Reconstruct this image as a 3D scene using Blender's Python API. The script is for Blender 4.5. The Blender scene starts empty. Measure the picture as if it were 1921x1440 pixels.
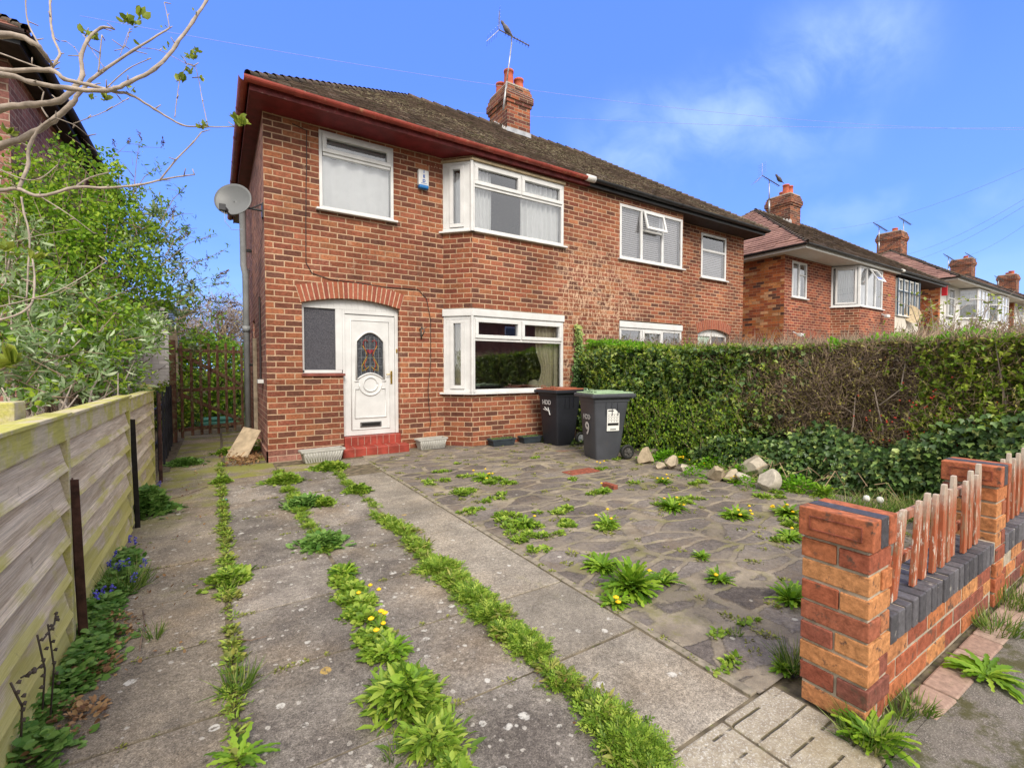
import bpy, bmesh, math, random
import numpy as np
from mathutils import Vector, Matrix
from mathutils.geometry import tessellate_polygon
R = math.radians
random.seed(7)
rng = np.random.default_rng(11)
sc = bpy.context.scene
COL = sc.collection

# ------------------------------------------------------------------ camera model
F = 869.0; YAW = R(32.6); PIT = R(1.85); H = 1.25
cf = Vector((math.cos(PIT)*math.sin(YAW), math.cos(PIT)*math.cos(YAW), -math.sin(PIT)))
cu = Vector((math.sin(PIT)*math.sin(YAW), math.sin(PIT)*math.cos(YAW), math.cos(PIT)))
cr = Vector((math.cos(YAW), -math.sin(YAW), 0))
def ray(x, y): return cf + cr*((x-960.5)/F) + cu*((720-y)/F)
def at(x, y, d): return Vector((0, 0, H)) + ray(x, y)*d            # point seen at (x, y), d metres ahead
def onZ(x, y, z=0):
    r = ray(x, y); return Vector((0, 0, H)) + r*((z-H)/r.z)
def onX(x, y, X):
    r = ray(x, y); return Vector((0, 0, H)) + r*(X/r.x)
def onY(x, y, Y):
    r = ray(x, y); return Vector((0, 0, H)) + r*(Y/r.y)

# ------------------------------------------------------------------ node helpers
class NT:
    def __init__(s, tree): s.t = tree; s.n = tree.nodes; s.l = tree.links
    def new(s, typ, **p):
        n = s.n.new(typ)
        for k, v in p.items(): setattr(n, k, v)
        return n
    def put(s, sock, v):
        if hasattr(v, 'is_output') or isinstance(v, bpy.types.NodeSocket): s.l.new(v, sock)
        elif v is not None:
            if hasattr(sock.default_value, '__len__') and not hasattr(v, '__len__'): v = [v]*len(sock.default_value)
            if hasattr(v, '__len__') and len(sock.default_value) == 4 and len(v) == 3: v = tuple(v)+(1,)
            sock.default_value = v
    def math(s, op, a, b=0.0, c=0.0, clamp=False):
        n = s.new('ShaderNodeMath', operation=op, use_clamp=clamp)
        s.put(n.inputs[0], a); s.put(n.inputs[1], b); s.put(n.inputs[2], c); return n.outputs[0]
    def vec(s, op, a, b=(0, 0, 0), scale=1.0):
        n = s.new('ShaderNodeVectorMath', operation=op)
        s.put(n.inputs[0], a)
        if op == 'SCALE': s.put(n.inputs['Scale'], scale)
        else: s.put(n.inputs[1], b)
        return n.outputs['Value' if op in ('DOT_PRODUCT', 'LENGTH', 'DISTANCE') else 'Vector']
    def mix(s, f, a, b, mode='MIX'):
        n = s.new('ShaderNodeMix', data_type='RGBA', blend_type=mode)
        s.put(n.inputs[0], f); s.put(n.inputs[6], a); s.put(n.inputs[7], b); return n.outputs[2]
    def noise(s, v, scale, detail=3.0, rough=0.55, dist=0.0, out=0):
        n = s.new('ShaderNodeTexNoise'); s.put(n.inputs['Vector'], v)
        n.inputs['Scale'].default_value = scale; n.inputs['Detail'].default_value = detail
        n.inputs['Roughness'].default_value = rough; n.inputs['Distortion'].default_value = dist
        return n.outputs[out]
    def voro(s, v, scale, feature='F1', out='Distance', rnd=1.0):
        n = s.new('ShaderNodeTexVoronoi', feature=feature); s.put(n.inputs['Vector'], v)
        n.inputs['Scale'].default_value = scale; n.inputs['Randomness'].default_value = rnd
        return n.outputs[out]
    def white(s, v, out='Value'):
        n = s.new('ShaderNodeTexWhiteNoise', noise_dimensions='3D'); s.put(n.inputs['Vector'], v); return n.outputs[out]
    def ramp(s, f, stops, interp='LINEAR'):
        n = s.new('ShaderNodeValToRGB'); s.put(n.inputs[0], f); e = n.color_ramp; e.interpolation = interp
        while len(e.elements) < len(stops): e.elements.new(0.5)
        for el, (p, c) in zip(e.elements, stops):
            el.position = p; el.color = (tuple(c)+(1,)) if hasattr(c, '__len__') else (c, c, c, 1)
        return n.outputs[0]
    def smooth(s, v, a, b):
        n = s.new('ShaderNodeMapRange', interpolation_type='SMOOTHSTEP'); s.put(n.inputs[0], v)
        n.inputs[1].default_value = a; n.inputs[2].default_value = b; return n.outputs[0]
    def map(s, v, sc_=(1, 1, 1), rot=(0, 0, 0), loc=(0, 0, 0)):
        n = s.new('ShaderNodeMapping'); s.put(n.inputs[0], v)
        n.inputs[1].default_value = loc; n.inputs[2].default_value = rot; n.inputs[3].default_value = sc_; return n.outputs[0]
    def sep(s, v):
        n = s.new('ShaderNodeSeparateXYZ'); s.put(n.inputs[0], v); return n.outputs
    def comb(s, x, y, z=0.0):
        n = s.new('ShaderNodeCombineXYZ'); s.put(n.inputs[0], x); s.put(n.inputs[1], y); s.put(n.inputs[2], z); return n.outputs[0]
    def bump(s, h, strength=0.5, dist=0.01):
        n = s.new('ShaderNodeBump'); s.put(n.inputs['Height'], h)
        n.inputs['Strength'].default_value = strength; n.inputs['Distance'].default_value = dist; return n.outputs[0]
    def coord(s, out='Object'): return s.new('ShaderNodeTexCoord').outputs[out]
    def pos(s): return s.new('ShaderNodeNewGeometry').outputs['Position']
    def attr(s, name='rc', out='Color'):
        return s.new('ShaderNodeAttribute', attribute_name=name).outputs[out]

def material(name):
    m = bpy.data.materials.new(name); m.use_nodes = True
    t = NT(m.node_tree); b = m.node_tree.nodes['Principled BSDF']
    b.inputs['Specular IOR Level'].default_value = 0.3
    return m, t, b
def simple(name, col, rough=0.6, metal=0.0, var=0.12, scale=8.0, bump=0.15, bscale=60.0, dirt=None, spec=0.35):
    m, t, b = material(name); p = t.pos()
    n = t.noise(p, scale, 4)
    c = t.mix(t.math('MULTIPLY', t.smooth(n, 0.3, 0.7), 1.0), [x*(1-var) for x in col], [min(1, x*(1+var)) for x in col])
    if dirt:
        dcol, thr = dirt
        c = t.mix(t.smooth(t.noise(p, scale*1.7, 6, 0.65), thr, thr+0.15), c, dcol)
    t.put(b.inputs['Base Color'], c); b.inputs['Roughness'].default_value = rough
    b.inputs['Metallic'].default_value = metal; b.inputs['Specular IOR Level'].default_value = spec
    if bump: t.put(b.inputs['Normal'], t.bump(t.noise(p, bscale, 3), bump, 0.004))
    return m

def brick_mat(name, cols, mortar, pw=0.232, ph=0.0795, mw=0.0128, dark=1.0, orient=0, bumpd=0.006, mott=0.6, stain=None):
    m, t, b = material(name)
    uv = t.coord('UV'); d = t.noise(t.pos(), 9.0, 3, out=1)
    uvd = t.vec('ADD', uv, t.vec('SCALE', t.vec('SUBTRACT', d, (0.5, 0.5, 0.5)), scale=0.012))
    s = t.sep(uvd); u, v = s[0], s[1]
    row = t.math('FLOOR', t.math('DIVIDE', v, ph))
    rr = t.white(t.comb(row, 3.3, 1.7))
    off = t.math('MULTIPLY', t.math('MODULO', t.math('ABSOLUTE', row), 2.0), 0.5)
    off = t.math('ADD', off, t.math('MULTIPLY', rr, 0.10))
    uu = t.math('ADD', t.math('DIVIDE', u, pw), off)
    colm = t.math('FLOOR', uu)
    fx = t.math('SUBTRACT', uu, colm); fy = t.math('SUBTRACT', t.math('DIVIDE', v, ph), row)
    ex = t.math('MULTIPLY', t.math('MINIMUM', fx, t.math('SUBTRACT', 1.0, fx)), pw)
    ey = t.math('MULTIPLY', t.math('MINIMUM', fy, t.math('SUBTRACT', 1.0, fy)), ph)
    e = t.math('MINIMUM', ex, ey)
    mask = t.smooth(e, mw*0.38, mw*0.72)
    rnd = t.white(t.comb(colm, row, 0.5))
    n = len(cols)
    bc = t.ramp(rnd, [((i+0.0)/n, c) for i, c in enumerate(cols)], 'CONSTANT')
    rnd2 = t.white(t.comb(colm, row, 8.5))
    bc = t.mix(1.0, bc, t.ramp(rnd2, [(0, 0.80), (1, 1.18)]), 'MULTIPLY')
    mo = t.noise(t.pos(), 38.0, 5, 0.7)
    bc = t.mix(mott, bc, t.ramp(mo, [(0.3, 0.35), (0.7, 1.6)]), 'MULTIPLY')
    mc = t.mix(t.noise(t.pos(), 14.0, 4, 0.6), [x*0.7 for x in mortar], [min(1, x*1.2) for x in mortar])
    c = t.mix(mask, mc, bc)
    big = t.noise(t.pos(), 0.9, 6, 0.7)
    c = t.mix(1.0, c, t.ramp(big, [(0.32, 0.68*dark), (0.66, 1.16*dark)]), 'MULTIPLY')
    streak = t.smooth(t.noise(t.map(t.pos(), (3.5, 3.5, .35)), 1.6, 5, .7), .54, .72)      # weather streaks and soot
    c = t.mix(t.math('MULTIPLY', streak, .28), c, (.11, .085, .065))
    pale = t.smooth(t.noise(t.vec('ADD', t.pos(), (5.0, 2.0, 9.0)), 5.0, 6, .75), .60, .70)
    c = t.mix(t.math('MULTIPLY', pale, .30), c, (.50, .36, .26))
    if stain:   # efflorescence and old climber marks on the middle of the front
        z = t.sep(t.pos())
        band = t.math('MULTIPLY', t.smooth(z[0], stain[0], stain[0]+0.6), t.smooth(z[0], stain[1], stain[1]-0.8))
        band = t.math('MULTIPLY', band, t.smooth(z[2], 4.1, 2.9))
        sn = t.smooth(t.noise(t.map(t.pos(), (1.0, 1, 0.45)), 26.0, 6, 0.75), 0.50, 0.60)
        c = t.mix(t.math('MULTIPLY', t.math('MULTIPLY', band, sn), 0.75), c, (0.62, 0.42, 0.29))
    t.put(b.inputs['Base Color'], c); b.inputs['Roughness'].default_value = 0.9
    b.inputs['Specular IOR Level'].default_value = 0.2
    h = t.math('ADD', t.math('MULTIPLY', mask, 1.0), t.math('MULTIPLY', mo, 0.35))
    t.put(b.inputs['Normal'], t.bump(h, 0.7, bumpd))
    return m

def attr_mat(name, stops, rough=0.7, mott=0.3, mscale=40.0, trans=0.0, bump=0.2, spec=0.3, dirt=None):
    m, t, b = material(name)
    a = t.attr()
    s = t.new('ShaderNodeSeparateColor'); t.put(s.inputs[0], a)
    c = t.ramp(s.outputs[0], stops)
    n = t.noise(t.pos(), mscale, 5, 0.7)
    c = t.mix(mott, c, t.ramp(n, [(0.3, 0.4), (0.7, 1.6)]), 'MULTIPLY')
    if dirt: c = t.mix(t.smooth(t.noise(t.pos(), dirt[1], 6, 0.7), dirt[2], dirt[2]+0.1), c, dirt[0])
    t.put(b.inputs['Base Color'], c); b.inputs['Roughness'].default_value = rough
    b.inputs['Specular IOR Level'].default_value = spec
    if bump: t.put(b.inputs['Normal'], t.bump(n, bump, 0.004))
    if trans:
        tr = t.new('ShaderNodeBsdfTranslucent'); t.put(tr.inputs[0], c)
        mx = t.new('ShaderNodeMixShader'); mx.inputs[0].default_value = trans
        t.l.new(b.outputs[0], mx.inputs[1]); t.l.new(tr.outputs[0], mx.inputs[2])
        t.l.new(mx.outputs[0], t.n['Material Output'].inputs[0])
    return m

# ------------------------------------------------------------------ mesh builder
class MB:
    def __init__(s): s.v = []; s.f = []; s.c = []; s.rc = None
    def poly(s, pts):
        i = len(s.v); s.v += [tuple(p) for p in pts]; s.f.append(list(range(i, i+len(pts)))); s.c.append(s.rc if s.rc is not None else 0.5)
    def hexa(s, p):   # 8 points: bottom 0-3 ccw, top 4-7
        i = len(s.v); s.v += [tuple(q) for q in p]
        for f in ((3, 2, 1, 0), (4, 5, 6, 7), (0, 1, 5, 4), (1, 2, 6, 5), (2, 3, 7, 6), (3, 0, 4, 7)):
            s.f.append([i+k for k in f]); s.c.append(s.rc if s.rc is not None else 0.5)
    def box(s, x0, x1, y0, y1, z0, z1):
        s.hexa([(x0, y0, z0), (x1, y0, z0), (x1, y1, z0), (x0, y1, z0), (x0, y0, z1), (x1, y0, z1), (x1, y1, z1), (x0, y1, z1)])
    def obox(s, B, u0, u1, v0, v1, w0, w1):
        # B = (O, ux, n): u along ux, v up, w along n (outwards)
        P = lambda u, v, w: B[0] + B[1]*u + Vector((0, 0, v)) + B[2]*w
        s.hexa([P(u0, v0, w1), P(u1, v0, w1), P(u1, v0, w0), P(u0, v0, w0), P(u0, v1, w1), P(u1, v1, w1), P(u1, v1, w0), P(u0, v1, w0)])
    def tube(s, pts, rad, n=8, cap=True):
        pts = [Vector(p) for p in pts]
        if not hasattr(rad, '__len__'): rad = [rad]*len(pts)
        i0 = len(s.v); prev = None
        for k, p in enumerate(pts):
            d = (pts[min(k+1, len(pts)-1)] - pts[max(k-1, 0)])
            d = d.normalized() if d.length > 1e-9 else Vector((0, 0, 1))
            if prev is None: a = d.orthogonal().normalized()
            else:
                a = prev - d*prev.dot(d); a = a.normalized() if a.length > 1e-6 else d.orthogonal().normalized()
            prev = a; b = d.cross(a)
            for j in range(n):
                t = 2*math.pi*j/n; s.v.append(tuple(p + (a*math.cos(t)+b*math.sin(t))*rad[k]))
        for k in range(len(pts)-1):
            for j in range(n):
                s.f.append([i0+k*n+j, i0+k*n+(j+1) % n, i0+(k+1)*n+(j+1) % n, i0+(k+1)*n+j]); s.c.append(s.rc or 0.5)
        if cap:
            s.f.append([i0+j for j in range(n)][::-1]); s.c.append(0.5)
            s.f.append([i0+(len(pts)-1)*n+j for j in range(n)]); s.c.append(0.5)
    def lathe(s, prof, c, n=20, sx=1, sy=1):   # prof (r, z)
        i0 = len(s.v)
        for r, z in prof:
            for j in range(n):
                t = 2*math.pi*j/n; s.v.append((c[0]+r*sx*math.cos(t), c[1]+r*sy*math.sin(t), c[2]+z))
        for k in range(len(prof)-1):
            for j in range(n):
                s.f.append([i0+k*n+j, i0+k*n+(j+1) % n, i0+(k+1)*n+(j+1) % n, i0+(k+1)*n+j]); s.c.append(0.5)
    def wall(s, B, outer, holes=(), reveal=0.09, w=0.0):
        P = lambda q, ww=0.0: B[0] + B[1]*q[0] + Vector((0, 0, q[1])) + B[2]*(w+ww)
        polys = [outer]+list(holes); flat = [q for p in polys for q in p]
        for tri in tessellate_polygon([[Vector((q[0], q[1], 0)) for q in p] for p in polys]):
            q = [flat[i] for i in tri]
            ar = (q[1][0]-q[0][0])*(q[2][1]-q[0][1])-(q[2][0]-q[0][0])*(q[1][1]-q[0][1])
            if abs(ar) < 1e-9: continue
            if ar < 0: q = q[::-1]
            s.poly([P(x) for x in q])
        for h in holes:
            for k in range(len(h)):
                a, b_ = h[k], h[(k+1) % len(h)]
                s.poly([P(a), P(b_), P(b_, -reveal), P(a, -reveal)])
    def build(s, name, mat, parent=None, smooth=False, bevel=0, uv=True, seg=2):
        me = bpy.data.meshes.new(name); me.from_pydata(s.v, [], s.f); me.update()
        if uv:
            uvl = me.uv_layers.new(name='UVMap'); n = len(me.loops)
            co = np.array(s.v, dtype=float)
            data = np.zeros((n, 2))
            for p in me.polygons:
                nn = p.normal
                if abs(nn.z) > 0.8:
                    for li in p.loop_indices:
                        q = co[me.loops[li].vertex_index]; data[li] = (q[0], q[1])
                else:
                    tx, ty = -nn.y, nn.x; L = math.hypot(tx, ty); tx /= L; ty /= L
                    for li in p.loop_indices:
                        q = co[me.loops[li].vertex_index]; data[li] = (q[0]*tx+q[1]*ty, q[2])
            uvl.data.foreach_set('uv', data.ravel())
        if any(abs(c-0.5) > 1e-6 for c in s.c):
            ca = me.color_attributes.new('rc', 'FLOAT_COLOR', 'CORNER')
            arr = np.ones((len(me.loops), 4))
            for p, c in zip(me.polygons, s.c): arr[p.loop_start:p.loop_start+p.loop_total, :3] = c
            ca.data.foreach_set('color', arr.ravel())
        if smooth: me.polygons.foreach_set('use_smooth', [True]*len(me.polygons))
        return link(name, me, mat, parent, bevel, seg)
def link(name, me, mat, parent=None, bevel=0, seg=2):
    o = bpy.data.objects.new(name, me); COL.objects.link(o)
    if mat: me.materials.append(mat)
    if parent:
        o.parent = parent; par_off(o, parent)
    if bevel:
        b = o.modifiers.new('bevel', 'BEVEL'); b.width = bevel; b.segments = seg; b.limit_method = 'ANGLE'; b.angle_limit = R(40)
    return o
def world_of(o):
    m = Matrix.LocRotScale(o.location, o.rotation_euler, o.scale)
    return (world_of(o.parent) @ m) if o.parent else m
def par_off(o, parent):   # meshes are written in world coordinates; keep them there under their thing
    o.matrix_local = world_of(parent).inverted()
def tag(o, label=None, cat=None, group=None, kind=None):
    if label: o['label'] = label
    if cat: o['category'] = cat
    if group: o['group'] = group
    if kind: o['kind'] = kind
    return o
def thing(name, label, cat, loc=(0, 0, 0), group=None):
    o = bpy.data.objects.new(name, None); COL.objects.link(o); o.location = loc; o.empty_display_size = 0.1
    return tag(o, label, cat, group)

# scatter of small leaf / twig templates, all in one mesh
def basis(yd, nd):
    y = yd/np.linalg.norm(yd, axis=1, keepdims=True)
    x = np.cross(y, nd); l = np.linalg.norm(x, axis=1, keepdims=True); l[l < 1e-6] = 1; x = x/l
    z = np.cross(x, y); return x, y, z
def scatter(name, tmpl, org, yd, nd, scale, mat, parent=None, rc=None, wscale=None):
    tv, tf = tmpl; tv = np.array(tv, float); N = len(org); n = len(tv)
    org = np.asarray(org, float); yd = np.asarray(yd, float); nd = np.asarray(nd, float)
    scale = np.broadcast_to(np.asarray(scale, float), (N,))
    ws = scale if wscale is None else np.broadcast_to(np.asarray(wscale, float), (N,))
    x, y, z = basis(yd, nd)
    V = (org[:, None, :] + x[:, None, :]*tv[None, :, 0:1]*ws[:, None, None] + y[:, None, :]*tv[None, :, 1:2]*scale[:, None, None]
         + z[:, None, :]*tv[None, :, 2:3]*scale[:, None, None]).reshape(-1, 3)
    loops = []; starts = []; tot = []
    ls = 0
    for f in tf: starts.append(ls); tot.append(len(f)); ls += len(f)
    fl = np.concatenate([np.array(f) for f in tf])
    L = (fl[None, :] + (np.arange(N)*n)[:, None]).ravel()
    S = (np.array(starts)[None, :] + (np.arange(N)*ls)[:, None]).ravel()
    me = bpy.data.meshes.new(name)
    me.vertices.add(len(V)); me.vertices.foreach_set('co', V.ravel())
    me.loops.add(len(L)); me.loops.foreach_set('vertex_index', L)
    me.polygons.add(len(S)); me.polygons.foreach_set('loop_start', S)
    me.update(calc_edges=True)
    if rc is None: rc = rng.random(N)
    ca = me.color_attributes.new('rc', 'FLOAT_COLOR', 'CORNER')
    a = np.ones((len(L), 4)); a[:, :3] = np.repeat(np.clip(rc, 0, 1), ls)[:, None]
    ca.data.foreach_set('color', a.ravel())
    return link(name, me, mat, parent)
def merge_tmpl(ts):
    V = []; Fc = []
    for v, f in ts:
        i = len(V); V += v; Fc += [[i+k for k in q] for q in f]
    return V, Fc
OVAL = ([(0, 0, 0), (-.28, .3, .06), (-.25, .7, .05), (0, 1, -.06), (.25, .7, .05), (.28, .3, .06), (0, .5, -.02)],
        [(0, 6, 2, 1), (6, 3, 2), (0, 5, 4, 6), (6, 4, 3)])
LONG = ([(0, 0, 0), (-.11, .3, .05), (-.12, .62, .03), (0, 1, -.14), (.12, .62, .03), (.11, .3, .05), (0, .5, 0)],
        [(0, 6, 2, 1), (6, 3, 2), (0, 5, 4, 6), (6, 4, 3)])
IVY = ([(0, 0, 0), (-.34, .05, .03), (-.5, .38, -.02), (-.26, .5, .05), (0, 1.0, -.05), (.26, .5, .05), (.5, .38, -.02), (.34, .05, .03), (0, .35, -.03)],
       [(8, 0, 1, 2), (8, 2, 3, 4), (8, 4, 5, 6), (8, 6, 7, 0)])
TRI = ([(-.015, 0, -.01), (.015, 0, -.01), (0, 0, .017), (0, 1, 0)], [(0, 1, 3), (1, 2, 3), (2, 0, 3)])
BLADE = ([(-.03, 0, 0), (.03, 0, 0), (-.022, .45, .06), (.022, .45, .06), (0, 1, -.12)], [(0, 1, 3, 2), (2, 3, 4)])
def dandy_leaf():
    V = []; Fc = []
    n = 9
    for i in range(n+1):
        y = i/n; w = 0.055*math.sin(math.pi*min(1, y*0.85+0.04))**.8+0.012
        if i % 2 == 1: w *= 2.0
        zz = 0.30*y - 0.42*y*y
        V += [(-w, y-(0.03 if i % 2 else 0), zz+.03), (0, y, zz), (w, y-(0.03 if i % 2 else 0), zz+.03)]
    for i in range(n):
        a = i*3; Fc += [(a, a+1, a+4, a+3), (a+1, a+2, a+5, a+4)]
    return V, Fc
DANDY = dandy_leaf()
FEATH = merge_tmpl([([(-.02, 0, 0), (.02, 0, 0), (0, 1, .05)], [(0, 1, 2)]),
                    ([(0, .25, .01), (-.30, .48, .05), (-.26, .56, .03), (0, .38, .01)], [(0, 1, 2, 3)]),
                    ([(0, .25, .01), (.30, .48, .05), (.26, .56, .03), (0, .38, .01)], [(3, 2, 1, 0)]),
                    ([(0, .5, .02), (-.24, .72, .06), (-.18, .80, .03), (0, .64, .02)], [(0, 1, 2, 3)]),
                    ([(0, .5, .02), (.24, .72, .06), (.18, .80, .03), (0, .64, .02)], [(3, 2, 1, 0)]),
                    ([(0, .7, .03), (-.09, .9, .05), (0, 1.08, .0), (.09, .9, .05)], [(0, 3, 2, 1)])])
def rdir(N, up=0.0, spread=1.0):
    v = rng.normal(size=(N, 3))*spread; v[:, 2] += up
    return v/np.linalg.norm(v, axis=1, keepdims=True)

# ------------------------------------------------------------------ materials
RED = [(.20, .068, .040), (.245, .085, .046), (.14, .056, .038), (.29, .105, .052), (.175, .062, .04), (.26, .086, .048), (.22, .076, .042), (.125, .053, .038), (.28, .098, .056), (.21, .066, .042), (.33, .13, .065), (.235, .076, .042), (.18, .066, .042), (.25, .08, .045)]
MOR = (.50, .34, .225)
M = {}
M['brick'] = brick_mat('brick_front', RED, MOR, stain=(4.9, 7.6))
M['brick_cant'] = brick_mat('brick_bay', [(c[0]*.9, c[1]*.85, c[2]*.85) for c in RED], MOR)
M['brick_side'] = brick_mat('brick_side', [(.30, .13, .10), (.36, .16, .12), (.26, .11, .085), (.38, .18, .14), (.32, .14, .11), (.22, .10, .08)], (.52, .36, .27), mw=.010)
M['brick_nbr'] = brick_mat('brick_neighbour', [(.27, .12, .095), (.33, .15, .12), (.22, .10, .08), (.38, .18, .14), (.3, .13, .11)], (.46, .34, .27), mw=.012)
M['brick_orange'] = brick_mat('brick_orange', [(.50, .15, .05), (.40, .11, .045), (.58, .24, .09), (.30, .08, .04), (.48, .18, .06), (.12, .055, .04), (.62, .32, .16), (.36, .10, .04)], (.42, .24, .13), mw=.008)
M['brick_far'] = brick_mat('brick_far', [(.27, .075, .045), (.20, .055, .04), (.33, .10, .055), (.24, .065, .045), (.16, .05, .04)], (.56, .34, .21), mw=.012)
M['brick_chim'] = brick_mat('brick_chimney', [(.18, .06, .04), (.26, .085, .05), (.10, .045, .035), (.14, .05, .04), (.30, .10, .05)], (.36, .28, .2), mw=.010)
M['voussoir'] = attr_mat('arch_bricks', [(0, (.22, .06, .04)), (.5, (.33, .10, .06)), (1, (.28, .085, .045))], 0.9, .4, 30)
M['mortar'] = simple('mortar', (.40, .345, .27), .95, var=.25, scale=20, bump=.6, bscale=120)
M['mortar_sand'] = simple('mortar_sand', (.5, .36, .25), .95, var=.2, scale=20, bump=.5, bscale=120)
M['upvc'] = simple('white_frame', (.62, .62, .62), .35, var=.07, scale=5, bump=0, spec=.5)
M['cream_upvc'] = simple('cream_frame', (.56, .52, .43), .5, var=.08, scale=5, bump=0)
M['tanwood'] = simple('tan_wood', (.42, .33, .21), .8, var=.2, scale=12)
M['maroon'] = simple('maroon_paint', (.17, .022, .026), .5, var=.25, scale=6, bump=.25, bscale=30, dirt=((.10, .07, .06), .62))
M['gutter_red'] = simple('red_gutter', (.30, .055, .04), .5, var=.25, scale=5, bump=.2, bscale=25, dirt=((.38, .17, .10), .56))
M['maroon_dk'] = simple('fascia_flaky', (.16, .028, .03), .6, var=.35, scale=9, bump=.4, bscale=40, dirt=((.30, .20, .17), .60))
M['black'] = simple('black_paint', (.018, .018, .02), .4, var=.2, bump=.05)
M['blk_soffit'] = simple('dark_soffit', (.035, .022, .022), .7, var=.3)
M['white_paint'] = simple('white_paint', (.62, .61, .58), .6, var=.06, bump=.1, dirt=((.45, .42, .38), .68))
M['cream_render'] = simple('cream_render', (.60, .56, .49), .9, var=.06, scale=4, bump=.3, bscale=90)
M['white_render'] = simple('white_render', (.62, .61, .59), .9, var=.05, scale=4, bump=.3, bscale=90)
M['blue_frame'] = simple('dark_blue_frame', (.05, .09, .14), .4, var=.1, bump=0)
M['lead'] = simple('lead', (.34, .35, .38), .5, .3, var=.25, scale=8)
M['white_lead'] = simple('pale_flashing', (.66, .66, .66), .6, var=.2, scale=14)
M['terracotta'] = simple('terracotta', (.46, .11, .06), .75, var=.25, scale=6, dirt=((.2, .09, .07), .62))
M['galv'] = simple('galvanised', (.38, .38, .38), .45, .6, var=.25, scale=15, bump=0, dirt=((.35, .24, .18), .60))
M['dkmetal'] = simple('dark_metal', (.10, .095, .09), .5, .4, var=.3, scale=15, bump=0)
M['wire'] = simple('wire_sheath', (.30, .34, .42), .6, bump=0)
M['cable'] = simple('black_cable', (.035, .025, .025), .6, bump=0)
M['greypipe'] = simple('grey_pipe', (.29, .305, .32), .45, var=.12, scale=5, bump=0)
M['dish'] = simple('dish_grey', (.13, .135, .14), .45, var=.08, scale=3, bump=0)
M['dishdark'] = simple('dish_dark', (.04, .04, .045), .4, bump=0)
M['bluepl'] = simple('blue_plastic', (.02, .16, .45), .4, bump=0)
M['brass'] = simple('brass', (.62, .42, .10), .3, .9, var=.1, bump=0)
M['chrome'] = simple('dull_chrome', (.25, .25, .26), .35, .8, bump=0)
M['hole'] = simple('dark_opening', (.012, .012, .012), .9, bump=0)
M['rust'] = simple('rusty_iron', (.065, .03, .024), .7, .3, var=.5, scale=18, bump=.5, bscale=60)
M['rust_dk'] = simple('dark_iron', (.02, .017, .017), .7, .3, var=.3, scale=18, bump=.5, bscale=60)
M['redtile'] = simple('red_tile', (.29, .05, .035), .45, var=.25, scale=7, bump=.1, dirt=((.24, .05, .03), .56))
M['curtain'] = simple('white_net', (.86, .87, .87), .9, var=.03, bump=0)
M['cream_curtain'] = simple('cream_curtain', (.72, .68, .50), .95, var=.05, bump=0)
M['blind'] = simple('blind', (.66, .64, .66), .7, var=.03, bump=0)
M['room'] = simple('room_floor', (.14, .11, .09), .9, bump=0)
M['room_wall'] = simple('room_plaster', (.35, .30, .25), .9, bump=0)

def glass_mat(name, tint=(.97, .98, .98), k=1.0, base=0.10, rough=0.0):
    m, t, b = material(name); t.n.remove(b)
    g = t.new('ShaderNodeBsdfGlossy'); g.inputs['Roughness'].default_value = rough; g.inputs[0].default_value = (.95, .96, 1, 1)
    tr = t.new('ShaderNodeBsdfTransparent'); tr.inputs[0].default_value = tuple(tint)+(1,)
    fr = t.new('ShaderNodeFresnel'); fr.inputs[0].default_value = 1.5
    bm = t.bump(t.noise(t.pos(), 1.2, 1), .03, .05); t.put(fr.inputs['Normal'], bm); t.put(g.inputs['Normal'], bm)
    f = t.math('ADD', t.math('MULTIPLY', fr.outputs[0], k), base, clamp=True)
    mx = t.new('ShaderNodeMixShader'); t.put(mx.inputs[0], f)
    t.l.new(tr.outputs[0], mx.inputs[1]); t.l.new(g.outputs[0], mx.inputs[2]); t.l.new(mx.outputs[0], t.n['Material Output'].inputs[0])
    return m
M['glass'] = glass_mat('window_glass', k=1.4, base=.10)
M['glass_clear'] = glass_mat('clear_glass', k=1.8, base=.17)
M['glass_frost'] = simple('frosted_glass', (.20, .21, .21), .25, var=.15, scale=80, bump=.3, bscale=200, spec=.9)
def mesh_glass():
    m, t, b = material('obscured_glass'); p = t.pos()
    c = t.mix(t.smooth(t.noise(p, 90, 2), .4, .6), (.05, .05, .06), (.11, .11, .125))
    t.put(b.inputs['Base Color'], c); b.inputs['Roughness'].default_value = .12; b.inputs['Specular IOR Level'].default_value = .8
    return m
M['glass_side'] = mesh_glass()

def roof_mat(name, c1, c2, lich, amt=0.5, pw=0.165, moss=(.085, .082, .04)):
    m, t, b = material(name); p = t.pos()
    s = t.new('ShaderNodeSeparateColor'); t.put(s.inputs[0], t.attr())
    c = t.mix(s.outputs[0], c1, c2)
    c = t.mix(.5, c, t.ramp(t.noise(p, 22, 5, .7), [(.3, .4), (.7, 1.6)]), 'MULTIPLY')
    big = t.noise(p, .55, 3, .5)
    l1 = t.math('MULTIPLY', t.smooth(t.noise(p, 17, 6, .8), .62-amt*.12, .66-amt*.12), t.smooth(big, .40, .58))
    c = t.mix(t.math('MULTIPLY', l1, amt), c, lich)
    mo = t.smooth(t.noise(p, 5, 6, .7), .52, .66)
    c = t.mix(t.math('MULTIPLY', mo, amt*.9), c, moss)
    t.put(b.inputs['Base Color'], c); b.inputs['Roughness'].default_value = .95; b.inputs['Specular IOR Level'].default_value = .15
    t.put(b.inputs['Normal'], t.bump(t.noise(p, 60, 4), .6, .008))
    return m
M['tile_own'] = roof_mat('roof_tiles_brown', (.09, .068, .056), (.185, .135, .108), (.42, .38, .26), .8)
M['tile_side'] = roof_mat('roof_tiles_red', (.22, .10, .08), (.34, .16, .12), (.5, .45, .3), .15)
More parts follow.
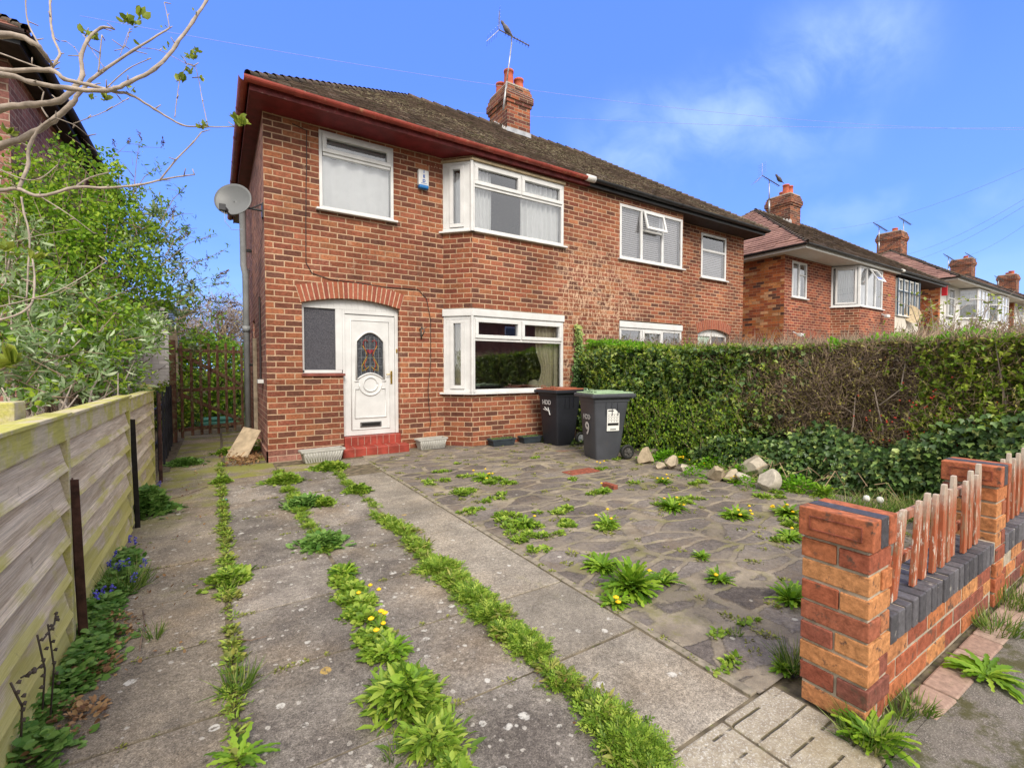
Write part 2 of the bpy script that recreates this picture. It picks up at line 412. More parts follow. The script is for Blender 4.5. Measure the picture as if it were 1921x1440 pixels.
M['tile_pink'] = roof_mat('roof_tiles_pink', (.19, .105, .09), (.30, .17, .14), (.5, .45, .35), .2)
M['tile_dark'] = roof_mat('roof_tiles_dark', (.075, .055, .045), (.14, .10, .075), (.40, .36, .2), .35)
M['ridge'] = roof_mat('ridge_tiles', (.06, .05, .042), (.12, .085, .065), (.4, .38, .3), .5)

def slab_mat(name, c1, c2, spots, warm=.35):
    m, t, b = material(name); p = t.pos()
    s = t.new('ShaderNodeSeparateColor'); t.put(s.inputs[0], t.attr())
    n1 = t.noise(p, 3.0, 6, .7); n2 = t.noise(p, 48, 5, .7); n3 = t.noise(p, 170, 3, .9)
    c = t.mix(t.smooth(n1, .35, .65), c1, c2)
    c = t.mix(t.math('MULTIPLY', t.smooth(t.noise(p, 1.3, 4, .6), .45, .7), warm), c, (.34, .25, .15))
    c = t.mix(.6, c, t.ramp(n2, [(.34, .6), (.66, 1.4)]), 'MULTIPLY')
    c = t.mix(t.math('MULTIPLY', t.smooth(n3, .60, .68), .35), c, (.48, .44, .38))
    c = t.mix(t.math('MULTIPLY', t.smooth(n3, .40, .33), .5), c, (.04, .035, .03))
    c = t.mix(.85, c, t.ramp(n3, [(.36, .5), (.64, 1.6)]), 'MULTIPLY')
    c = t.mix(1.0, c, t.ramp(s.outputs[0], [(0, .84), (1, 1.14)]), 'MULTIPLY')
    c = t.mix(1.0, c, t.ramp(t.noise(t.vec('ADD', p, (2.0, 9.0, 0)), 1.9, 6, .7), [(.32, .70), (.68, 1.28)]), 'MULTIPLY')
    # lichen discs, white and ochre
    wp = t.vec('ADD', p, t.vec('SCALE', t.noise(p, 30, 3, out=1), scale=.022))
    wp = t.map(wp, (1, 1, 0))
    for scl, rad, col, dens in ((7.0, .19, (.62, .60, .55), spots), (15.0, .26, (.52, .50, .45), spots*1.1), (27.0, .3, (.46, .43, .38), spots*.9), (5.0, .16, (.50, .33, .08), spots*.4)):
        vo = t.new('ShaderNodeTexVoronoi'); t.put(vo.inputs['Vector'], t.vec('ADD', wp, (scl*.37, scl*.11, 0))); vo.inputs['Scale'].default_value = scl
        sp = t.sep(vo.outputs['Color'])
        r_ = t.math('MULTIPLY', sp[1], rad)
        inside = t.math('MULTIPLY', t.smooth(t.math('SUBTRACT', r_, vo.outputs['Distance']), 0.0, .03), t.math('LESS_THAN', sp[0], dens))
        inside = t.math('MULTIPLY', inside, t.smooth(n2, .36, .56))
        c = t.mix(t.math('MULTIPLY', inside, .8), c, col)
    gr = t.smooth(t.noise(p, 2.1, 5, .7), .60, .75)
    c = t.mix(t.math('MULTIPLY', gr, .30), c, (.20, .20, .04))
    if name == 'side_slab':
        ms = t.math('MULTIPLY', t.smooth(t.sep(p)[1], 3.8, 5.8), t.smooth(t.noise(t.vec('ADD', p, (1.0, 4.0, 0)), 1.8, 5, .65), .40, .60))
        c = t.mix(t.math('MULTIPLY', ms, .75), c, (.22, .23, .03))
    t.put(b.inputs['Base Color'], c); b.inputs['Roughness'].default_value = .93; b.inputs['Specular IOR Level'].default_value = .2
    t.put(b.inputs['Normal'], t.bump(t.math('ADD', n2, t.math('MULTIPLY', n3, .6)), .55, .006))
    return m
M['slab'] = slab_mat('weathered_slab', (.13, .112, .098), (.235, .208, .178), .80, .35)
M['slab_side'] = slab_mat('side_slab', (.165, .14, .112), (.26, .22, .17), .45, .5)
M['slab_path'] = slab_mat('path_slab', (.205, .18, .15), (.285, .252, .208), .16, .2)
M['soil'] = simple('soil_joint', (.13, .105, .07), .95, var=.5, scale=14, bump=.8, bscale=60, dirt=((.13, .15, .03), .56))

def crazy_mat():
    m, t, b = material('crazy_paving'); p = t.pos()
    wp = t.vec('ADD', p, t.vec('SCALE', t.noise(p, 2.5, 3, out=1), scale=.16))
    v = t.map(wp, (2.3, 5.0, 0), (0, 0, R(-10)))
    dist = t.voro(v, 1.0, 'DISTANCE_TO_EDGE', rnd=.82); cell = t.voro(v, 1.0, 'F1', 'Color', rnd=.82)
    n2 = t.noise(p, 34, 5, .72); n3 = t.noise(p, 170, 3, .9)
    dd = t.math('ADD', dist, t.math('MULTIPLY', t.math('SUBTRACT', n2, .5), .14))
    st = t.smooth(dd, .055, .095)
    cs = t.sep(cell)
    sc_ = t.mix(cs[0], (.105, .088, .080), (.19, .165, .148))
    sc_ = t.mix(t.math('MULTIPLY', t.math('GREATER_THAN', cs[1], .985), .5), sc_, (.30, .13, .09))
    sc_ = t.mix(.75, sc_, t.ramp(n2, [(.32, .55), (.68, 1.5)]), 'MULTIPLY')
    sc_ = t.mix(.6, sc_, t.ramp(n3, [(.3, .5), (.7, 1.55)]), 'MULTIPLY')
    wp2 = t.map(t.vec('ADD', p, t.vec('SCALE', t.noise(p, 30, 3, out=1), scale=.02)), (1, 1, 0))
    vo = t.new('ShaderNodeTexVoronoi'); t.put(vo.inputs['Vector'], wp2); vo.inputs['Scale'].default_value = 12
    sp = t.sep(vo.outputs['Color'])
    ins = t.math('MULTIPLY', t.smooth(t.math('SUBTRACT', t.math('MULTIPLY', sp[1], .22), vo.outputs['Distance']), 0, .03), t.math('LESS_THAN', sp[0], .2))
    sc_ = t.mix(t.math('MULTIPLY', ins, .7), sc_, (.5, .48, .42))
    sc_ = t.mix(t.math('MULTIPLY', t.smooth(t.noise(p, 9, 6, .8), .55, .66), .5), sc_, (.30, .26, .21))
    mo = t.mix(t.smooth(t.noise(p, 4, 5, .7), .35, .65), (.20, .168, .132), (.31, .262, .20))
    mo = t.mix(.5, mo, t.ramp(n3, [(.3, .6), (.7, 1.4)]), 'MULTIPLY')
    mo = t.mix(t.math('MULTIPLY', t.smooth(t.noise(p, 3, 5, .7), .48, .64), .6), mo, (.18, .175, .05))
    sc_ = t.mix(t.math('MULTIPLY', t.smooth(n3, .60, .68), .4), sc_, (.46, .42, .37))
    c = t.mix(st, mo, sc_)
    dz = t.smooth(t.noise(p, 1.6, 5, .75), .50, .62)      # worn areas where the stones are hidden by sand
    c = t.mix(1.0, c, t.ramp(t.noise(p, 1.7, 6, .7), [(.32, .68), (.68, 1.3)]), 'MULTIPLY')
    c = t.mix(t.math('MULTIPLY', t.smooth(t.noise(t.vec('ADD', p, (7.0, 3.0, 0)), 2.6, 6, .75), .50, .64), .55), c, (.185, .14, .10))
    c = t.mix(t.math('MULTIPLY', dz, .8), c, t.mix(n2, (.12, .10, .085), (.30, .255, .20)))
    t.put(b.inputs['Base Color'], c); b.inputs['Roughness'].default_value = .95; b.inputs['Specular IOR Level'].default_value = .2
    t.put(b.inputs['Normal'], t.bump(t.math('ADD', t.math('MULTIPLY', st, .8), t.math('MULTIPLY', n2, .8)), .7, .012))
    return m
M['crazy'] = crazy_mat()
def concrete_mat():
    m, t, b = material('ribbed_concrete'); p = t.pos(); s = t.sep(p)
    n2 = t.noise(p, 24, 6, .75); n3 = t.noise(p, 120, 4, .8)
    yy = t.math('ADD', t.math('MULTIPLY', s[1], 1.0), t.math('MULTIPLY', t.noise(p, 5, 3), .01))
    fr = t.math('FRACT', t.math('DIVIDE', yy, .088))
    rib = t.math('MULTIPLY', t.smooth(t.math('ABSOLUTE', t.math('SUBTRACT', fr, .5)), .07, .02), t.smooth(t.noise(t.map(p, (1, .3, 1)), 9, 4, .6), .44, .52))
    c = t.mix(t.smooth(n2, .3, .7), (.30, .25, .19), (.50, .44, .34))
    c = t.mix(t.smooth(n3, .52, .62), c, (.66, .63, .57))
    c = t.mix(t.math('MULTIPLY', t.smooth(t.noise(p, 4, 4), .45, .65), .5), c, (.34, .27, .16))
    c = t.mix(rib, c, (.12, .10, .055))
    t.put(b.inputs['Base Color'], c); b.inputs['Roughness'].default_value = .95
    t.put(b.inputs['Normal'], t.bump(t.math('SUBTRACT', n3, t.math('MULTIPLY', rib, 2.0)), .8, .01)); return m
M['concrete'] = concrete_mat()
def asphalt_mat():
    m, t, b = material('gritty_pavement'); p = t.pos()
    n2 = t.noise(p, 18, 6, .7); n3 = t.noise(p, 210, 3, .85)
    c = t.mix(t.smooth(n2, .3, .7), (.115, .105, .095), (.20, .18, .16))
    c = t.mix(t.smooth(n3, .5, .62), c, (.36, .33, .30))
    c = t.mix(t.math('MULTIPLY', t.smooth(t.noise(t.vec('ADD', p, (3.0, 1.7, 0)), 2.2, 6, .75), .50, .60), .85), c, (.075, .075, .022))
    t.put(b.inputs['Base Color'], c); b.inputs['Roughness'].default_value = .95
    t.put(b.inputs['Normal'], t.bump(n3, .8, .006)); return m
M['asphalt'] = asphalt_mat()
M['road'] = simple('road_asphalt', (.06, .06, .06), .9, bump=.4)
M['edging'] = attr_mat('edging_stone', [(0, (.30, .20, .16)), (1, (.38, .28, .23))], .9, .5, 40, dirt=((.12, .12, .05), 8, .62))
M['earth'] = simple('earth', (.10, .085, .05), .95, var=.5, scale=6, bump=.8, bscale=30, dirt=((.09, .13, .03), .5))
M['grass_g'] = simple('lawn', (.07, .12, .025), .95, var=.4, scale=5, bump=.8, bscale=60)

def fence_mat():
    m, t, b = material('fence_board'); p = t.pos(); s = t.sep(p)
    pz = t.vec('ADD', t.map(p, (.0, 1, 1)), t.comb(0.0, t.math('MULTIPLY', t.math('FLOOR', t.math('MULTIPLY', s[2], 6.0)), 3.7), 0.0))
    kn = t.new('ShaderNodeTexVoronoi'); t.put(kn.inputs['Vector'], t.map(p, (0, 2.1, 5.0))); kn.inputs['Scale'].default_value = 1.0; knd = kn.outputs['Distance']
    pz = t.vec('ADD', pz, t.comb(0.0, 0.0, t.math('MULTIPLY', t.smooth(knd, .22, .0), .012)))
    gr = t.noise(t.map(pz, (1, .4, 6)), 4, 6, .7, dist=.0)
    gr2 = t.noise(t.map(pz, (1, .35, 34)), 9, 5, .75, dist=.0)
    sc2 = t.new('ShaderNodeSeparateColor'); t.put(sc2.inputs[0], t.attr())
    c = t.mix(t.smooth(gr, .35, .65), (.46, .37, .265), (.68, .59, .46))
    c = t.mix(.8, c, t.ramp(gr2, [(.36, .55), (.62, 1.3)]), 'MULTIPLY')
    c = t.mix(t.math('MULTIPLY', t.smooth(knd, .07, .04), .6), c, (.16, .10, .06))
    c = t.mix(1.0, c, t.ramp(sc2.outputs[0], [(0, .85), (1, 1.15)]), 'MULTIPLY')
    # algae: on cap rails and low boards, patchy
    al = t.noise(t.map(p, (1, .7, 2.2)), 3.4, 5, .6)
    lowz = t.smooth(t.math('SUBTRACT', .46, s[2]), -.05, .34)
    k = t.math('ADD', al, t.math('ADD', t.math('MULTIPLY', lowz, .24), t.math('MULTIPLY', t.math('GREATER_THAN', sc2.outputs[0], .9), .15)))
    c = t.mix(t.math('MULTIPLY', t.smooth(k, .56, .76), .70), c, (.44, .42, .06))
    c = t.mix(t.math('MULTIPLY', t.smooth(t.noise(t.map(p, (1, 1, .6)), 14, 5, .7), .62, .70), .4), c, (.16, .12, .08))
    t.put(b.inputs['Base Color'], c); b.inputs['Roughness'].default_value = .9
    t.put(b.inputs['Normal'], t.bump(gr2, .5, .004)); return m
M['fence'] = fence_mat()
def capmat():
    m, t, b = material('fence_cap'); p = t.pos()
    gr2 = t.noise(t.map(p, (40, 3, 40)), 3, 4, .6)
    c = t.mix(t.smooth(t.noise(p, 5, 5, .65), .40, .58), (.50, .44, .31), (.43, .41, .11))
    c = t.mix(.5, c, t.ramp(gr2, [(.3, .6), (.7, 1.35)]), 'MULTIPLY')
    t.put(b.inputs['Base Color'], c); b.inputs['Roughness'].default_value = .9
    t.put(b.inputs['Normal'], t.bump(gr2, .4, .004)); return m
M['fcap'] = capmat()
M['gatewood'] = simple('brown_stained_wood', (.14, .065, .045), .85, var=.4, scale=10, bump=.4, dirt=((.19, .17, .09), .47))
M['blackwood'] = simple('black_painted_wood', (.014, .014, .02), .6, var=.3, scale=10, bump=.3)
M['oldwood'] = simple('grey_old_wood', (.27, .22, .16), .9, var=.3, scale=12, bump=.4)
M['board'] = simple('plywood_board', (.46, .36, .24), .85, var=.2, scale=9, bump=.3)
def picket_mat():
    m, t, b = material('peeling_picket'); p = t.pos()
    g = t.noise(t.map(p, (9, 9, 1.1)), 6, 5, .7)
    c = t.mix(t.smooth(g, .50, .62), (.36, .10, .045), (.30, .18, .11))
    c = t.mix(t.smooth(t.noise(t.map(p, (7, 7, 1.0)), 8, 5, .75), .56, .64), c, (.62, .56, .48))
    c = t.mix(t.math('MULTIPLY', t.smooth(t.math('ADD', t.sep(p)[2], t.math('MULTIPLY', t.noise(p, 30, 4, .7), .16)), .66, .82), .85), c, (.46, .41, .34))
    t.put(b.inputs['Base Color'], c); b.inputs['Roughness'].default_value = .9
    t.put(b.inputs['Normal'], t.bump(g, .5, .004)); return m
M['picket'] = picket_mat()
M['wbrick'] = attr_mat('garden_brick', [(0, (.24, .075, .05)), (.2, (.33, .10, .055)), (.45, (.44, .165, .07)), (.7, (.50, .235, .10)), (.85, (.30, .095, .06)), (1, (.10, .06, .06))], .93, .75, 34, bump=.9, dirt=((.13, .075, .055), 19, .56), spec=.15)
M['bluebrick'] = attr_mat('blue_engineering_brick', [(0, (.06, .058, .068)), (1, (.13, .125, .14))], .6, .6, 50, bump=.5, dirt=((.3, .28, .26), 16, .60))
M['stone'] = attr_mat('garden_rock', [(0, (.36, .285, .19)), (1, (.45, .41, .35))], .95, .55, 14, bump=.8)
M['bin'] = simple('bin_plastic', (.060, .064, .076), .42, var=.12, scale=4, bump=.08, bscale=150, dirt=((.07, .068, .068), .62))
M['bin_dk'] = simple('bin_plastic_dark', (.020, .021, .028), .42, var=.12, scale=4, bump=.08, bscale=150)
M['lid_green'] = simple('green_lid', (.27, .38, .24), .5, var=.15, scale=7, bump=.05, dirt=((.38, .42, .30), .6))
M['lid_brown'] = simple('brown_lid', (.30, .10, .055), .5, var=.2, scale=7, bump=.05, dirt=((.42, .22, .14), .6))
M['rubber'] = simple('rubber', (.02, .02, .02), .6, bump=0)
M['sticker'] = simple('white_sticker', (.72, .72, .70), .5, var=.05, bump=0)
M['ink'] = simple('black_ink', (.02, .02, .02), .5, bump=0)
M['oldpaint'] = simple('faded_white_paint', (.48, .48, .49), .7, var=.3, scale=60, bump=0)
M['inkblue'] = simple('blue_ink', (.02, .10, .42), .5, bump=0)
M['planter'] = simple('grey_planter', (.40, .39, .36), .6, var=.12, scale=9, bump=.1, dirt=((.28, .26, .20), .62))
M['planter_bl'] = simple('dark_planter', (.03, .04, .05), .6, var=.2, scale=9, bump=.1, dirt=((.12, .12, .11), .62))
M['teal'] = simple('teal_plastic', (.04, .16, .13), .6)
M['bark'] = simple('pale_bark', (.36, .30, .25), .85, var=.22, scale=22, bump=.5, bscale=70, dirt=((.22, .17, .13), .6))
M['bark_tw'] = simple('twig_bark', (.17, .12, .09), .85, var=.3, scale=22, bump=.2)
M['bark_dk'] = simple('dark_bark', (.07, .055, .045), .9, var=.3, scale=12, bump=.4)
def leafm(name, stops, tr=.3, rough=.5, spec=.35): return attr_mat(name, stops, rough, .2, 60, tr, 0, spec)
M['lf_bright'] = leafm('bright_leaves', [(0, (.07, .18, .02)), (.5, (.22, .40, .025)), (1, (.44, .58, .06))], .45)
M['lf_grey'] = leafm('greygreen_leaves', [(0, (.11, .20, .06)), (.6, (.32, .45, .20)), (1, (.60, .68, .46))], .35)
M['lf_bud'] = leafm('bud_leaves', [(0, (.13, .20, .02)), (1, (.36, .42, .06))], .4)
M['lf_brown'] = leafm('dead_heads', [(0, (.06, .035, .02)), (1, (.17, .10, .05))], .1)
M['lf_ivy'] = leafm('ivy_leaves', [(0, (.03, .07, .02)), (.5, (.095, .18, .045)), (.85, (.22, .33, .08)), (1, (.40, .46, .14))], .15, .42, .4)
M['lf_privet'] = leafm('privet_leaves', [(0, (.06, .14, .014)), (.5, (.19, .32, .028)), (1, (.46, .54, .07))], .4, .42, .4)
M['lf_new'] = leafm('new_growth', [(0, (.09, .27, .01)), (1, (.24, .50, .02))], .4)
M['lf_twiggy'] = leafm('twiggy_leaves', [(0, (.20, .16, .06)), (.6, (.34, .30, .08)), (1, (.46, .46, .09))], .25)
M['twig'] = attr_mat('hedge_twigs', [(0, (.11, .08, .06)), (.6, (.29, .21, .15)), (1, (.52, .40, .27))], .9, .3, 40, bump=0)
M['weed'] = leafm('weed_leaves', [(0, (.10, .19, .02)), (.5, (.23, .38, .035)), (1, (.44, .54, .09))], .4)
M['weed_y'] = leafm('yellowish_weed', [(0, (.11, .15, .025)), (1, (.36, .36, .08))], .3)
M['dandy'] = leafm('dandelion_leaves', [(0, (.08, .18, .014)), (.5, (.19, .36, .02)), (1, (.36, .52, .05))], .4)
M['gran'] = leafm('granny_leaves', [(0, (.08, .20, .03)), (1, (.26, .42, .10))], .35)
M['grass'] = leafm('grass_blades', [(0, (.06, .13, .02)), (.6, (.15, .26, .035)), (1, (.38, .38, .14))], .3)
M['petal'] = simple('yellow_petals', (.78, .50, .01), .6, var=.1, bump=0)
M['bluepetal'] = simple('blue_petals', (.10, .09, .48), .6, var=.2, scale=40, bump=0)
M['clock'] = simple('seed_head', (.6, .6, .56), .9, bump=0)
M['berry'] = simple('red_berry', (.50, .05, .03), .4, bump=0)
M['deadleaf'] = attr_mat('dead_leaves', [(0, (.13, .06, .03)), (.5, (.27, .15, .07)), (1, (.38, .24, .12))], .9, .2, 40, .1, 0)
M['stem'] = simple('plant_stem', (.16, .22, .06), .8, bump=0)
M['bird'] = simple('bird_feathers', (.11, .10, .11), .7, var=.4, scale=14, bump=0)
M['redsign'] = simple('red_board', (.6, .02, .03), .5, bump=0)

# ------------------------------------------------------------------ world and sun
w = bpy.data.worlds.new('World'); sc.world = w; w.use_nodes = True
t = NT(w.node_tree); bg = t.n['Background']
sky = t.new('ShaderNodeTexSky', sky_type='NISHITA'); sky.sun_disc = False
SUN_EL, SUN_AZ = R(42), R(196)          # azimuth clockwise from +Y
sky.sun_elevation = SUN_EL; sky.sun_rotation = SUN_AZ; sky.air_density = 1.0; sky.dust_density = 0.4; sky.ozone_density = 2.0
d = t.coord('Generated'); s = t.sep(d)
skc = t.mix(1.0, sky.outputs[0], (.62, .84, 1.30), 'MULTIPLY')
zr = t.ramp(s[2], [(0, (2.0, 3.6, 7.0)), (.22, (1.15, 2.4, 6.8)), (.5, (.78, 1.72, 6.8)), (1, (.6, 1.4, 6.4))])
skc = t.mix(.90, skc, zr)
# cirrus in one part of the sky
cd_ = ray(1500, 130).normalized(); cd2 = ray(1240, 270).normalized(); cd3 = ray(1800, 400).normalized()
wv = t.vec('ADD', d, t.vec('SCALE', t.noise(d, 2.0, 3, out=1), scale=.35))
ci = t.noise(t.map(wv, (1.0, 2.8, 2.6), (0, R(38), R(20))), 2.4, 8, .58)
bl = None
wob = t.math('MULTIPLY', t.math('SUBTRACT', t.noise(d, 3.2, 5, .55), .5), .22)
for pa, pb, wd, wt in (((1120, 330), (1700, 20), .150, 1.0), ((1180, 300), (1560, 250), .075, .75), ((1280, 350), (1460, 330), .04, .4), ((1430, 400), (1640, 385), .03, .45), ((1650, 480), (1990, 370), .05, .5)):
    A_, B_2 = ray(*pa).normalized(), ray(*pb).normalized(); nn_ = A_.cross(B_2).normalized(); mid_ = ((A_+B_2)/2).normalized(); half = mid_.dot(A_)
    off_ = t.math('ABSOLUTE', t.math('ADD', t.vec('DOT_PRODUCT', d, tuple(nn_)), wob))
    v = t.math('MULTIPLY', t.smooth(off_, wd, 0.0), t.smooth(t.vec('DOT_PRODUCT', d, tuple(mid_)), half-.02, 1-(1-half)*.45)); v = t.math('MULTIPLY', v, wt)
    bl = v if bl is None else t.math('MAXIMUM', bl, v)
skc = t.mix(t.math('MULTIPLY', t.math('MULTIPLY', t.smooth(ci, .34, .74), bl), .58, clamp=True), skc, (3.3, 4.4, 7.6))
hz = t.math('MULTIPLY', t.smooth(s[2], .30, .02), .30)
skc = t.mix(t.math('MULTIPLY', hz, t.smooth(t.noise(t.map(wv, (1, 1, 4)), 1.6, 4), .35, .7)), skc, (4.2, 5.6, 7.0))
# bright broken cloud behind the viewer, widened unseen overhead and sideways for whiter fill light
fwd = (math.sin(YAW+R(2)), math.cos(YAW+R(2)), 0)
ang = t.vec('DOT_PRODUCT', t.vec('NORMALIZE', t.vec('MULTIPLY', d, (1, 1, 0))), fwd)
back = t.math('MAXIMUM', t.smooth(ang, .62, .30), t.smooth(s[2], .70, .88))
cl = t.mix(t.noise(d, 3.0, 5, .6), (5.2, 5.2, 5.3), (8.6, 8.4, 8.1))
skc = t.mix(back, skc, cl)
t.put(bg.inputs[0], skc); bg.inputs[1].default_value = 0.125
sd = bpy.data.lights.new('sun', 'SUN'); sd.energy = 2.3; sd.angle = R(24); sd.color = (1.0, .92, .80)
so = bpy.data.objects.new('sun', sd); COL.objects.link(so)
sdir = Vector((math.sin(SUN_AZ)*math.cos(SUN_EL), math.cos(SUN_AZ)*math.cos(SUN_EL), math.sin(SUN_EL)))
so.rotation_euler = sdir.to_track_quat('Z', 'Y').to_euler()
sc.view_settings.view_transform = 'Standard'; sc.view_settings.look = 'None'; sc.view_settings.exposure = 0.78; sc.view_settings.gamma = 1
cam = bpy.data.cameras.new('camera'); co = bpy.data.objects.new('camera', cam); COL.objects.link(co)
cam.sensor_width = 36; cam.lens = F/1921*36; cam.clip_start = .05; cam.clip_end = 2000
co.location = (0, 0, H); co.rotation_euler = (R(90)-PIT, 0, -YAW); sc.camera = co
sc.cycles.max_bounces = 6; sc.cycles.transparent_max_bounces = 12

# ------------------------------------------------------------------ ground
def struct(name, mb, mat, **k): return tag(mb.build(name, mat, **k), kind='structure')
mb = MB(); mb.box(-300, 300, -300, 300, -.30, -.05); struct('ground', mb, M['earth'])
mb = MB(); mb.box(-1.85, 1.742, .62, 12, -.046, -.006); mb.box(1.742, 60, .62, 12, -.046, -.012); mb.box(-14, -1.85, .62, 7.3, -.046, -.012); struct('garden_soil', mb, M['soil'])
mb = MB(); mb.box(-40, 60, 12.6, 45, -.046, -.02); struct('back_lawn', mb, M['grass_g'])
# slabs
def slab_row(mb, x0, x1, ys, gap=.0035, wig=.003):
    for a, b_ in zip(ys[:-1], ys[1:]):
        mb.rc = random.random(); j = lambda: random.uniform(-wig, wig)
        z = random.uniform(-.004, .002)
        p = [(x0+gap+j(), a+gap+j()), (x1-gap+j(), a+gap+j()), (x1-gap+j(), b_-gap+j()), (x0+gap+j(), b_-gap+j())]
        zz = [z+random.uniform(-.003, .003) for _ in p]
        mb.hexa([(q[0], q[1], -.06) for q in p]+[(q[0], q[1], zz[i]) for i, q in enumerate(p)])
rows = [.962+.577*i for i in range(0, 10)]
mb = MB()
slab_row(mb, .045, .612, rows); slab_row(mb, .630, 1.188, rows)
mb.rc = .5; struct('driveway_slabs', mb, M['slab'], bevel=.0035)
mb = MB(); slab_row(mb, -.60, .025, [.30+.553*i for i in range(0, 12)]+[6.95]); 
ys2 = [6.96+.6*i for i in range(0, 7)]
slab_row(mb, -.50, .05, ys2); slab_row(mb, .08, .56, [y+.2 for y in ys2])
struct('side_path', mb, M['slab_side'], bevel=.006)
mb = MB(); slab_row(mb, 1.206, 1.70, rows[:9]); slab_row(mb, 1.215, 1.72, [6.17, 6.6]); struct('front_path', mb, M['slab_path'], bevel=.006)
mb = MB(); slab_row(mb, .045, .62, [6.17, 6.55, 6.95]); slab_row(mb, .63, 1.2, [6.17, 6.6]); mb.rc = .4; struct('doorway_slabs', mb, M['slab_side'], bevel=.006)
# crazy paving as one gently uneven sheet
mb = MB(); nx, ny = 60, 80
def cz(x, y): return .001+.006*math.sin(x*3.1+y*1.3)*math.sin(y*2.3)+.004*math.sin(x*9+1)*math.sin(y*8)
X0, X1, Y0, Y1 = 1.745, 5.6, .958, 6.97
g = [[(X0+(X1-X0)*i/nx, Y0+(Y1-Y0)*j/ny) for i in range(nx+1)] for j in range(ny+1)]
mb.v = [(x, y, cz(x, y)) for r_ in g for x, y in r_]
mb.f = [[j*(nx+1)+i, j*(nx+1)+i+1, (j+1)*(nx+1)+i+1, (j+1)*(nx+1)+i] for j in range(ny) for i in range(nx)]; mb.c = [.5]*len(mb.f)
struct('crazy_paving', mb, M['crazy'], smooth=True)
mb = MB(); mb.box(1.706, 1.748, .97, 6.60, -.05, .0015); struct('mortar_fillet', mb, simple('path_mortar', (.25, .215, .165), .95, var=.3, scale=18, bump=.6, bscale=90, dirt=((.12, .12, .05), .54)), bevel=.002)
mb = MB(); mb.rc = None
mb.box(-.6, .60, .57, .955, -.06, -.004); mb.box(.615, 1.19, .57, .955, -.06, -.002); mb.box(1.20, 1.50, .57, .955, -.06, -.003); mb.box(1.508, 1.84, .57, .955, -.06, .0); struct('crossover_concrete', mb, M['concrete'], bevel=.008)
mb = MB(); mb.box(-40, 60, -1.6, .565, -.06, -.006); mb.box(1.845, 60, .565, .645, -.06, -.009); struct('pavement', mb, M['asphalt'])
mb = MB(); mb.box(-60, 80, -1.75, -1.6, -.16, -.01); struct('kerb', mb, M['concrete'])
mb = MB(); mb.box(-60, 80, -9, -1.75, -.2, -.13); struct('road', mb, M['road'])
mb = MB(); x = 2.15
while x < 4.6:
    l = random.uniform(.19, .25); mb.rc = random.random()
    mb.hexa([(x, .535+random.uniform(0, .01), -.06), (x+l, .535, -.06), (x+l, .643, -.06), (x, .643, -.06), (x, .535+random.uniform(0, .01), -.001), (x+l, .535, .002), (x+l, .643, .004), (x, .643, .003)]); x += l+.012
struct('edging_stones', mb, M['edging'], bevel=.008)

# ------------------------------------------------------------------ houses
NY = Vector((0, -1, 0)); UX = Vector((1, 0, 0))
def arc(u0, u1, v, rise, n=14, rev=False):
    pts = [(u0+(u1-u0)*i/n, v+rise*(1-(2*i/n-1)**2)) for i in range(n+1)]
    return pts[::-1] if rev else pts
def rect(a, b_, c, d_): return [(a, c), (b_, c), (b_, d_), (a, d_)]
def window(parent, B, w_, h, vsplit=(), cells=None, fr=.055, depth=.07, frame=None, glass=None, sill=True, head=0, back=None, rec=0.0, sillover=.05):
    """cells: list of (u0,u1,v0,v1,opening) inside the frame; B origin at lower left corner of the opening."""
    frame = frame or M['upvc']; glass = glass or M['glass']
    O, ux, n = B; B = (O - n*rec, ux, n)
    win = MB(); H_ = h-head
    win.obox(B, 0, w_, 0, fr, -depth, 0); win.obox(B, 0, w_, H_-fr, H_, -depth, 0)
    win.obox(B, 0, fr, fr, H_-fr, -depth, 0); win.obox(B, w_-fr, w_, fr, H_-fr, -depth, 0)
    if head: win.obox(B, -.01, w_+.01, H_+.001, h, -depth, .025)
    wo = win.build('window', frame, parent, bevel=.004)
    cells = cells or [(fr, w_-fr, fr, H_-fr, 0)]
    bars = MB(); gl = MB(); nb = 0
    for (a, b_, c, d_, op) in cells:
        if op:   # opening sash frame, proud of the main frame
            e = .045; w1 = .018
            bars.obox(B, a-.012, b_+.012, c-.012, c+e, -depth*.7, w1); bars.obox(B, a-.012, b_+.012, d_-e, d_+.012, -depth*.7, w1)
            bars.obox(B, a-.012, a+e, c+e, d_-e, -depth*.7, w1); bars.obox(B, b_-e, b_+.012, c+e, d_-e, -depth*.7, w1); nb += 1
            a += e; b_ -= e; c += e; d_ -= e
        P = lambda u, v: B[0]+B[1]*u+Vector((0, 0, v))+B[2]*(-.028)
        gl.poly([P(a-.003, c-.003), P(b_+.003, c-.003), P(b_+.003, d_+.003), P(a-.003, d_+.003)])
    for (a, b_, c, d_) in vsplit: bars.obox(B, a, b_, c, d_, -depth+.002, -.003); nb += 1
    if nb: bars.build('sash', frame, wo, bevel=.004)
    gl.build('pane', glass, wo)
    if sill:
        s_ = MB(); s_.obox(B, -sillover, w_+sillover, -.03, -.001, -depth, .06+rec); s_.build('sill', frame, wo, bevel=.004)
    return wo
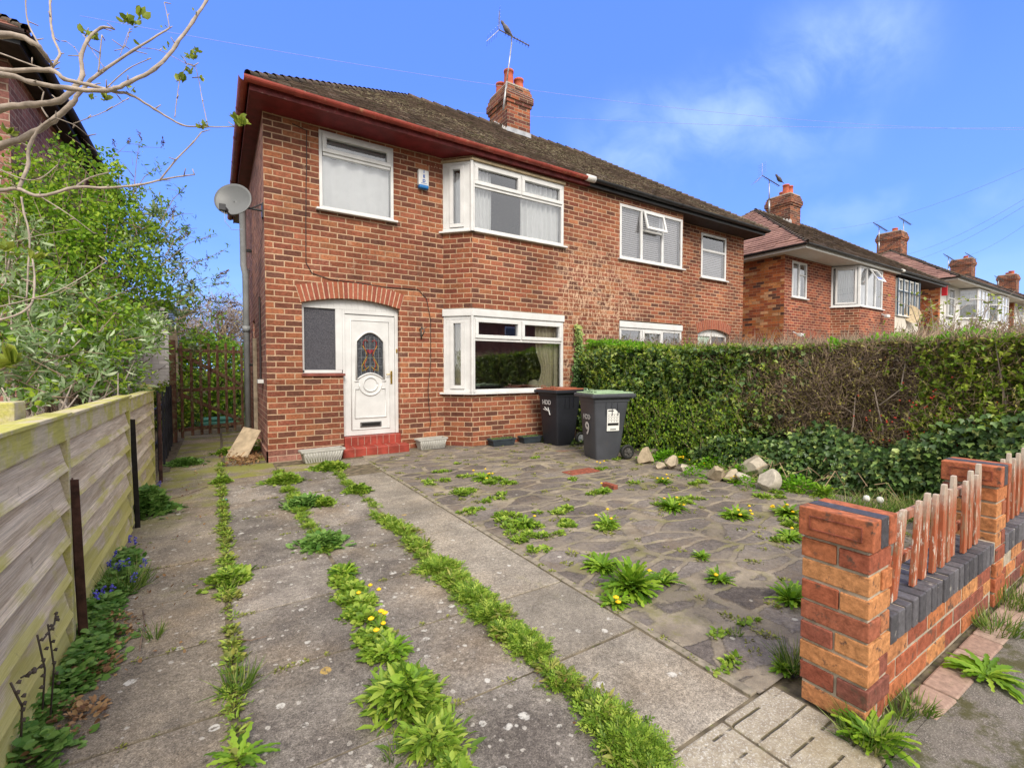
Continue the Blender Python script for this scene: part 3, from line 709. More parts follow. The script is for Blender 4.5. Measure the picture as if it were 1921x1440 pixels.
def curtain(parent, B, u0, u1, v0, v1, w_=-.16, mat=None, folds=9, amp=.02, sag=0, name='curtain', pinch=0):
    mb = MB(); n = folds*6; m_ = 12
    for j in range(m_+1):
        fy = j/m_
        for i in range(n+1):
            fx = i/n
            k = 1 - pinch*math.exp(-((fy-.28)/.22)**2)
            u = u0+(u1-u0)*(1-(1-fx)*k) if pinch >= 0 else u0+(u1-u0)*fx*(1+pinch*math.exp(-((fy-.28)/.22)**2))
            ww = w_+amp*math.sin(fx*folds*2*math.pi+.6*math.sin(fy*3))+.4*amp*math.sin(fx*folds*5.1+1)
            p = B[0]+B[1]*u+Vector((0, 0, v0+(v1-v0)*fy))+B[2]*ww; mb.v.append(tuple(p))
    for j in range(m_):
        for i in range(n):
            a = j*(n+1)+i; mb.f.append([a, a+1, a+n+2, a+n+1]); mb.c.append(.5)
    return mb.build(name, mat or M['curtain'], parent, smooth=True, uv=False)
def blind(parent, B, u0, u1, v0, v1, w_=-.10, mat=None):
    mb = MB(); v = v0
    while v < v1:
        P = lambda u, vv, ww: B[0]+B[1]*u+Vector((0, 0, vv))+B[2]*ww
        mb.poly([P(u0, v, w_+.012), P(u1, v, w_+.012), P(u1, v+.043, w_-.012), P(u0, v+.043, w_-.012)]); v += .042
    return mb.build('blind', mat or M['blind'], parent, uv=False)

def tiles_plane(mb, p0, p1, q0, q1, tw, n_c, lift, seg_var=1.0, nrm=None):
    """courses of tiles on the quad eaves p0-p1, ridge q0-q1"""
    p0, p1, q0, q1 = map(Vector, (p0, p1, q0, q1))
    nrm = (p1-p0).cross(q0-p0).normalized()
    if nrm.z < 0: nrm = -nrm
    up = ((q0+q1)/2-(p0+p1)/2)
    for k in range(n_c):
        t0, t1 = k/n_c, (k+1.25)/n_c
        a0, b0 = p0.lerp(q0, t0), p1.lerp(q1, t0)
        t1c = min(t1, 1.0); a1, b1 = p0.lerp(q0, t1c), p1.lerp(q1, t1c)
        L = (b0-a0).length; dirx = (b0-a0).normalized() if L > 1e-4 else None
        if dirx is None: continue
        ca = (a1-a0).dot(dirx); cb = (b1-a0).dot(dirx)
        x = -tw*.5*(k % 2)
        while x < L:
            e0, e1 = max(x, 0), min(x+tw-.004, L)
            if e1-e0 > .02:
                f0, f1 = max(e0, ca), min(e1, cb)
                lj = lift*(1+random.uniform(-.35, .35)*seg_var)
                lo = a0+nrm*lj+(p1-p0).normalized()*0
                upv = (a1-a0)-dirx*ca
                if f1 > f0+.005:
                    A, B_ = a0+dirx*e0+nrm*lj, a0+dirx*e1+nrm*(lj+lift*random.uniform(-.15, .15)*seg_var)
                    C, D = a0+upv+dirx*f1+nrm*.002, a0+upv+dirx*f0+nrm*.002
                    mb.rc = random.random()*.98+.01
                    mb.poly([A, B_, C, D]); mb.poly([A-nrm*(lj), B_-nrm*(lj), B_, A])
            x += tw
    mb.rc = None
def hip_tiles(mb, a, b_, n, r=.075):
    a, b_ = Vector(a), Vector(b_)
    for i in range(n):
        p, q = a.lerp(b_, i/n), a.lerp(b_, (i+1.12)/n)
        mb.rc = random.random()
        z = Vector((0, 0, 1)); mb.tube([p+z*.022, q+z*.0], [r*1.05, r*.9], 8, False)
    mb.rc = None
def hip_roof(parent, xa, xb, ya, yb, z0, run, z1, mats, tw=.165, nc=36, lift=.018, side='L', sv=1.0, htn=30):
    ym = (ya+yb)/2
    A, B_, C, D = (xa, ya, z0), (xb, ya, z0), (xb, yb, z0), (xa, yb, z0); P, Q = (xa+run, ym, z1), (xb-run, ym, z1)
    base = MB(); e = .02
    for f in ((A, B_, Q, P), (B_, C, Q), (C, D, P, Q), (D, A, P)): base.poly([(v[0], v[1], v[2]-e) for v in f])
    rf = base.build('roof', M['tile_dark'], parent)
    mb = MB(); tiles_plane(mb, A, B_, P, Q, tw, nc, lift, sv); mb.build('roof_slope', mats[0], rf)
    mb = MB()
    tiles_plane(mb, D, A, P, P, tw, nc, lift, sv)
    mb.build('hip_slope', mats[1], rf)
    mb = MB(); tiles_plane(mb, B_, C, Q, Q, tw, nc, lift, sv); mb.build('hip_slope', mats[1], rf)
    mb = MB(); hip_tiles(mb, A, P, htn, .045); hip_tiles(mb, B_, Q, htn, .045); hip_tiles(mb, D, P, htn, .045); hip_tiles(mb, P, Q, 18, .06)
    mb.build('ridge_tiles', M['ridge'], rf, smooth=True)
    return rf
def chimney(parent, xa, xb, ya, yb, z0, z1, pots=((.2, .25, .28), (.55, .4, .34), (.8, .6, .26)), flash=True, pale=False):
    mb = MB(); c = z1-.42
    mb.box(xa, xb, ya, yb, z0, c)
    mb.box(xa-.03, xb+.03, ya-.03, yb+.03, c, c+.08); mb.box(xa-.06, xb+.06, ya-.06, yb+.06, c+.08, c+.24)
    mb.box(xa-.03, xb+.03, ya-.03, yb+.03, c+.24, c+.34); mb.box(xa-.005, xb+.005, ya-.005, yb+.005, c+.34, z1)
    ch = mb.build('chimney', M['brick_chim'], parent)
    f = MB(); f.box(xa+.02, xb-.02, ya+.02, yb-.02, z1, z1+.05); f.build('flaunching', M['mortar'], ch)
    for fx, fy, h in pots:
        p = MB(); x, y = xa+(xb-xa)*fx, ya+(yb-ya)*fy
        p.lathe([(.12, .02), (.115, h*.55), (.105, h-.05), (.12, h-.045), (.122, h), (.095, h), (.09, h*.3)], (x, y, z1), 18)
        p.build('chimney_pot', M['terracotta'], ch, smooth=True)
    return ch
def eaves(parent, xa, xb, ya, yb, z, wx0, wx1, wy, fm, gm, sm, soffit=.0, gr=.055, fh=.13, split=None):
    """fascia boards, soffit and gutter round the front and the two sides; z = underside of soffit."""
    mb = MB(); th = .022
    mb.box(xa, (split or xb), ya, ya+th, z-.012, z+fh)
    mb.box(xa, xa+th, ya+th+.001, yb, z-.012, z+fh)
    if not split: mb.box(xb-th, xb, ya+th+.001, yb, z-.012, z+fh)
    mb.build('fascia', fm[0], parent)
    if split:
        mb = MB(); mb.box(split+.001, xb, ya, ya+th, z-.012, z+fh); mb.box(xb-th, xb, ya+th+.001, yb, z-.012, z+fh); mb.build('fascia', fm[1], parent)
    mb = MB(); xs = split or xb
    mb.box(xa+th, xs, ya+th, wy+.02, z, z+.012); mb.box(xa+th, wx0+.02, wy+.021, yb, z, z+.012)
    if not split: mb.box(wx1-.02, xb-th, wy+.021, yb, z, z+.012)
    mb.build('soffit', sm[0], parent)
    if split:
        mb = MB(); mb.box(xs+.001, xb-th, ya+th, wy+.02, z, z+.012); mb.box(wx1-.02, xb-th, wy+.021, yb, z, z+.012); mb.build('soffit', sm[1], parent)
    def gut(pts, m_):
        g_ = MB(); n = 9
        for (a, b_) in zip(pts[:-1], pts[1:]):
            a, b_ = Vector(a), Vector(b_); dd = (b_-a).normalized(); sd_ = Vector((dd.y, -dd.x, 0))
            for i in range(n):
                t0, t1 = math.pi*i/n, math.pi*(i+1)/n
                o0 = sd_*math.cos(t0)*gr-Vector((0, 0, math.sin(t0)*gr)); o1 = sd_*math.cos(t1)*gr-Vector((0, 0, math.sin(t1)*gr))
                g_.poly([a+o1, b_+o1, b_+o0, a+o0])
                g_.poly([a+o0*.9, b_+o0*.9, b_+o1*.9, a+o1*.9])
            # brackets and union collars
            L = (b_-a).length; k = 1
            for i in range(int(L/.95)):
                c = a+dd*(.6+i*.95); w2 = .02 if i % 2 else .05
                for j in range(n):
                    t0, t1 = math.pi*j/n, math.pi*(j+1)/n
                    o0 = (sd_*math.cos(t0)-Vector((0, 0, math.sin(t0))))*gr*1.10; o1 = (sd_*math.cos(t1)-Vector((0, 0, math.sin(t1))))*gr*1.10
                    g_.poly([c+o1-dd*w2, c+dd*w2+o1, c+dd*w2+o0, c-dd*w2+o0])
        g_.build('gutter', m_, parent, smooth=False)
    zg = z+fh-.03; go = gr+.005
    if split:
        gut([(xa-go, yb, zg), (xa-go, ya-go, zg)], gm[0]); gut([(xa-go, ya-go, zg), (split-.12, ya-go, zg)], gm[0])
        gut([(split+.05, ya-go, zg), (xb+go, ya-go, zg)], gm[1]); gut([(xb+go, ya-go, zg), (xb+go, yb, zg)], gm[1])
        j = MB(); j.tube([(split-.14, ya-go, zg-.008), (split+.06, ya-go, zg-.008)], gr*1.06, 14); j.build('gutter_joint', M['white_paint'], parent, smooth=True)
    else:
        gut([(xa-go, yb, zg), (xa-go, ya-go, zg)], gm[0]); gut([(xa-go, ya-go, zg), (xb+go, ya-go, zg)], gm[0]); gut([(xb+go, ya-go, zg), (xb+go, yb, zg)], gm[0])
def arch_bricks(parent, B, u0, u1, v, rise, hgt=.235, n=22, mat=None):
    mb = MB(); bk = MB()
    um = (u0+u1)/2; half = (u1-u0)/2; rad = (half*half+rise*rise)/(2*rise); cv = v+rise-rad; am = math.asin(half/rad)
    P = lambda r_, a, ww: B[0]+B[1]*(um+r_*math.sin(a))+Vector((0, 0, cv+r_*math.cos(a)))+B[2]*ww
    for i in range(n):
        a0 = -am+2*am*i/n+.0035/ rad*1.2; a1 = -am+2*am*(i+1)/n-.0035/rad*1.2
        r0, r1 = rad+.002, rad+hgt+random.uniform(-.006, .004); mb.rc = random.random()
        a0 += .004/rad; a1 -= .004/rad
        mb.hexa([P(r0, a0, .012), P(r0, a1, .012), P(r0, a1, -.09), P(r0, a0, -.09), P(r1, a0, .012), P(r1, a1, .012), P(r1, a1, -.09), P(r1, a0, -.09)])
    for i in range(n):
        a0 = -am+2*am*i/n; a1 = -am+2*am*(i+1)/n
        bk.hexa([P(rad, a0, .004), P(rad, a1, .004), P(rad, a1, -.088), P(rad, a0, -.088), P(rad+hgt-.003, a0, .004), P(rad+hgt-.003, a1, .004), P(rad+hgt-.003, a1, -.088), P(rad+hgt-.003, a0, -.088)])
    ar = mb.build('arch', mat or M['voussoir'], parent, bevel=.003)
    bk.build('arch_mortar', M['mortar_sand'], ar)
    return ar

# ---- the pair in front
WY, BY = 6.96, 6.60
home = thing('semi_detached_house', 'red brick pair with white bay windows, arched white door and mossy roof behind the drive', 'house', (6.07, 6.96, 0), 'houses in the street row')
Bf = (Vector((0, WY, 0)), UX, NY)         # u = X
Bb = (Vector((0, BY, 0)), UX, NY)
XL, XR, ZT = .573, 11.57, 4.66
cl = Vector((3.13, WY, 0)); cr_ = Vector((3.47, BY, 0)); cx = (cr_-cl).normalized(); cn = Vector((cx.y, -cx.x, 0)); Bc = (cl, cx, cn); CW = (cr_-cl).length
porch = [(1.015, 1.185), (1.56, 1.185), (1.56, -.05), (2.40, -.05)] 
hole_p = [(1.015, 1.185), (1.555, 1.185), (1.555, .001), (2.395, .001)]+arc(1.015, 2.395, 2.165, .10, rev=True)
hole_p = [(1.015, 1.185), (1.555, 1.185), (1.555, .02), (2.395, .02)]+arc(1.015, 2.395, 2.165, .10, rev=True)
mb = MB(); mb.wall(Bf, rect(XL, 3.14, 0, ZT), [rect(1.262, 2.315, 3.49, 4.57), hole_p], reveal=.10); mb.build('front_wall', M['brick'], home)
hole_r = [(9.72, .02), (10.98, .02)]+arc(9.72, 10.98, 2.10, .12, rev=True)
mb = MB(); mb.wall(Bf, rect(8.98, XR, 0, ZT), [rect(9.80, 10.80, 3.44, 4.50), hole_r], reveal=.10)
mb.build('front_wall', M['brick'], home)
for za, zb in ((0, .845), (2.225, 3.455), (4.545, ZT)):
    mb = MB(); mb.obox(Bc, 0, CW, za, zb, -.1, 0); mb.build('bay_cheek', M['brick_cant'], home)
mb = MB()
for a, b_, c, d_ in ((3.47, 8.66, 0, .845), (3.47, 8.66, 2.225, 3.43), (5.325, 6.735, .845, 2.225), (5.325, 6.735, 3.43, ZT), (8.645, 8.66, .845, 2.225), (8.645, 8.66, 3.43, ZT), (3.47, 5.325, 4.545, ZT), (6.735, 8.645, 4.50, ZT)):
    mb.wall(Bb, rect(a, b_, c, d_))
for a, b_, c, d_ in ((5.325, 5.325, .845, 2.225), (5.325, 5.325, 3.43, 4.545), (6.735, 6.735, .845, 2.225), (6.735, 6.735, 3.43, 4.5)):
    s_ = 1 if a < 6 else -1
    mb.poly([(a, BY, c), (a, BY+.1*s_*s_, c), (a, BY+.1, d_), (a, BY, d_)][::s_])
mb.build('bay_wall', M['brick'], home)
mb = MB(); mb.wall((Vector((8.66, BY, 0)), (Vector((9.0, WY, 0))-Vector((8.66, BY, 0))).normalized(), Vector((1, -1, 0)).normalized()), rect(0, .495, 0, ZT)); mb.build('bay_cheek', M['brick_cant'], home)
mb = MB(); mb.wall((Vector((XL, 0, 0)), Vector((0, 1, 0)), Vector((-1, 0, 0))), rect(WY, 12.2, 0, ZT), [rect(9.0, 9.5, 1.55, 2.1)]); 
mb.build('side_wall', M['brick_side'], home)
mb = MB(); mb.wall((Vector((XR, 0, 0)), Vector((0, 1, 0)), Vector((1, 0, 0))), rect(WY, 12.2, 0, ZT)); mb.build('side_wall', M['brick_side'], home)
mb = MB(); mb.wall((Vector((0, 12.2, 0)), UX, NY), rect(XL, XR, 0, ZT)); mb.build('back_wall', M['brick_side'], home)
mb = MB(); mb.box(XL+.02, XR-.02, 7.1, 12.18, 2.42, 2.6); mb.box(3.5, 8.6, 6.75, 7.1, 2.42, 2.6); mb.box(XL+.02, XR-.02, 7.1, 12.18, .02, .2); mb.box(3.5, 8.6, 6.75, 7.1, .02, .2)
mb.box(6.0, 6.15, 6.75, 12.18, .2, 2.42); mb.box(6.0, 6.15, 6.75, 12.18, 2.6, 4.6); mb.box(XL+.02, XR-.02, 10.0, 10.1, .2, 2.4); mb.box(XL+.02, XR-.02, 10.0, 10.1, 2.62, 4.6); mb.box(2.8, 2.9, 7.1, 10, .2, 2.4); mb.box(2.8, 2.9, 7.1, 10, 2.62, 4.6)
mb.build('room_shell', M['room_wall'], home)
# plinth of old bricks at the corner
mb = MB(); mb.box(XL-.02, 1.50, WY-.03, WY-.001, -.02, .15); mb.box(XL-.02, XL-.001, WY-.03, 9.0, -.02, .15); mb.build('plinth', M['brick_side'], home)
arch_bricks(home, Bf, 1.0, 2.41, 2.165, .10)
arch_bricks(home, Bf, 9.70, 11.0, 2.10, .12, n=20)
# roof
rf = hip_roof(home, .38, 11.76, 6.44, 12.72, 4.74, 3.14, 6.98, (M['tile_own'], M['tile_side']), nc=38)
eaves(home, .40, 11.74, 6.50, 12.6, 4.625, XL, XR, WY, (M['maroon_dk'], M['black']), (M['gutter_red'], M['black']), (M['maroon'], M['blk_soffit']), split=5.86)
ch = chimney(home, 5.83, 6.48, 9.32, 10.15, 6.4, 7.90, pots=((.30, .75, .34), (.30, .30, .46), (.74, .30, .34)))
mb = MB()
mb.box(5.82, 6.50, 9.305, 9.319, 6.70, 6.90)
mb.build('flashing', M['lead'], ch)
mb = MB(); k = 7
for i in range(k):
    y0 = 9.31+.62*i/k; z0 = 6.80+(y0-9.32)*.70; mb.hexa([(5.812, y0, z0-.06), (5.828, y0, z0-.06), (5.828, y0+.13, z0+.03), (5.812, y0+.13, z0+.03), (5.812, y0+.01, z0+.08), (5.828, y0+.01, z0+.08), (5.828, y0+.03, z0+.10), (5.812, y0+.03, z0+.10)])
mb.build('stepped_flashing', M['white_lead'], ch)
# windows: upstairs left (cream top light over a white lower pane)
w1 = window(home, (Vector((1.262, WY-.012, 3.49)), UX, NY), 1.053, 1.08, vsplit=[(.05, 1.003, .745, .79)], cells=[(.04, 1.013, .04, .745, 0), (.055, .998, .80, 1.03, 1)], glass=M['glass'], fr=.04)
B1 = (Vector((1.262, WY, 3.49)), UX, NY)
curtain(w1, B1, .04, 1.01, .04, .76, -.095, folds=4, amp=.016)
mb = MB(); mb.obox(B1, .09, .965, .84, .99, -.055, -.05); mb.build('frosted_pane', M['glass_frost'], w1)
# bays
def bay(z0, h, head, up):
    B = (Vector((3.47, BY, z0)), UX, NY); W2 = 1.855
    Hh = h-head; tl = Hh-.34
    wo = window(home, B, W2, h, vsplit=[(.05, W2-.05, tl-.055, tl-.01), (W2*.49, W2*.49+.05, tl, Hh-.05)], cells=[(.07, W2-.04, .045, tl-.055, 0), (.06, W2*.49, tl, Hh-.05, 1), (W2*.49+.05, W2-.055, tl, Hh-.05, 1)], head=head, fr=.05, glass=M['glass'] if up else M['glass_clear'])
    Bl = (Vector((cl.x, cl.y, z0)), cx, cn)
    wl = window(home, Bl, CW, h, cells=[(.13, CW-.15, .07, Hh-.07, 1)], vsplit=[(.05, .13, .05, Hh-.05), (CW-.15, CW-.05, .05, Hh-.05)], head=head, fr=.05, glass=M['glass'] if up else M['glass_clear'])
    p = MB(); p.tube([(3.468, BY+.006, z0+.0), (3.468, BY+.006, z0+Hh)], .028, 10); p.build('corner_post', M['upvc'], wo)
    return wo, wl, B, Bl
wo, wl, Bw, Bl = bay(3.455, 1.085, .0, True)
curtain(wo, Bw, .03, .40, .03, 1.0, -.12, folds=5, amp=.03); curtain(wo, Bw, .98, 1.83, .03, 1.0, -.12, folds=8, amp=.03)
curtain(wl, Bl, .10, .36, .06, .95, -.10, folds=3, amp=.02)
mb = MB(); mb.obox(Bw, -.02, 1.87, 1.088, 1.125, -.02, .035); mb.obox(Bl, -.02, CW+.0, 1.088, 1.12, -.02, .03); mb.build('timber_head', M['tanwood'], home)
wo, wl, Bw, Bl = bay(.87, 1.345, .115, False)
curtain(wo, Bw, 1.30, 1.70, .03, 1.20, -.13, mat=M['cream_curtain'], folds=5, amp=.03, pinch=.35)
curtain(wo, Bw, .02, .10, .03, 1.2, -.22, mat=M['cream_curtain'], folds=2)
mb = MB(); mb.obox(Bw, 1.73, 1.83, .03, 1.18, -.14, -.12); mb.build('window_reveal', M['cream_curtain'], wo)
mb = MB(); mb.lathe([(.02, 0), (.11, .02), (.13, .07), (.08, .13), (.02, .16)], (4.83, 6.82, .90), 10); mb.build('curtain_bundle', M['cream_curtain'], wo, smooth=True)
curtain(wl, Bl, .10, .38, .03, 1.20, -.11, mat=M['cream_curtain'], folds=4, amp=.022)
# right hand house windows
B = (Vector((6.735, BY, 3.43)), UX, NY)
wr = window(home, B, 1.91, 1.07, vsplit=[(.60, .66, .05, 1.02), (1.24, 1.30, .05, 1.02), (.66, 1.24, .63, .67)], cells=[(.05, .60, .05, 1.02, 0), (.66, 1.24, .05, .63, 0), (1.30, 1.86, .05, 1.02, 0), (.66, 1.24, .67, 1.02, 0)])
blind(wr, B, .05, 1.86, .05, 1.02)
o_ = MB(); bb = (Vector((6.735+.66, BY-.03, 4.44)), UX, (NY+Vector((0, 0, .0))).normalized())
# top-hung vent standing ajar
def vent(par, x0, x1, zt, zb, y, out, mat):
    v = MB(); e = .05
    P = lambda u, s_, k: Vector((x0+(x1-x0)*u, y-out*s_-k, zt+(zb-zt)*s_))
    def bar(u0, u1, s0, s1): v.hexa([P(u0, s1, .035), P(u1, s1, .035), P(u1, s1, 0), P(u0, s1, 0), P(u0, s0, .035), P(u1, s0, .035), P(u1, s0, 0), P(u0, s0, 0)])
    bar(0, 1, 0, .14); bar(0, 1, .86, 1); bar(0, .08, .14, .86); bar(.92, 1, .14, .86)
    vo_ = v.build('vent_sash', mat, par, bevel=.004)
    g_ = MB(); g_.poly([P(.07, .87, .015), P(.93, .87, .015), P(.93, .13, .015), P(.07, .13, .015)]); g_.build('pane', M['glass'], vo_)
vent(wr, 6.735+.645, 6.735+1.255, 4.46, 4.08, BY-.004, .10, M['upvc'])
B = (Vector((6.745, BY, .87)), UX, NY)
wr = window(home, B, 1.90, 1.33, vsplit=[(.60, .66, .05, 1.16), (1.24, 1.30, .05, 1.16), (.66, 1.24, .72, .78)], cells=[(.05, .60, .05, 1.16, 0), (.66, 1.24, .78, 1.16, 1), (.66, 1.24, .05, .72, 0), (1.30, 1.85, .05, 1.16, 0)], head=.12, glass=M['glass_clear'])
curtain(wr, B, .05, 1.85, .6, 1.15, -.5, mat=M['curtain'], folds=6, amp=.02)
B = (Vector((9.80, WY-.012, 3.44)), UX, NY)
wr = window(home, B, 1.0, 1.06, vsplit=[(.05, .95, .64, .69)], cells=[(.05, .95, .05, .64, 0), (.05, .95, .69, 1.01, 0)])
blind(wr, B, .05, .95, .05, .62)
# arched porch frames
def arched_frame(par, u0, u1, zb, v, rise, y, fr, mullions, mat, top=.05):
    mb = MB(); n = 16; B = (Vector((0, y, 0)), UX, NY)
    pts = arc(u0, u1, v, rise, n)
    low = [(u, min(z, 1e9)-top-.0*rise) for u, z in pts]; zl = v-top
    for i in range(n):     # arched head infill down to a straight transom
        (a, za), (b_, zb_) = pts[i], pts[i+1]
        P = lambda u, z, w_: Vector((u, y-w_, z))
        mb.hexa([P(a, zl, 0), P(b_, zl, 0), P(b_, zl, -.07), P(a, zl, -.07), P(a, za, 0), P(b_, zb_, 0), P(b_, zb_, -.07), P(a, za, -.07)])
    for (a, b_, c, d_) in mullions: mb.obox(B, a, b_, c, d_, -.07, 0)
    return mb.build('porch_frame', mat, par, bevel=.004)
PY = WY+.075
pf = arched_frame(home, 1.015, 2.395, 0, 2.165, .10, PY, .05, [(1.015, 1.05, 1.20, 2.115), (1.015, 1.555, 1.19, 1.235), (1.47, 1.565, 1.236, 2.115), (1.566, 1.60, .26, 2.115), (2.345, 2.395, .26, 2.115), (1.60, 2.345, 2.06, 2.115)], M['upvc'])
mb = MB(); mb.wall((Vector((0, PY+.03, 0)), UX, NY), rect(1.04, 1.48, 1.23, 2.12)); mb.build('sidelight_pane', M['glass_side'], pf)
mb = MB(); mb.box(1.0, 1.58, WY-.03, WY+.07, 1.150, 1.186); mb.build('tile_sill', simple('quarry_sill', (.20, .06, .045), .7, var=.3), home, bevel=.005)
# door
DY = PY+.018; Bd = (Vector((0, DY, 0)), UX, NY); D0, D1, DZ0, DZ1 = 1.603, 2.342, .262, 2.055
mb = MB(); arcp = arc(1.775, 2.165, 1.66, .13, 10)
glasspoly = [(1.775, 1.10)] + [(1.775+.39*i/8, 1.10+.085*math.sin(math.pi*i/8)) for i in range(1, 8)] + [(2.165, 1.10)] + arcp[::-1]
mb.wall(Bd, rect(D0, D1, DZ0, DZ1), [glasspoly], reveal=.03)
door = mb.build('front_door', M['upvc'], home)
def rail(mbx, pts, r=.011, B=Bd, off=.004):
    mbx.tube([B[0]+B[1]*u+Vector((0, 0, v))+B[2]*off for u, v in pts], r, 8)
mb = MB()
fr_ = .085
rail(mb, [(D0+fr_, DZ0+fr_), (D1-fr_, DZ0+fr_), (D1-fr_, DZ1-fr_), (D0+fr_, DZ1-fr_), (D0+fr_, DZ0+fr_)], .007)
gp = [(1.755, 1.10)]+[(1.72, 1.085)]
rail(mb, [(1.775-.012, 1.09), (1.775-.012, 1.66)]+[(u, v+.014) for u, v in arcp]+[(2.165+.012, 1.66), (2.165+.012, 1.09)], .014)
rail(mb, [(1.775, 1.095)]+[(1.775+.39*i/8, 1.10+.085*math.sin(math.pi*i/8)) for i in range(1, 8)]+[(2.165, 1.095)], .012)
cxm, czm = 1.97, 1.02
rail(mb, [(cxm+.105*math.cos(2*math.pi*i/24), czm+.105*math.sin(2*math.pi*i/24)) for i in range(25)], .012)
rail(mb, [(cxm+.165*math.cos(math.pi+math.pi*i/16), czm+.165*math.sin(math.pi+math.pi*i/16)) for i in range(17)], .012)
rail(mb, [(1.735, 1.07), (1.79, 1.07)], .012); rail(mb, [(2.15, 1.07), (2.205, 1.07)], .012)
rail(mb, [(1.80, .955), (1.74, .955), (1.74, .52), (2.20, .52), (2.20, .955), (2.14, .955)], .011)
mb.build('moulding', M['upvc'], door, smooth=True)
gm = MB()
P = lambda u, v, o_=-.015: Bd[0]+Bd[1]*u+Vector((0, 0, v))+Bd[2]*o_
for tri in tessellate_polygon([[Vector((q[0], q[1], 0)) for q in glasspoly]]): gm.poly([P(*glasspoly[i]) for i in tri])
sg = gm.build('stained_glass', simple('dark_textured_glass', (.055, .06, .07), .15, var=.5, scale=40, bump=.3, bscale=80, spec=.8), door)
ld = MB()
for i in range(1, 6): u = 1.775+.39*i/6; rail(ld, [(u, 1.13), (u, 1.74)], .0018, off=-.011)
for i in range(1, 5): v = 1.16+.13*i; rail(ld, [(1.78, v), (2.16, v)], .0018, off=-.011)
ld.build('lead_lines', M['greypipe'], sg)
def curl(col, pts, r):
    c_ = MB()
    for s_ in (-1, 1): rail(c_, [(cxm+s_*u, v) for u, v in pts], r, off=-.010)
    c_.build('glass_motif', simple('motif', tuple(q*.6 for q in col), .3, bump=0), sg, smooth=True)
curl((.45, .03, .03), [(.03, 1.66), (.07, 1.69), (.10, 1.65), (.09, 1.58), (.05, 1.50), (.04, 1.44)], .006)
curl((.60, .42, .05), [(.02, 1.28), (.07, 1.24), (.12, 1.22), (.12, 1.30), (.08, 1.38), (.04, 1.45), (.07, 1.53), (.11, 1.60)], .005)
curl((.50, .10, .03), [(.05, 1.22), (.09, 1.32), (.05, 1.40)], .007)
c_ = MB(); c_.poly([P(cxm, 1.47, -.010), P(cxm+.045, 1.52, -.010), P(cxm+.035, 1.55, -.010), P(cxm, 1.535, -.010), P(cxm-.035, 1.55, -.010), P(cxm-.045, 1.52, -.010)]); c_.build('glass_motif', simple('motif_heart', (.20, .02, .03), .3, bump=0), sg)
mb = MB(); mb.obox(Bd, 1.81, 2.13, .375, .455, .001, .012); lb = mb.build('letterbox', M['chrome'], door, bevel=.004)
mb = MB(); mb.obox(Bd, 1.835, 2.105, .393, .437, .0125, .016); mb.build('flap', M['hole'], lb)
mb = MB(); mb.obox(Bd, 2.275, 2.305, 1.02, 1.22, .001, .012); hd = mb.build('door_handle', M['brass'], door, bevel=.003)
mb = MB(); mb.tube([P(2.29, 1.17, .01), P(2.29, 1.17, .045), P(2.20, 1.165, .045)], .008, 8); mb.build('lever', M['brass'], hd, smooth=True)
mb = MB(); mb.box(2.36, 2.385, PY-.014, PY-.001, 1.50, 1.56); mb.build('doorbell', M['brass'], home, bevel=.003)
# steps
st = MB(); st.box(1.56, 2.40, WY-.02, WY+.12, .0, .255); st_ = st.build('doorstep', M['redtile'], home, bevel=.008)
st = MB(); st.box(1.49, 2.46, 6.73, 6.939, -.01, .12); st.build('lower_step', M['redtile'], st_, bevel=.012)
jn = MB()
for i in range(1, 9): x = 1.56+.84*i/9; jn.box(x-.002, x+.002, WY-.0225, WY-.019, .13, .255)
for i in range(1, 6): x = 1.49+.97*i/6; jn.box(x-.002, x+.002, 6.728, 6.9, .001, .1215)
jn.build('tile_joints', M['mortar'], st_)
# right hand porch
pr = arched_frame(home, 9.72, 10.98, 0, 2.10, .12, PY, .05, [(9.72, 9.77, .26, 2.05), (10.93, 10.98, .26, 2.05), (10.30, 10.36, .26, 2.05), (9.72, 10.98, 1.2, 1.25)], M['upvc'])
mb = MB(); mb.wall((Vector((0, PY+.03, 0)), UX, NY), rect(10.36, 10.93, .26, 2.05)); mb.build('pane', M['glass_side'], pr)
mb = MB(); mb.wall((Vector((0, PY+.03, 0)), UX, NY), rect(9.77, 10.30, .26, 2.05)); mb.build('pane', simple('pale_green_glass', (.42, .55, .46), .2, bump=0), pr)
mb = MB()
for i in range(5):
    for j in range(3): mb.box(2.86+i*.045, 2.885+i*.045, WY-.004, WY-.001, 4.50-j*.027, 4.515-j*.027)
mb.build('air_brick', M['voussoir'], home)
# soil pipe and other pipes on the gable side
mb = MB(); mb.tube([(.47, 9.4, .0), (.47, 9.4, 2.9), (.44, 9.38, 3.05), (.44, 9.38, 3.98), (.41, 9.3, 4.10), (.40, 9.22, 4.14), (.40, 9.2, 4.30)], .052, 12)
mb.tube([(.47, 9.4, 2.85), (.50, 9.6, 3.0)], .055, 12); mb.tube([(.47, 9.4, 1.9), (.47, 9.4, 2.0)], .062, 12)
sp = mb.build('soil_pipe', M['greypipe'], home, smooth=True)
mb = MB(); mb.box(.49, .57, 9.36, 9.44, 3.3, 3.34); mb.box(.49, .57, 9.36, 9.44, 1.3, 1.34); mb.build('pipe_clip', M['black'], sp)
mb = MB(); mb.tube([(.555, 7.7, 1.1), (.555, 7.7, 2.3)], .014, 6); mb.build('side_pipe', M['cable'], home)
mb = MB(); mb.box(.50, .572, 7.45, 7.62, 1.05, 1.10); mb.build('overflow_vent', M['upvc'], home)

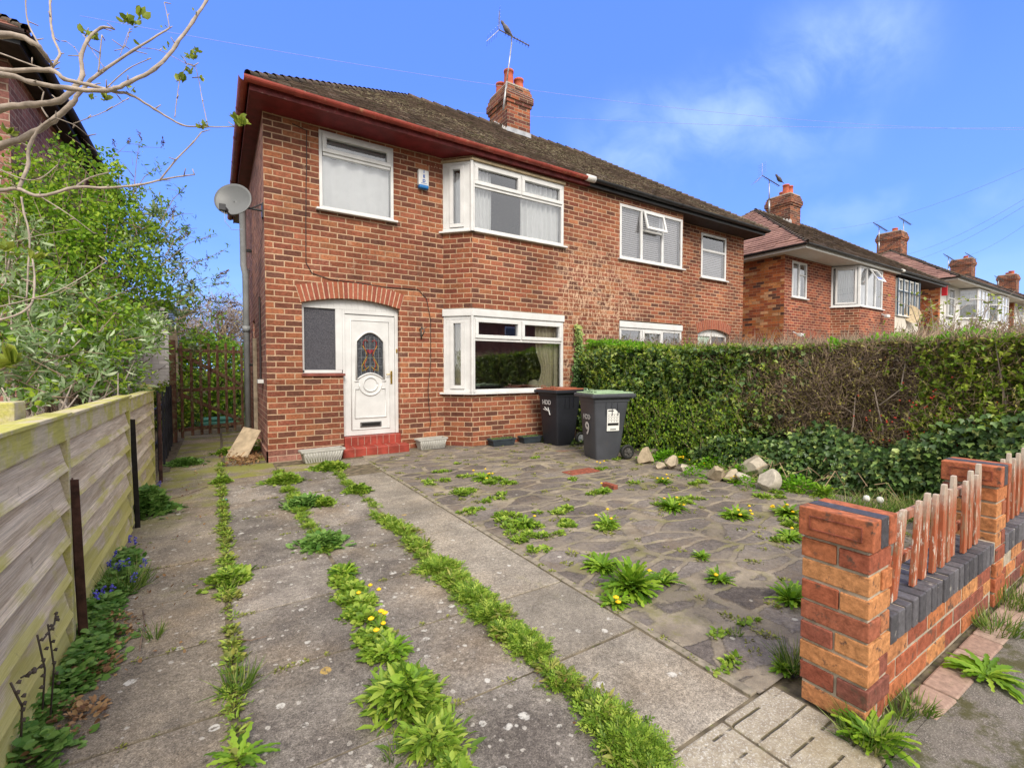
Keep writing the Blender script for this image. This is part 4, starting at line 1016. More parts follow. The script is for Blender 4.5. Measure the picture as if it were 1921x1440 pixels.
# ---- items fixed to the house
# satellite dish
dc = at(441, 379, 5.98); dn = Vector((-.45, -.85, .28)).normalized()
dish = thing('satellite_dish', 'grey satellite dish on a bracket at the top left corner of the brick house', 'satellite dish', (.55, 7.05, 3.30))
mb = MB(); du = dn.orthogonal().normalized(); dv = dn.cross(du); n = 28; rings = 8; RD = .225
for k in range(rings+1):
    r_ = RD*k/rings
    for j in range(n):
        a = 2*math.pi*j/n; mb.v.append(tuple(dc+du*(r_*math.cos(a))+dv*(r_*math.sin(a))*1.05+dn*(.055*(k/rings)**2)))
for k in range(rings):
    for j in range(n): mb.f.append([k*n+j, k*n+(j+1) % n, (k+1)*n+(j+1) % n, (k+1)*n+j]); mb.c.append(.5)
o_ = mb.build('reflector', M['dish'], dish, smooth=True); sm_ = o_.modifiers.new('solid', 'SOLIDIFY'); sm_.thickness = .008
mb = MB(); foot = dc-Vector((0, 0, .20))+dn*.02; lnb = at(420, 391, 5.72); mb.tube([foot, foot.lerp(lnb, .5)-Vector((0, 0, .02)), lnb], .011, 8); mb.build('feed_arm', M['dishdark'], dish)
mb = MB(); mb.tube([lnb+dn*.02, lnb-dn*.05], [.03, .035], 10); mb.box(lnb.x-.05, lnb.x+.02, lnb.y-.03, lnb.y+.03, lnb.z-.03, lnb.z+.05); mb.build('receiver', M['dishdark'], dish, bevel=.006)
mb = MB(); mb.tube([dc-dn*.02, dc-dn*.09, Vector((.48, 7.06, 3.36)), Vector((.575, 7.07, 3.36))], .014, 8); mb.box(.555, .572, 7.03, 7.13, 3.27, 3.46); mb.tube([Vector((.575, 7.07, 3.46)), Vector((.44, 7.06, 3.37))], .009, 6); mb.build('bracket', M['dishdark'], dish)
mb = MB(); mb.tube([lnb, lnb+Vector((.01, 0, -.16)), lnb+Vector((.08, .02, -.24)), lnb+Vector((.2, .1, -.2))], .004, 6); mb.build('lead', M['wire'], dish)
# alarm box
al = thing('alarm_box', 'white alarm bell box with blue base and blue lettering between the upstairs windows', 'alarm box', (2.78, WY-.03, 4.2))
mb = MB(); mb.box(2.695, 2.865, WY-.07, WY-.001, 4.10, 4.34); mb.build('cover', M['upvc'], al, bevel=.012)
mb = MB(); mb.box(2.70, 2.86, WY-.085, WY-.001, 4.055, 4.112); mb.build('base', M['bluepl'], al, bevel=.02)
def text_mesh(s_, size, mat, parent, loc, rot, name='lettering', ext=.001, align='CENTER', bold=0.0):
    cu_ = bpy.data.curves.new('txt', 'FONT'); cu_.body = s_; cu_.size = size; cu_.extrude = ext; cu_.align_x = align; cu_.align_y = 'CENTER'; cu_.space_line = 1.12; cu_.offset = bold
    tmp = bpy.data.objects.new('tmp', cu_); COL.objects.link(tmp)
    dg = bpy.context.evaluated_depsgraph_get(); dg.update()
    me = bpy.data.meshes.new_from_object(tmp.evaluated_get(dg)); bpy.data.objects.remove(tmp)
    me.transform(Matrix.Translation(Vector(loc)) @ rot.to_4x4())
    me.materials.clear()
    return link(name, me, mat, parent)
RF = Matrix.Rotation(R(90), 3, 'X')
text_mesh('I\nE\nD', .062, M['inkblue'], al, (2.782, WY-.0725, 4.238), RF, bold=.003)
mb = MB(); mb.box(2.735, 2.832, WY-.0725, WY-.0702, 4.130, 4.136); mb.build('small_print', M['inkblue'], al)
# cable on the facade
cab = [(572, 238), (590, 262), (576, 300), (574, 380), (576, 490), (585, 512), (620, 524), (668, 530), (720, 538), (775, 542), (798, 555), (808, 600), (808, 680), (803, 730), (800, 752), (807, 790), (806, 805)]
cab = [(548, 232), (575, 245), (575, 300), (574, 380), (574, 492), (585, 512), (620, 524), (668, 530), (720, 538), (785, 543), (800, 560), (808, 600), (808, 680), (803, 730), (804, 752), (808, 790), (806, 805)]
pts = [onY(x, y, WY-.012) for x, y in cab]
sm2 = []
for i in range(len(pts)-1):
    for k in range(4): sm2.append(pts[i].lerp(pts[i+1], k/4)+Vector((random.uniform(-.002, .002), 0, 0)))
mb = MB(); mb.tube(sm2, .0055, 6); tag(mb.build('cable', M['cable'], smooth=True), 'thin black cable looping down the brick front over the door arch', 'cable')
# hanging basket bracket
hb = MB(); a = onY(790, 622, WY-.01)
hb.tube([a+Vector((-.03, 0, .03)), a+Vector((-.02, -.10, .06)), a+Vector((.0, -.14, .0)), a+Vector((0, -.01, -.10))], .008, 6); hb.tube([a+Vector((0, 0, .05)), a+Vector((0, 0, -.12))], .01, 6); hb.tube([a+Vector((.05, -.1, .06)), a+Vector((.0, -.08, .03)), a+Vector((-.04, -.1, .06))], .006, 6)
tag(hb.build('wall_bracket', M['dkmetal'], smooth=True), 'small rusty scroll bracket on the brickwork right of the front door', 'bracket')
# TV aerials
def aerial(base, top, head_len, yaw, label, grid=True, lean=(0, 0), pole_r=.016, hs=1.0, mat=None):
    o = thing('tv_aerial', label, 'aerial', base, 'television aerials on the chimneys')
    base, top = Vector(base), Vector(top); m_ = mat or M['galv']
    mb = MB(); mid = base.lerp(top, .42); mb.tube([base, mid], pole_r*1.5, 8); mb.tube([mid, top], pole_r, 8); mb.build('mast', m_, o, smooth=True)
    dx = Vector((math.cos(yaw), math.sin(yaw), -.42)).normalized(); sx = Vector((-math.sin(yaw), math.cos(yaw), 0)); up = dx.cross(sx); up = up if up.z > 0 else -up
    c = top+Vector((0, 0, .12*hs))
    mb = MB(); mb.tube([top, c], pole_r*.8, 6); a0, a1 = c-dx*head_len*.42, c+dx*head_len*.58; mb.tube([a0, a1], .013*hs, 6)
    for i in range(9):
        p = c+dx*head_len*(-.2+.095*i)
        wv_ = .055*hs
        mb.tube([p-sx*wv_-up*.02, p+up*.015*hs, p+sx*wv_-up*.02], .005*hs, 5)
    mb.build('boom', M['dkmetal'], o)
    if grid:
        mb = MB()
        for s_ in (1, -1):
            r0 = a0+up*.02*s_; r1 = a0+up*.33*hs*s_-dx*.13*hs
            mb.tube([r0, r1], .007*hs, 5)
            for i in range(5):
                p = r0.lerp(r1, (i+.6)/5); mb.tube([p-sx*.17*hs, p+sx*.17*hs], .0035*hs, 4)
        mb.build('reflector_grid', M['galv'], o)
    return o, c, dx, up
tb = onY(944, 207, 9.30); tt = onY(960, 80, 9.30)
o, c, dx, up = aerial(tb, tt, .78, R(-25), 'tall tv aerial with wire reflector on the near mossy chimney', hs=1.15)
mb = MB()
for dz in (0, .05): mb.tube([Vector((5.80, 9.25, 7.73-dz)), Vector((6.52, 9.25, 7.71-dz)), Vector((6.56, 10.1, 7.71-dz))], .006, 5)
mb.build('lashing_band', M['galv'], o)
# pigeon
def bird(p, d_, s_, label):
    d_ = d_.normalized(); o = MB()
    prof = [(-.16, .004), (-.10, .010), (-.05, .030), (.0, .045), (.05, .044), (.085, .030), (.105, .024), (.125, .027), (.145, .018), (.155, .006), (.168, .002)]
    o.tube([Vector(p)+d_*x*s_+Vector((0, 0, .25*max(0, x)*s_*1.6)) for x, r_ in prof], [r_*s_ for x, r_ in prof], 12)
    return tag(o.build('bird', M['bird'], smooth=True), label, 'bird')
bird(c-dx*.10+Vector((0, 0, .07)), Vector((-.55, .25, .55)), 1.35, 'dark bird perched on the aerial above the near chimney')

# ------------------------------------------------------------------ neighbouring pairs
def small_window(par, u, w_, z, h, y, cols=2, frame=None, back='curtain', glass=None, bars=0):
    B = (Vector((u, y, z)), UX, NY); cells = []; vs = []
    fr = .05; cw = (w_-fr*2-(cols-1)*.05)/cols
    for i in range(cols):
        a = fr+i*(cw+.05); cells.append((a, a+cw, fr, h-fr, 0))
        if i: vs.append((a-.05, a, fr, h-fr))
    if bars: vs.append((fr, w_-fr, h*.66, h*.66+.04))
    wo = window(par, B, w_, h, vsplit=vs, cells=cells, frame=frame, glass=glass)
    curtain(wo, B, .03, w_-.03, .03, h-.03, -.15, folds=6, amp=.015)
    return wo
# second pair
h2 = thing('semi_detached_house', 'orange-sided brick pair with white soffit and white bay just beyond the near pair', 'house', (19.1, 6.96, 0), 'houses in the street row')
X2, X2r = 13.6, 23.9
z2 = 4.50
mb = MB(); hp = [(14.55, .02), (15.75, .02)]+arc(14.55, 15.75, 2.0, .18, rev=True)
mb.wall(Bf, rect(X2, 16.4, 0, z2), [rect(14.0, 14.85, 3.32, 4.36), hp]); mb.build('front_wall', M['brick_far'], h2); mb = MB(); mb.wall(Bf, rect(22.3, X2r, 0, z2), [rect(22.6, 23.5, 3.3, 4.3)]); mb.build('front_wall', M['brick_far'], h2)
mb = MB(); mb.wall((Vector((X2, 0, 0)), Vector((0, 1, 0)), Vector((-1, 0, 0))), rect(WY, 12.2, 0, z2), [rect(7.9, 8.25, 1.3, 2.0)]); mb.build('side_wall', M['brick_orange'], h2)
mb = MB(); mb.wall((Vector((X2r, 0, 0)), Vector((0, 1, 0)), Vector((1, 0, 0))), rect(WY, 12.2, 0, z2)); mb.wall((Vector((0, 12.2, 0)), UX, NY), rect(X2, X2r, 0, z2)); mb.box(X2+.05, X2r-.05, 7.3, 12, 2.3, 2.5); mb.build('back_wall', M['brick_far'], h2)
b0, b1 = Vector((16.4, WY, 0)), Vector((16.85, 6.35, 0)); bx = (b1-b0).normalized(); bn = Vector((bx.y, -bx.x, 0)); BL = (b1-b0).length
for za, zb in ((0, .8), (2.0, 3.2)): mb = MB(); mb.obox((b0, bx, bn), 0, BL, za, zb, -.1, 0); mb.build('bay_cheek', M['brick_cant'], h2)
B35 = (Vector((0, 6.35, 0)), UX, NY)
mb = MB()
for a, b_, c, d_ in ((16.85, 19.6, 0, .8), (16.85, 19.6, 2.0, 3.2), (18.55, 19.6, .8, 2.0), (18.55, 19.6, 3.2, z2)): mb.wall(B35, rect(a, b_, c, d_))
mb.build('bay_wall', M['brick_far'], h2)
mb = MB(); mb.wall(B35, rect(19.6, 21.85, 0, 3.05)); mb.wall((Vector((21.85, 6.35, 0)), Vector((.6, .8, 0)).normalized(), Vector((.8, -.6, 0))), rect(0, .76, 0, z2)); mb.build('rendered_wall', M['cream_render'], h2)
window(h2, (Vector((14.0, WY-.01, 3.32)), UX, NY), .85, 1.04, vsplit=[(.38, .44, .05, .99), (.44, .80, .66, .70)], cells=[(.05, .38, .05, .99, 0), (.44, .80, .05, .66, 0), (.44, .80, .70, .99, 0)])
curtain(h2, (Vector((14.0, WY, 3.32)), UX, NY), .05, .8, .05, .98, -.15)
wz = window(h2, (b0+Vector((0, 0, 3.2)), bx, bn), BL, 1.25, cells=[(.12, BL-.1, .08, 1.18, 1)]); curtain(wz, (b0+Vector((0, 0, 3.2)), bx, bn), .1, BL-.1, .06, 1.18, -.14)
wz = window(h2, (Vector((16.85, 6.35, 3.2)), UX, NY), 1.70, 1.25, vsplit=[(.50, .56, .05, 1.2), (1.12, 1.18, .05, 1.2)], cells=[(.05, .5, .05, 1.2, 0), (.56, 1.12, .05, 1.2, 0), (1.18, 1.65, .05, 1.2, 0)]); curtain(wz, (Vector((16.85, 6.35, 3.2)), UX, NY), .05, 1.6, .05, 1.18, -.15)
vent(wz, 17.40, 18.0, 4.42, 4.0, 6.34, .25, M['upvc'])
mb = MB(); mb.wall(B35, rect(16.85, 18.55, 1.80, 1.995), w=.01); mb.obox((b0, bx, bn), 0, BL, 1.80, 1.995, -.05, .01); mb.build('lead_head', M['dkmetal'], h2)
window(h2, (Vector((16.85, 6.35, .8)), UX, NY), 1.70, 1.0, vsplit=[(.55, .6, .05, .95), (1.1, 1.15, .05, .95)], cells=[(.05, .55, .05, .95, 0), (.6, 1.1, .05, .95, 0), (1.15, 1.65, .05, .95, 0)]); window(h2, (b0+Vector((0, 0, .8)), bx, bn), BL, 1.0)
wz = window(h2, (Vector((19.75, 6.35, 3.10)), UX, NY), 2.05, 1.28, frame=M['white_paint'], vsplit=[(.50, .56, .05, 1.23), (1.0, 1.06, .05, 1.23), (1.5, 1.56, .05, 1.23), (.05, 2.0, .86, .91)], cells=[(.05, 2.0, .05, 1.23, 0)])
curtain(wz, (Vector((19.75, 6.35, 3.1)), UX, NY), .05, 2.0, .05, 1.2, -.12)
mb = MB(); Bq = (Vector((19.75, 6.35, 3.10)), UX, NY)
for k in range(5): mb.obox(Bq, .0+k*.5, .05+k*.5, .0, 1.28, .004, .03)
mb.obox(Bq, 0, 2.05, .84, .87, .004, .025); mb.build('blue_bars', M['blue_frame'], wz)
Bq = (Vector((21.87, 6.40, 3.0)), Vector((.6, .8, 0)), Vector((.8, -.6, 0)))
window(h2, (Vector((22.55, WY-.01, 3.1)), UX, NY), .9, 1.2, frame=M['blue_frame'])
arch_bricks(h2, Bf, 14.5, 15.8, 2.0, .18, n=18)
window(h2, (Vector((14.6, WY+.08, .9)), UX, NY), 1.1, 1.15, vsplit=[(.5, .55, .05, 1.1)], cells=[(.05, .5, .05, 1.1, 0), (.55, 1.05, .05, 1.1, 0)], glass=M['glass_side'], sill=False)
hip_roof(h2, 13.22, 24.3, 6.20, 12.8, 4.60, 3.25, 6.95, (M['tile_dark'], M['tile_pink']), tw=.30, nc=26, lift=.022)
eaves(h2, 13.24, 24.28, 6.24, 12.7, z2-.02, X2, X2r, WY, (M['white_paint'], M['black']), (M['black'], M['black']), (M['white_paint'], M['blk_soffit']), split=19.7, gr=.05)
chimney(h2, 18.3, 19.05, 9.2, 10.1, 6.4, 7.85, pots=((.25, .3, .42), (.62, .3, .42), (.85, .7, .34)))
mb = MB(); k = 7
for i in range(k):
    y0 = 9.15+.8*i/k; z0 = 6.75+(y0-9.2)*.35; mb.hexa([(18.27, y0, z0-.10), (18.295, y0, z0-.1), (18.295, y0+.16, z0), (18.27, y0+.16, z0), (18.27, y0, z0+.1), (18.295, y0, z0+.1), (18.295, y0+.05, z0+.15), (18.27, y0+.05, z0+.15)])
mb.build('stepped_flashing', M['white_lead'], h2)
cam_ = thing('security_camera', 'white security camera on the brick corner beside the second pair front door arch', 'camera', (14.1, 6.9, 2.2))
mb = MB(); mb.box(14.0, 14.3, 6.70, 6.80, 2.17, 2.27); mb.build('body', M['upvc'], cam_, bevel=.02)
mb = MB(); mb.tube([(14.12, 6.78, 2.22), (14.1, 6.95, 2.32)], .02, 6); mb.build('arm', M['upvc'], cam_)
cam_ = thing('security_camera', 'white security camera below the bay window of the second pair', 'camera', (18.2, 6.3, 2.95))
mb = MB(); mb.box(18.35, 18.6, 6.14, 6.24, 2.92, 3.02); mb.build('body', M['upvc'], cam_, bevel=.02)
mb = MB(); mb.tube([(18.5, 6.22, 2.98), (18.5, 6.35, 3.05)], .02, 6); mb.build('arm', M['upvc'], cam_)
ln = thing('wall_lantern', 'black coach lantern on the wall left of the second pair arched door', 'lantern', (14.35, 6.9, 1.7))
mb = MB(); mb.lathe([(.02, .30), (.09, .22), (.10, .20)], (14.4, 6.78, 1.55), 8); mb.lathe([(.06, 0), (.05, -.04), (.0, -.05)], (14.4, 6.78, 1.55), 8); mb.tube([(14.4, 6.78, 1.85), (14.4, 6.95, 1.8)], .015, 6); mb.build('lantern_frame', M['black'], ln)
mb = MB(); mb.lathe([(.055, 0), (.085, .2)], (14.4, 6.78, 1.55), 8); mb.build('lantern_glass', M['upvc'], ln)
# third and fourth pairs
def far_pair(x0, wdt, z, lab, apex, wall_m, chx):
    h = thing('semi_detached_house', lab, 'house', (x0+wdt/2, 6.8, 0), 'houses in the street row')
    Y = 6.75
    mb = MB(); mb.wall((Vector((0, Y, 0)), UX, NY), rect(x0, x0+wdt, 0, z)); mb.wall((Vector((0, 12.0, 0)), UX, NY), rect(x0, x0+wdt, 0, z)); mb.build('front_wall', wall_m, h)
    mb = MB(); mb.wall((Vector((x0, 0, 0)), Vector((0, 1, 0)), Vector((-1, 0, 0))), rect(Y, 12, 0, z)); mb.box(x0-.012, x0+.2, Y-.012, Y+.25, 0, z); mb.build('side_wall', M['brick_orange'], h)
    for off in (2.6, 5.9):
        c0, c1 = Vector((x0+off, Y, 0)), Vector((x0+off+.45, 6.2, 0)); ex = (c1-c0).normalized(); en = Vector((ex.y, -ex.x, 0)); EL = (c1-c0).length
        mb = MB(); mb.obox((c0, ex, en), 0, EL, 0, 3.45, -.1, 0); mb.box(c1.x, c1.x+1.7, 6.2, Y, 0, 3.45); mb.hexa([(c1.x+1.7, 6.2, 0), (c1.x+2.1, Y, 0), (c1.x+1.8, Y, 0), (c1.x+1.6, 6.3, 0), (c1.x+1.7, 6.2, z), (c1.x+2.1, Y, z), (c1.x+1.8, Y, z), (c1.x+1.6, 6.3, z)])
        mb.build('bay_wall', wall_m, h)
        wz = window(h, (c0+Vector((0, 0, 3.48)), ex, en), EL, z-3.55, vsplit=[(.05, EL-.05, .82, .87)]); curtain(wz, (c0+Vector((0, 0, 3.48)), ex, en), .05, EL-.05, .05, z-3.6, -.14)
        wz = window(h, (Vector((c1.x, 6.2, 3.48)), UX, NY), 1.7, z-3.55, vsplit=[(.55, .6, .05, z-3.6), (1.1, 1.15, .05, z-3.6), (.05, 1.65, .82, .87)]); curtain(wz, (Vector((c1.x, 6.2, 3.48)), UX, NY), .05, 1.65, .05, z-3.6, -.14)
        break_ = 0
    for off in (1.0, wdt-1.9):
        B = (Vector((x0+off, Y-.075, 3.5)), UX, NY); wz = window(h, B, .85, z-3.65, vsplit=[(.05, .8, .75, .8)])
    rise = 2.15
    hip_roof(h, x0-.35, x0+wdt+.35, 6.05, 12.7, z+.08, 3.2, z+.08+rise, (M['tile_dark'], M['tile_pink']), tw=.4, nc=22, lift=.025)
    eaves(h, x0-.33, x0+wdt+.33, 6.08, 12.6, z-.02, x0, x0+wdt, Y, (M['white_paint'],), (M['black'],), (M['cream_render'],), gr=.05)
    chimney(h, chx, chx+.85, 9.2, 10.2, z+1.6, z+3.3, pots=((.2, .3, .2), (.6, .4, .18)))
    return h
far_pair(25.3, 10.6, 4.85, 'white rendered pair with pinkish side roof slope and a red board at its corner', 0, M['white_render'], 28.9)
far_pair(37.2, 10.6, 4.95, 'farthest white rendered pair at the right end of the row', 0, M['white_render'], 40.3)
mb = MB(); mb.box(50.5, 50.5+9, 6.9, 12, 0, 4.9); hq = thing('brick_house', 'distant brick house whose chimney shows at the right edge of the row', 'house', (55, 7, 0), 'houses in the street row'); mb.build('wall', M['brick_far'], hq)
hip_roof(hq, 50.2, 59.8, 6.5, 12.5, 4.95, 3.0, 7.1, (M['tile_dark'], M['tile_pink']), tw=.5, nc=16, lift=.02); chimney(hq, 50.2, 51.1, 9, 10, 6.2, 8.3)
mb = MB(); mb.box(25.18, 25.26, 6.45, 6.62, 4.25, 4.75); tag(mb.build('red_board', M['redsign']), 'small red board under the eaves at the corner of the white rendered pair', 'sign')
def aer_px(x, yb, yt, Y, lab, hs=1.6, yaw=R(-20), ln_=.9, grid=False):
    aerial(onY(x, yb, Y), onY(x, yt, Y), ln_, yaw, lab, grid=grid, hs=hs, pole_r=.02)
aer_px(1443, 400, 345, 9.2, 'tv aerial on the chimney of the second pair', hs=1.2, ln_=.8, grid=True)
aer_px(1649, 470, 432, 9.3, 'tv aerial left of the chimney on the white rendered pair', ln_=.9)
aer_px(1695, 468, 420, 9.5, 'taller tv aerial right of the chimney on the white rendered pair', ln_=.9)
aer_px(1779, 515, 488, 9.5, 'tv aerial left of the third chimney down the row', ln_=1.0)
aer_px(1819, 510, 485, 9.5, 'tv aerial right of the third chimney down the row', ln_=1.0)
aer_px(1873, 545, 527, 9.5, 'tiny tv aerial left of the farthest chimney', ln_=1.0)
aer_px(1896, 540, 515, 9.5, 'tiny tv aerial right of the farthest chimney', ln_=.3)
bird(onY(1463, 338, 9.2), Vector((-1, .2, .4)), 1.5, 'dark bird perched on the aerial of the second pair')
# dish on third pair gap
sdm = thing('satellite_dish', 'brownish dish low on the side of the gap beside the white rendered pair', 'satellite dish', (24.3, 6.4, 3.2))
mb = MB(); n = 20; c0 = onY(1708, 590, 6.3); dn2 = Vector((-.5, -.8, .35)).normalized(); du = dn2.orthogonal().normalized(); dv = dn2.cross(du)
for k in range(5):
    for j in range(n): a = 2*math.pi*j/n; mb.v.append(tuple(c0+(du*math.cos(a)+dv*math.sin(a))*.36*k/4+dn2*.05*(k/4)**2))
for k in range(4):
    for j in range(n): mb.f.append([k*n+j, k*n+(j+1) % n, (k+1)*n+(j+1) % n, (k+1)*n+j]); mb.c.append(.5)
mb.build('reflector', M['tanwood'], sdm, smooth=True)
mb = MB(); mb.tube([c0, c0+Vector((.1, .1, -.3)), c0+Vector((.3, .5, -.35))], .03, 6); mb.build('bracket', M['dkmetal'], sdm)

# left neighbour
nb = thing('neighbour_house', 'shaded brick neighbour house at the left edge with dark eaves above the shrubs', 'house', (-7, 7.4, 0), 'houses in the street row')
nx1 = -1.86
mb = MB(); mb.wall((Vector((nx1, 0, 0)), Vector((0, 1, 0)), Vector((1, 0, 0))), [(7.35, 0), (12.4, 0), (12.4, 4.7), (7.35, 4.7)]); mb.wall((Vector((0, 7.35, 0)), UX, NY), rect(-12.8, nx1, 0, 4.7)); mb.wall((Vector((0, 12.4, 0)), UX, NY), rect(-12.8, nx1, 0, 4.7)); mb.build('wall', M['brick_nbr'], nb)
eaves(nb, -13, -1.66, 6.93, 12.8, 4.64, -12.8, nx1, 7.35, (M['black'],), (M['blk_soffit'],), (M['blk_soffit'],), gr=.055)
hip_roof(nb, -13.05, -1.60, 6.88, 12.9, 4.76, 3.0, 6.9, (M['tile_side'], M['tile_side']), tw=.3, nc=26)
# white outbuilding
gbm = brick_mat('white_painted_brick', [(.74, .72, .72), (.70, .68, .70), (.78, .76, .76)], (.60, .58, .58), mw=.010, mott=.12)
gb = thing('garage', 'white painted brick outbuilding showing through the shrubs left of the gate', 'garage', (-2, 12.8, 0))
mb = MB(); mb.box(-5.5, -.86, 12.75, 15, 0, 2.65); mb.build('wall', gbm, gb)
mb = MB(); mb.box(-5.6, -.80, 12.68, 15.1, 2.651, 2.75); mb.build('roof', M['dkmetal'], gb)
mb = MB(); mb.box(-.855, -.70, 12.72, 12.95, 0, 2.2); mb.build('door_post', M['oldwood'], gb)
# back garden fence behind gate
mb = MB(); mb.box(-.6, 1.5, 15.5, 15.55, 0, 1.2); tag(mb.build('back_fence', M['oldwood']), 'grey boards at the end of the passage beyond the brown gate', 'fence')
mb = MB(); mb.box(-.30, .35, 11.6, 11.9, .02, .14); mb.box(-.25, .3, 11.63, 11.87, .14, .22); tag(mb.build('sandpit_lid', M['teal'], bevel=.03), 'low teal plastic lid on the ground behind the brown gate', 'lid')

# opposite side of the street, mirrored in the windows
op = thing('opposite_house', 'red brick house across the street, mirrored in the ground-floor panes', 'house', (6, -18, 0))
mb = MB(); mb.box(-8, 26, -24, -17.5, 0, 4.9); mb.build('wall', M['brick_far'], op)
mb = MB(); mb.hexa([(-8.4, -17.1, 4.9), (26.4, -17.1, 4.9), (26.4, -24.5, 4.9), (-8.4, -24.5, 4.9), (-5, -20.6, 7.0), (23, -20.6, 7.0), (23, -21, 7.0), (-5, -21, 7.0)][::1]); mb.build('roof', M['tile_dark'], op)
for x in (-5, 0, 4, 9.5, 14, 19):
    for z in (1.0, 3.4): mb = MB(); mb.box(x, x+1.8, -17.49, -17.44, z, z+1.1); wq = mb.build('window', M['upvc'], op); mb = MB(); mb.box(x+.1, x+1.7, -17.43, -17.42, z+.1, z+1.0); mb.build('pane', M['glass_side'], wq)
mb = MB(); mb.box(-10, 30, -11, -10.2, -.1, 1.3); oh = thing('opposite_hedge', 'dark hedge across the street, mirrored in the ground-floor bay', 'hedge', (10, -10.5, 0)); mb.build('core', M['bark_dk'], oh)
N = 9000; P_ = np.column_stack([rng.uniform(-10, 30, N), rng.uniform(-10.3, -10.05, N), rng.uniform(0, 1.45, N)]); scatter('foliage', OVAL, P_, rdir(N), rdir(N), .11, M['lf_privet'], oh)

# overhead wires
def wire(a, b_, lab, sag=.3, r=.006, grp='overhead wires'):
    a, b_ = Vector(a), Vector(b_); mb = MB(); n = 24
    mb.tube([a.lerp(b_, i/n)-Vector((0, 0, sag*4*(i/n)*(1-i/n))) for i in range(n+1)], r, 5)
    tag(mb.build('overhead_wire', M['wire'], smooth=True), lab, 'wire', grp)
wire(at(150, 30, 9), at(2100, 240, 17), 'upper of the two long wires crossing the sky above the near roof', .75, .0045)
wire(at(700, 198, 16), at(2100, 236, 17), 'lower of the two long wires crossing the sky above the near roof', .35, .006)
wire(at(1560, 430, 30), at(2000, 280, 16), 'long faint wire rising to the right over the second pair', .5, .006)
wire(at(1690, 480, 30), at(1990, 330, 16), 'upper wire of the bundle fanning to the right edge above the far houses', .4, .006)
wire(at(1700, 492, 32), at(1990, 342, 16), 'lower wire of the bundle fanning to the right edge above the far houses', .4, .006)
wire(at(1815, 480, 32), at(1990, 370, 18), 'short wire low at the right edge above the third chimney', .3, .006)
for i, (z, y) in enumerate(((6.6, -5), (6.1, -5.3), (5.9, -5.1), (7.4, -8))):
    wire((-20, y, z), (30, y-2, z-.5), ['highest', 'second', 'third', 'farther'][i]+' wire along the street, mirrored in the upstairs panes', .6, .02, 'street wires behind the viewer')

# ------------------------------------------------------------------ left fence
fn = thing('panel_fence', 'low weathered timber panel fence green with algae along the left of the drive', 'fence', (-.57, 4, 0))
FX = -.56
pan = [(-.85, .97), (.975, 2.785), (2.80, 4.62), (4.635, 6.40)]
xe = {0: -.55, 1: -.555, 2: -.575, 3: -.575}
for i, (a, b_) in enumerate(pan):
    mb = MB(); x0_ = -.572-.014*i; top = [1.06, 1.055, 1.045, 1.02][i]
    zb = .03; nbd = 6; hs_ = (top-.06-zb)/nbd
    for k in range(nbd):
        mb.rc = random.random()
        z0 = zb+k*hs_; z1 = z0+hs_+.018; t_ = .012
        # waney-edged boards: each laps over the one below
        n = 16; r0 = random.random()*.8
        for j in range(n):
            ya, yb = a+.045+(b_-a-.09)*j/n, a+.045+(b_-a-.09)*(j+1)/n
            f = lambda y: .002*math.sin(y*3.7+k*1.7)+.0015*math.sin(y*8.3+k*3.1+i)+.001*math.sin(y*23+k)
            za, zb2 = z0+f(ya)-.025, z0+f(yb)-.025; ma, mb_ = za+.034+.003*math.sin(ya*6+k), zb2+.034+.003*math.sin(yb*6+k)
            mb.rc = .95
            mb.hexa([(x0_-.004, ya, za), (x0_+.040, ya, za), (x0_+.040, yb, zb2), (x0_-.004, yb, zb2), (x0_-.004, ya, ma), (x0_+.026, ya, ma), (x0_+.026, yb, mb_), (x0_-.004, yb, mb_)])
            mb.rc = r0
            mb.hexa([(x0_-.004, ya, ma), (x0_+.026, ya, ma), (x0_+.026, yb, mb_), (x0_-.004, yb, mb_), (x0_-.018, ya, z1), (x0_-.010, ya, z1), (x0_-.010, yb, z1), (x0_-.018, yb, z1)])
    mb.rc = None
    pn = mb.build('fence_panel', M['fence'], fn)
    mb = MB()
    for y in (a, b_-.04): mb = MB(); mb.box(x0_-.012, x0_+.036, y, y+.04, .02, top-.055); mb.build('batten', M['fcap'], pn, bevel=.003)
    mb = MB(); mb.box(x0_+.012, x0_+.034, a+.001, b_-.001, top-.115, top-.012); mb.box(x0_-.045, x0_+.046, a-.003, b_+.003, top-.0119, top+.004); mb.build('cap_rail', M['fcap'], pn, bevel=.003)
mb = MB(); mb.box(-.78, -.66, 2.55, 2.68, 0, 1.12); mb.build('fence_post', M['fcap'], fn, bevel=.006); mb = MB(); mb.box(-.72, -.60, 6.42, 6.54, 0, 1.08); mb.build('fence_post', M['fcap'], fn, bevel=.006)
def iron_post(x0, y0, x1, y1, z1, mat, lab):
    mb = MB(); s_ = .028
    for (ox, oy, wx, wy_) in ((0, -s_, .006, 2*s_), (0, -s_, .034, .006)):
        mb.hexa([(x0+ox, y0+oy, -.02), (x0+ox+wx, y0+oy, -.02), (x0+ox+wx, y0+oy+wy_, -.02), (x0+ox, y0+oy+wy_, -.02), (x1+ox, y1+oy, z1), (x1+ox+wx, y1+oy, z1), (x1+ox+wx, y1+oy+wy_, z1), (x1+ox, y1+oy+wy_, z1)])
    tag(mb.build('iron_stake', mat), lab, 'stake', 'iron stakes propping the panel fence')
iron_post(-.543, 2.82, -.556, 2.79, .76, M['rust'], 'rusty brown angle iron stake nearest the camera against the panel fence')
iron_post(-.555, 4.66, -.568, 4.63, .86, M['rust_dk'], 'middle black angle iron stake against the panel fence')
iron_post(-.545, 6.38, -.56, 6.55, .98, M['rust'], 'leaning brown iron stake at the far end of the panel fence')

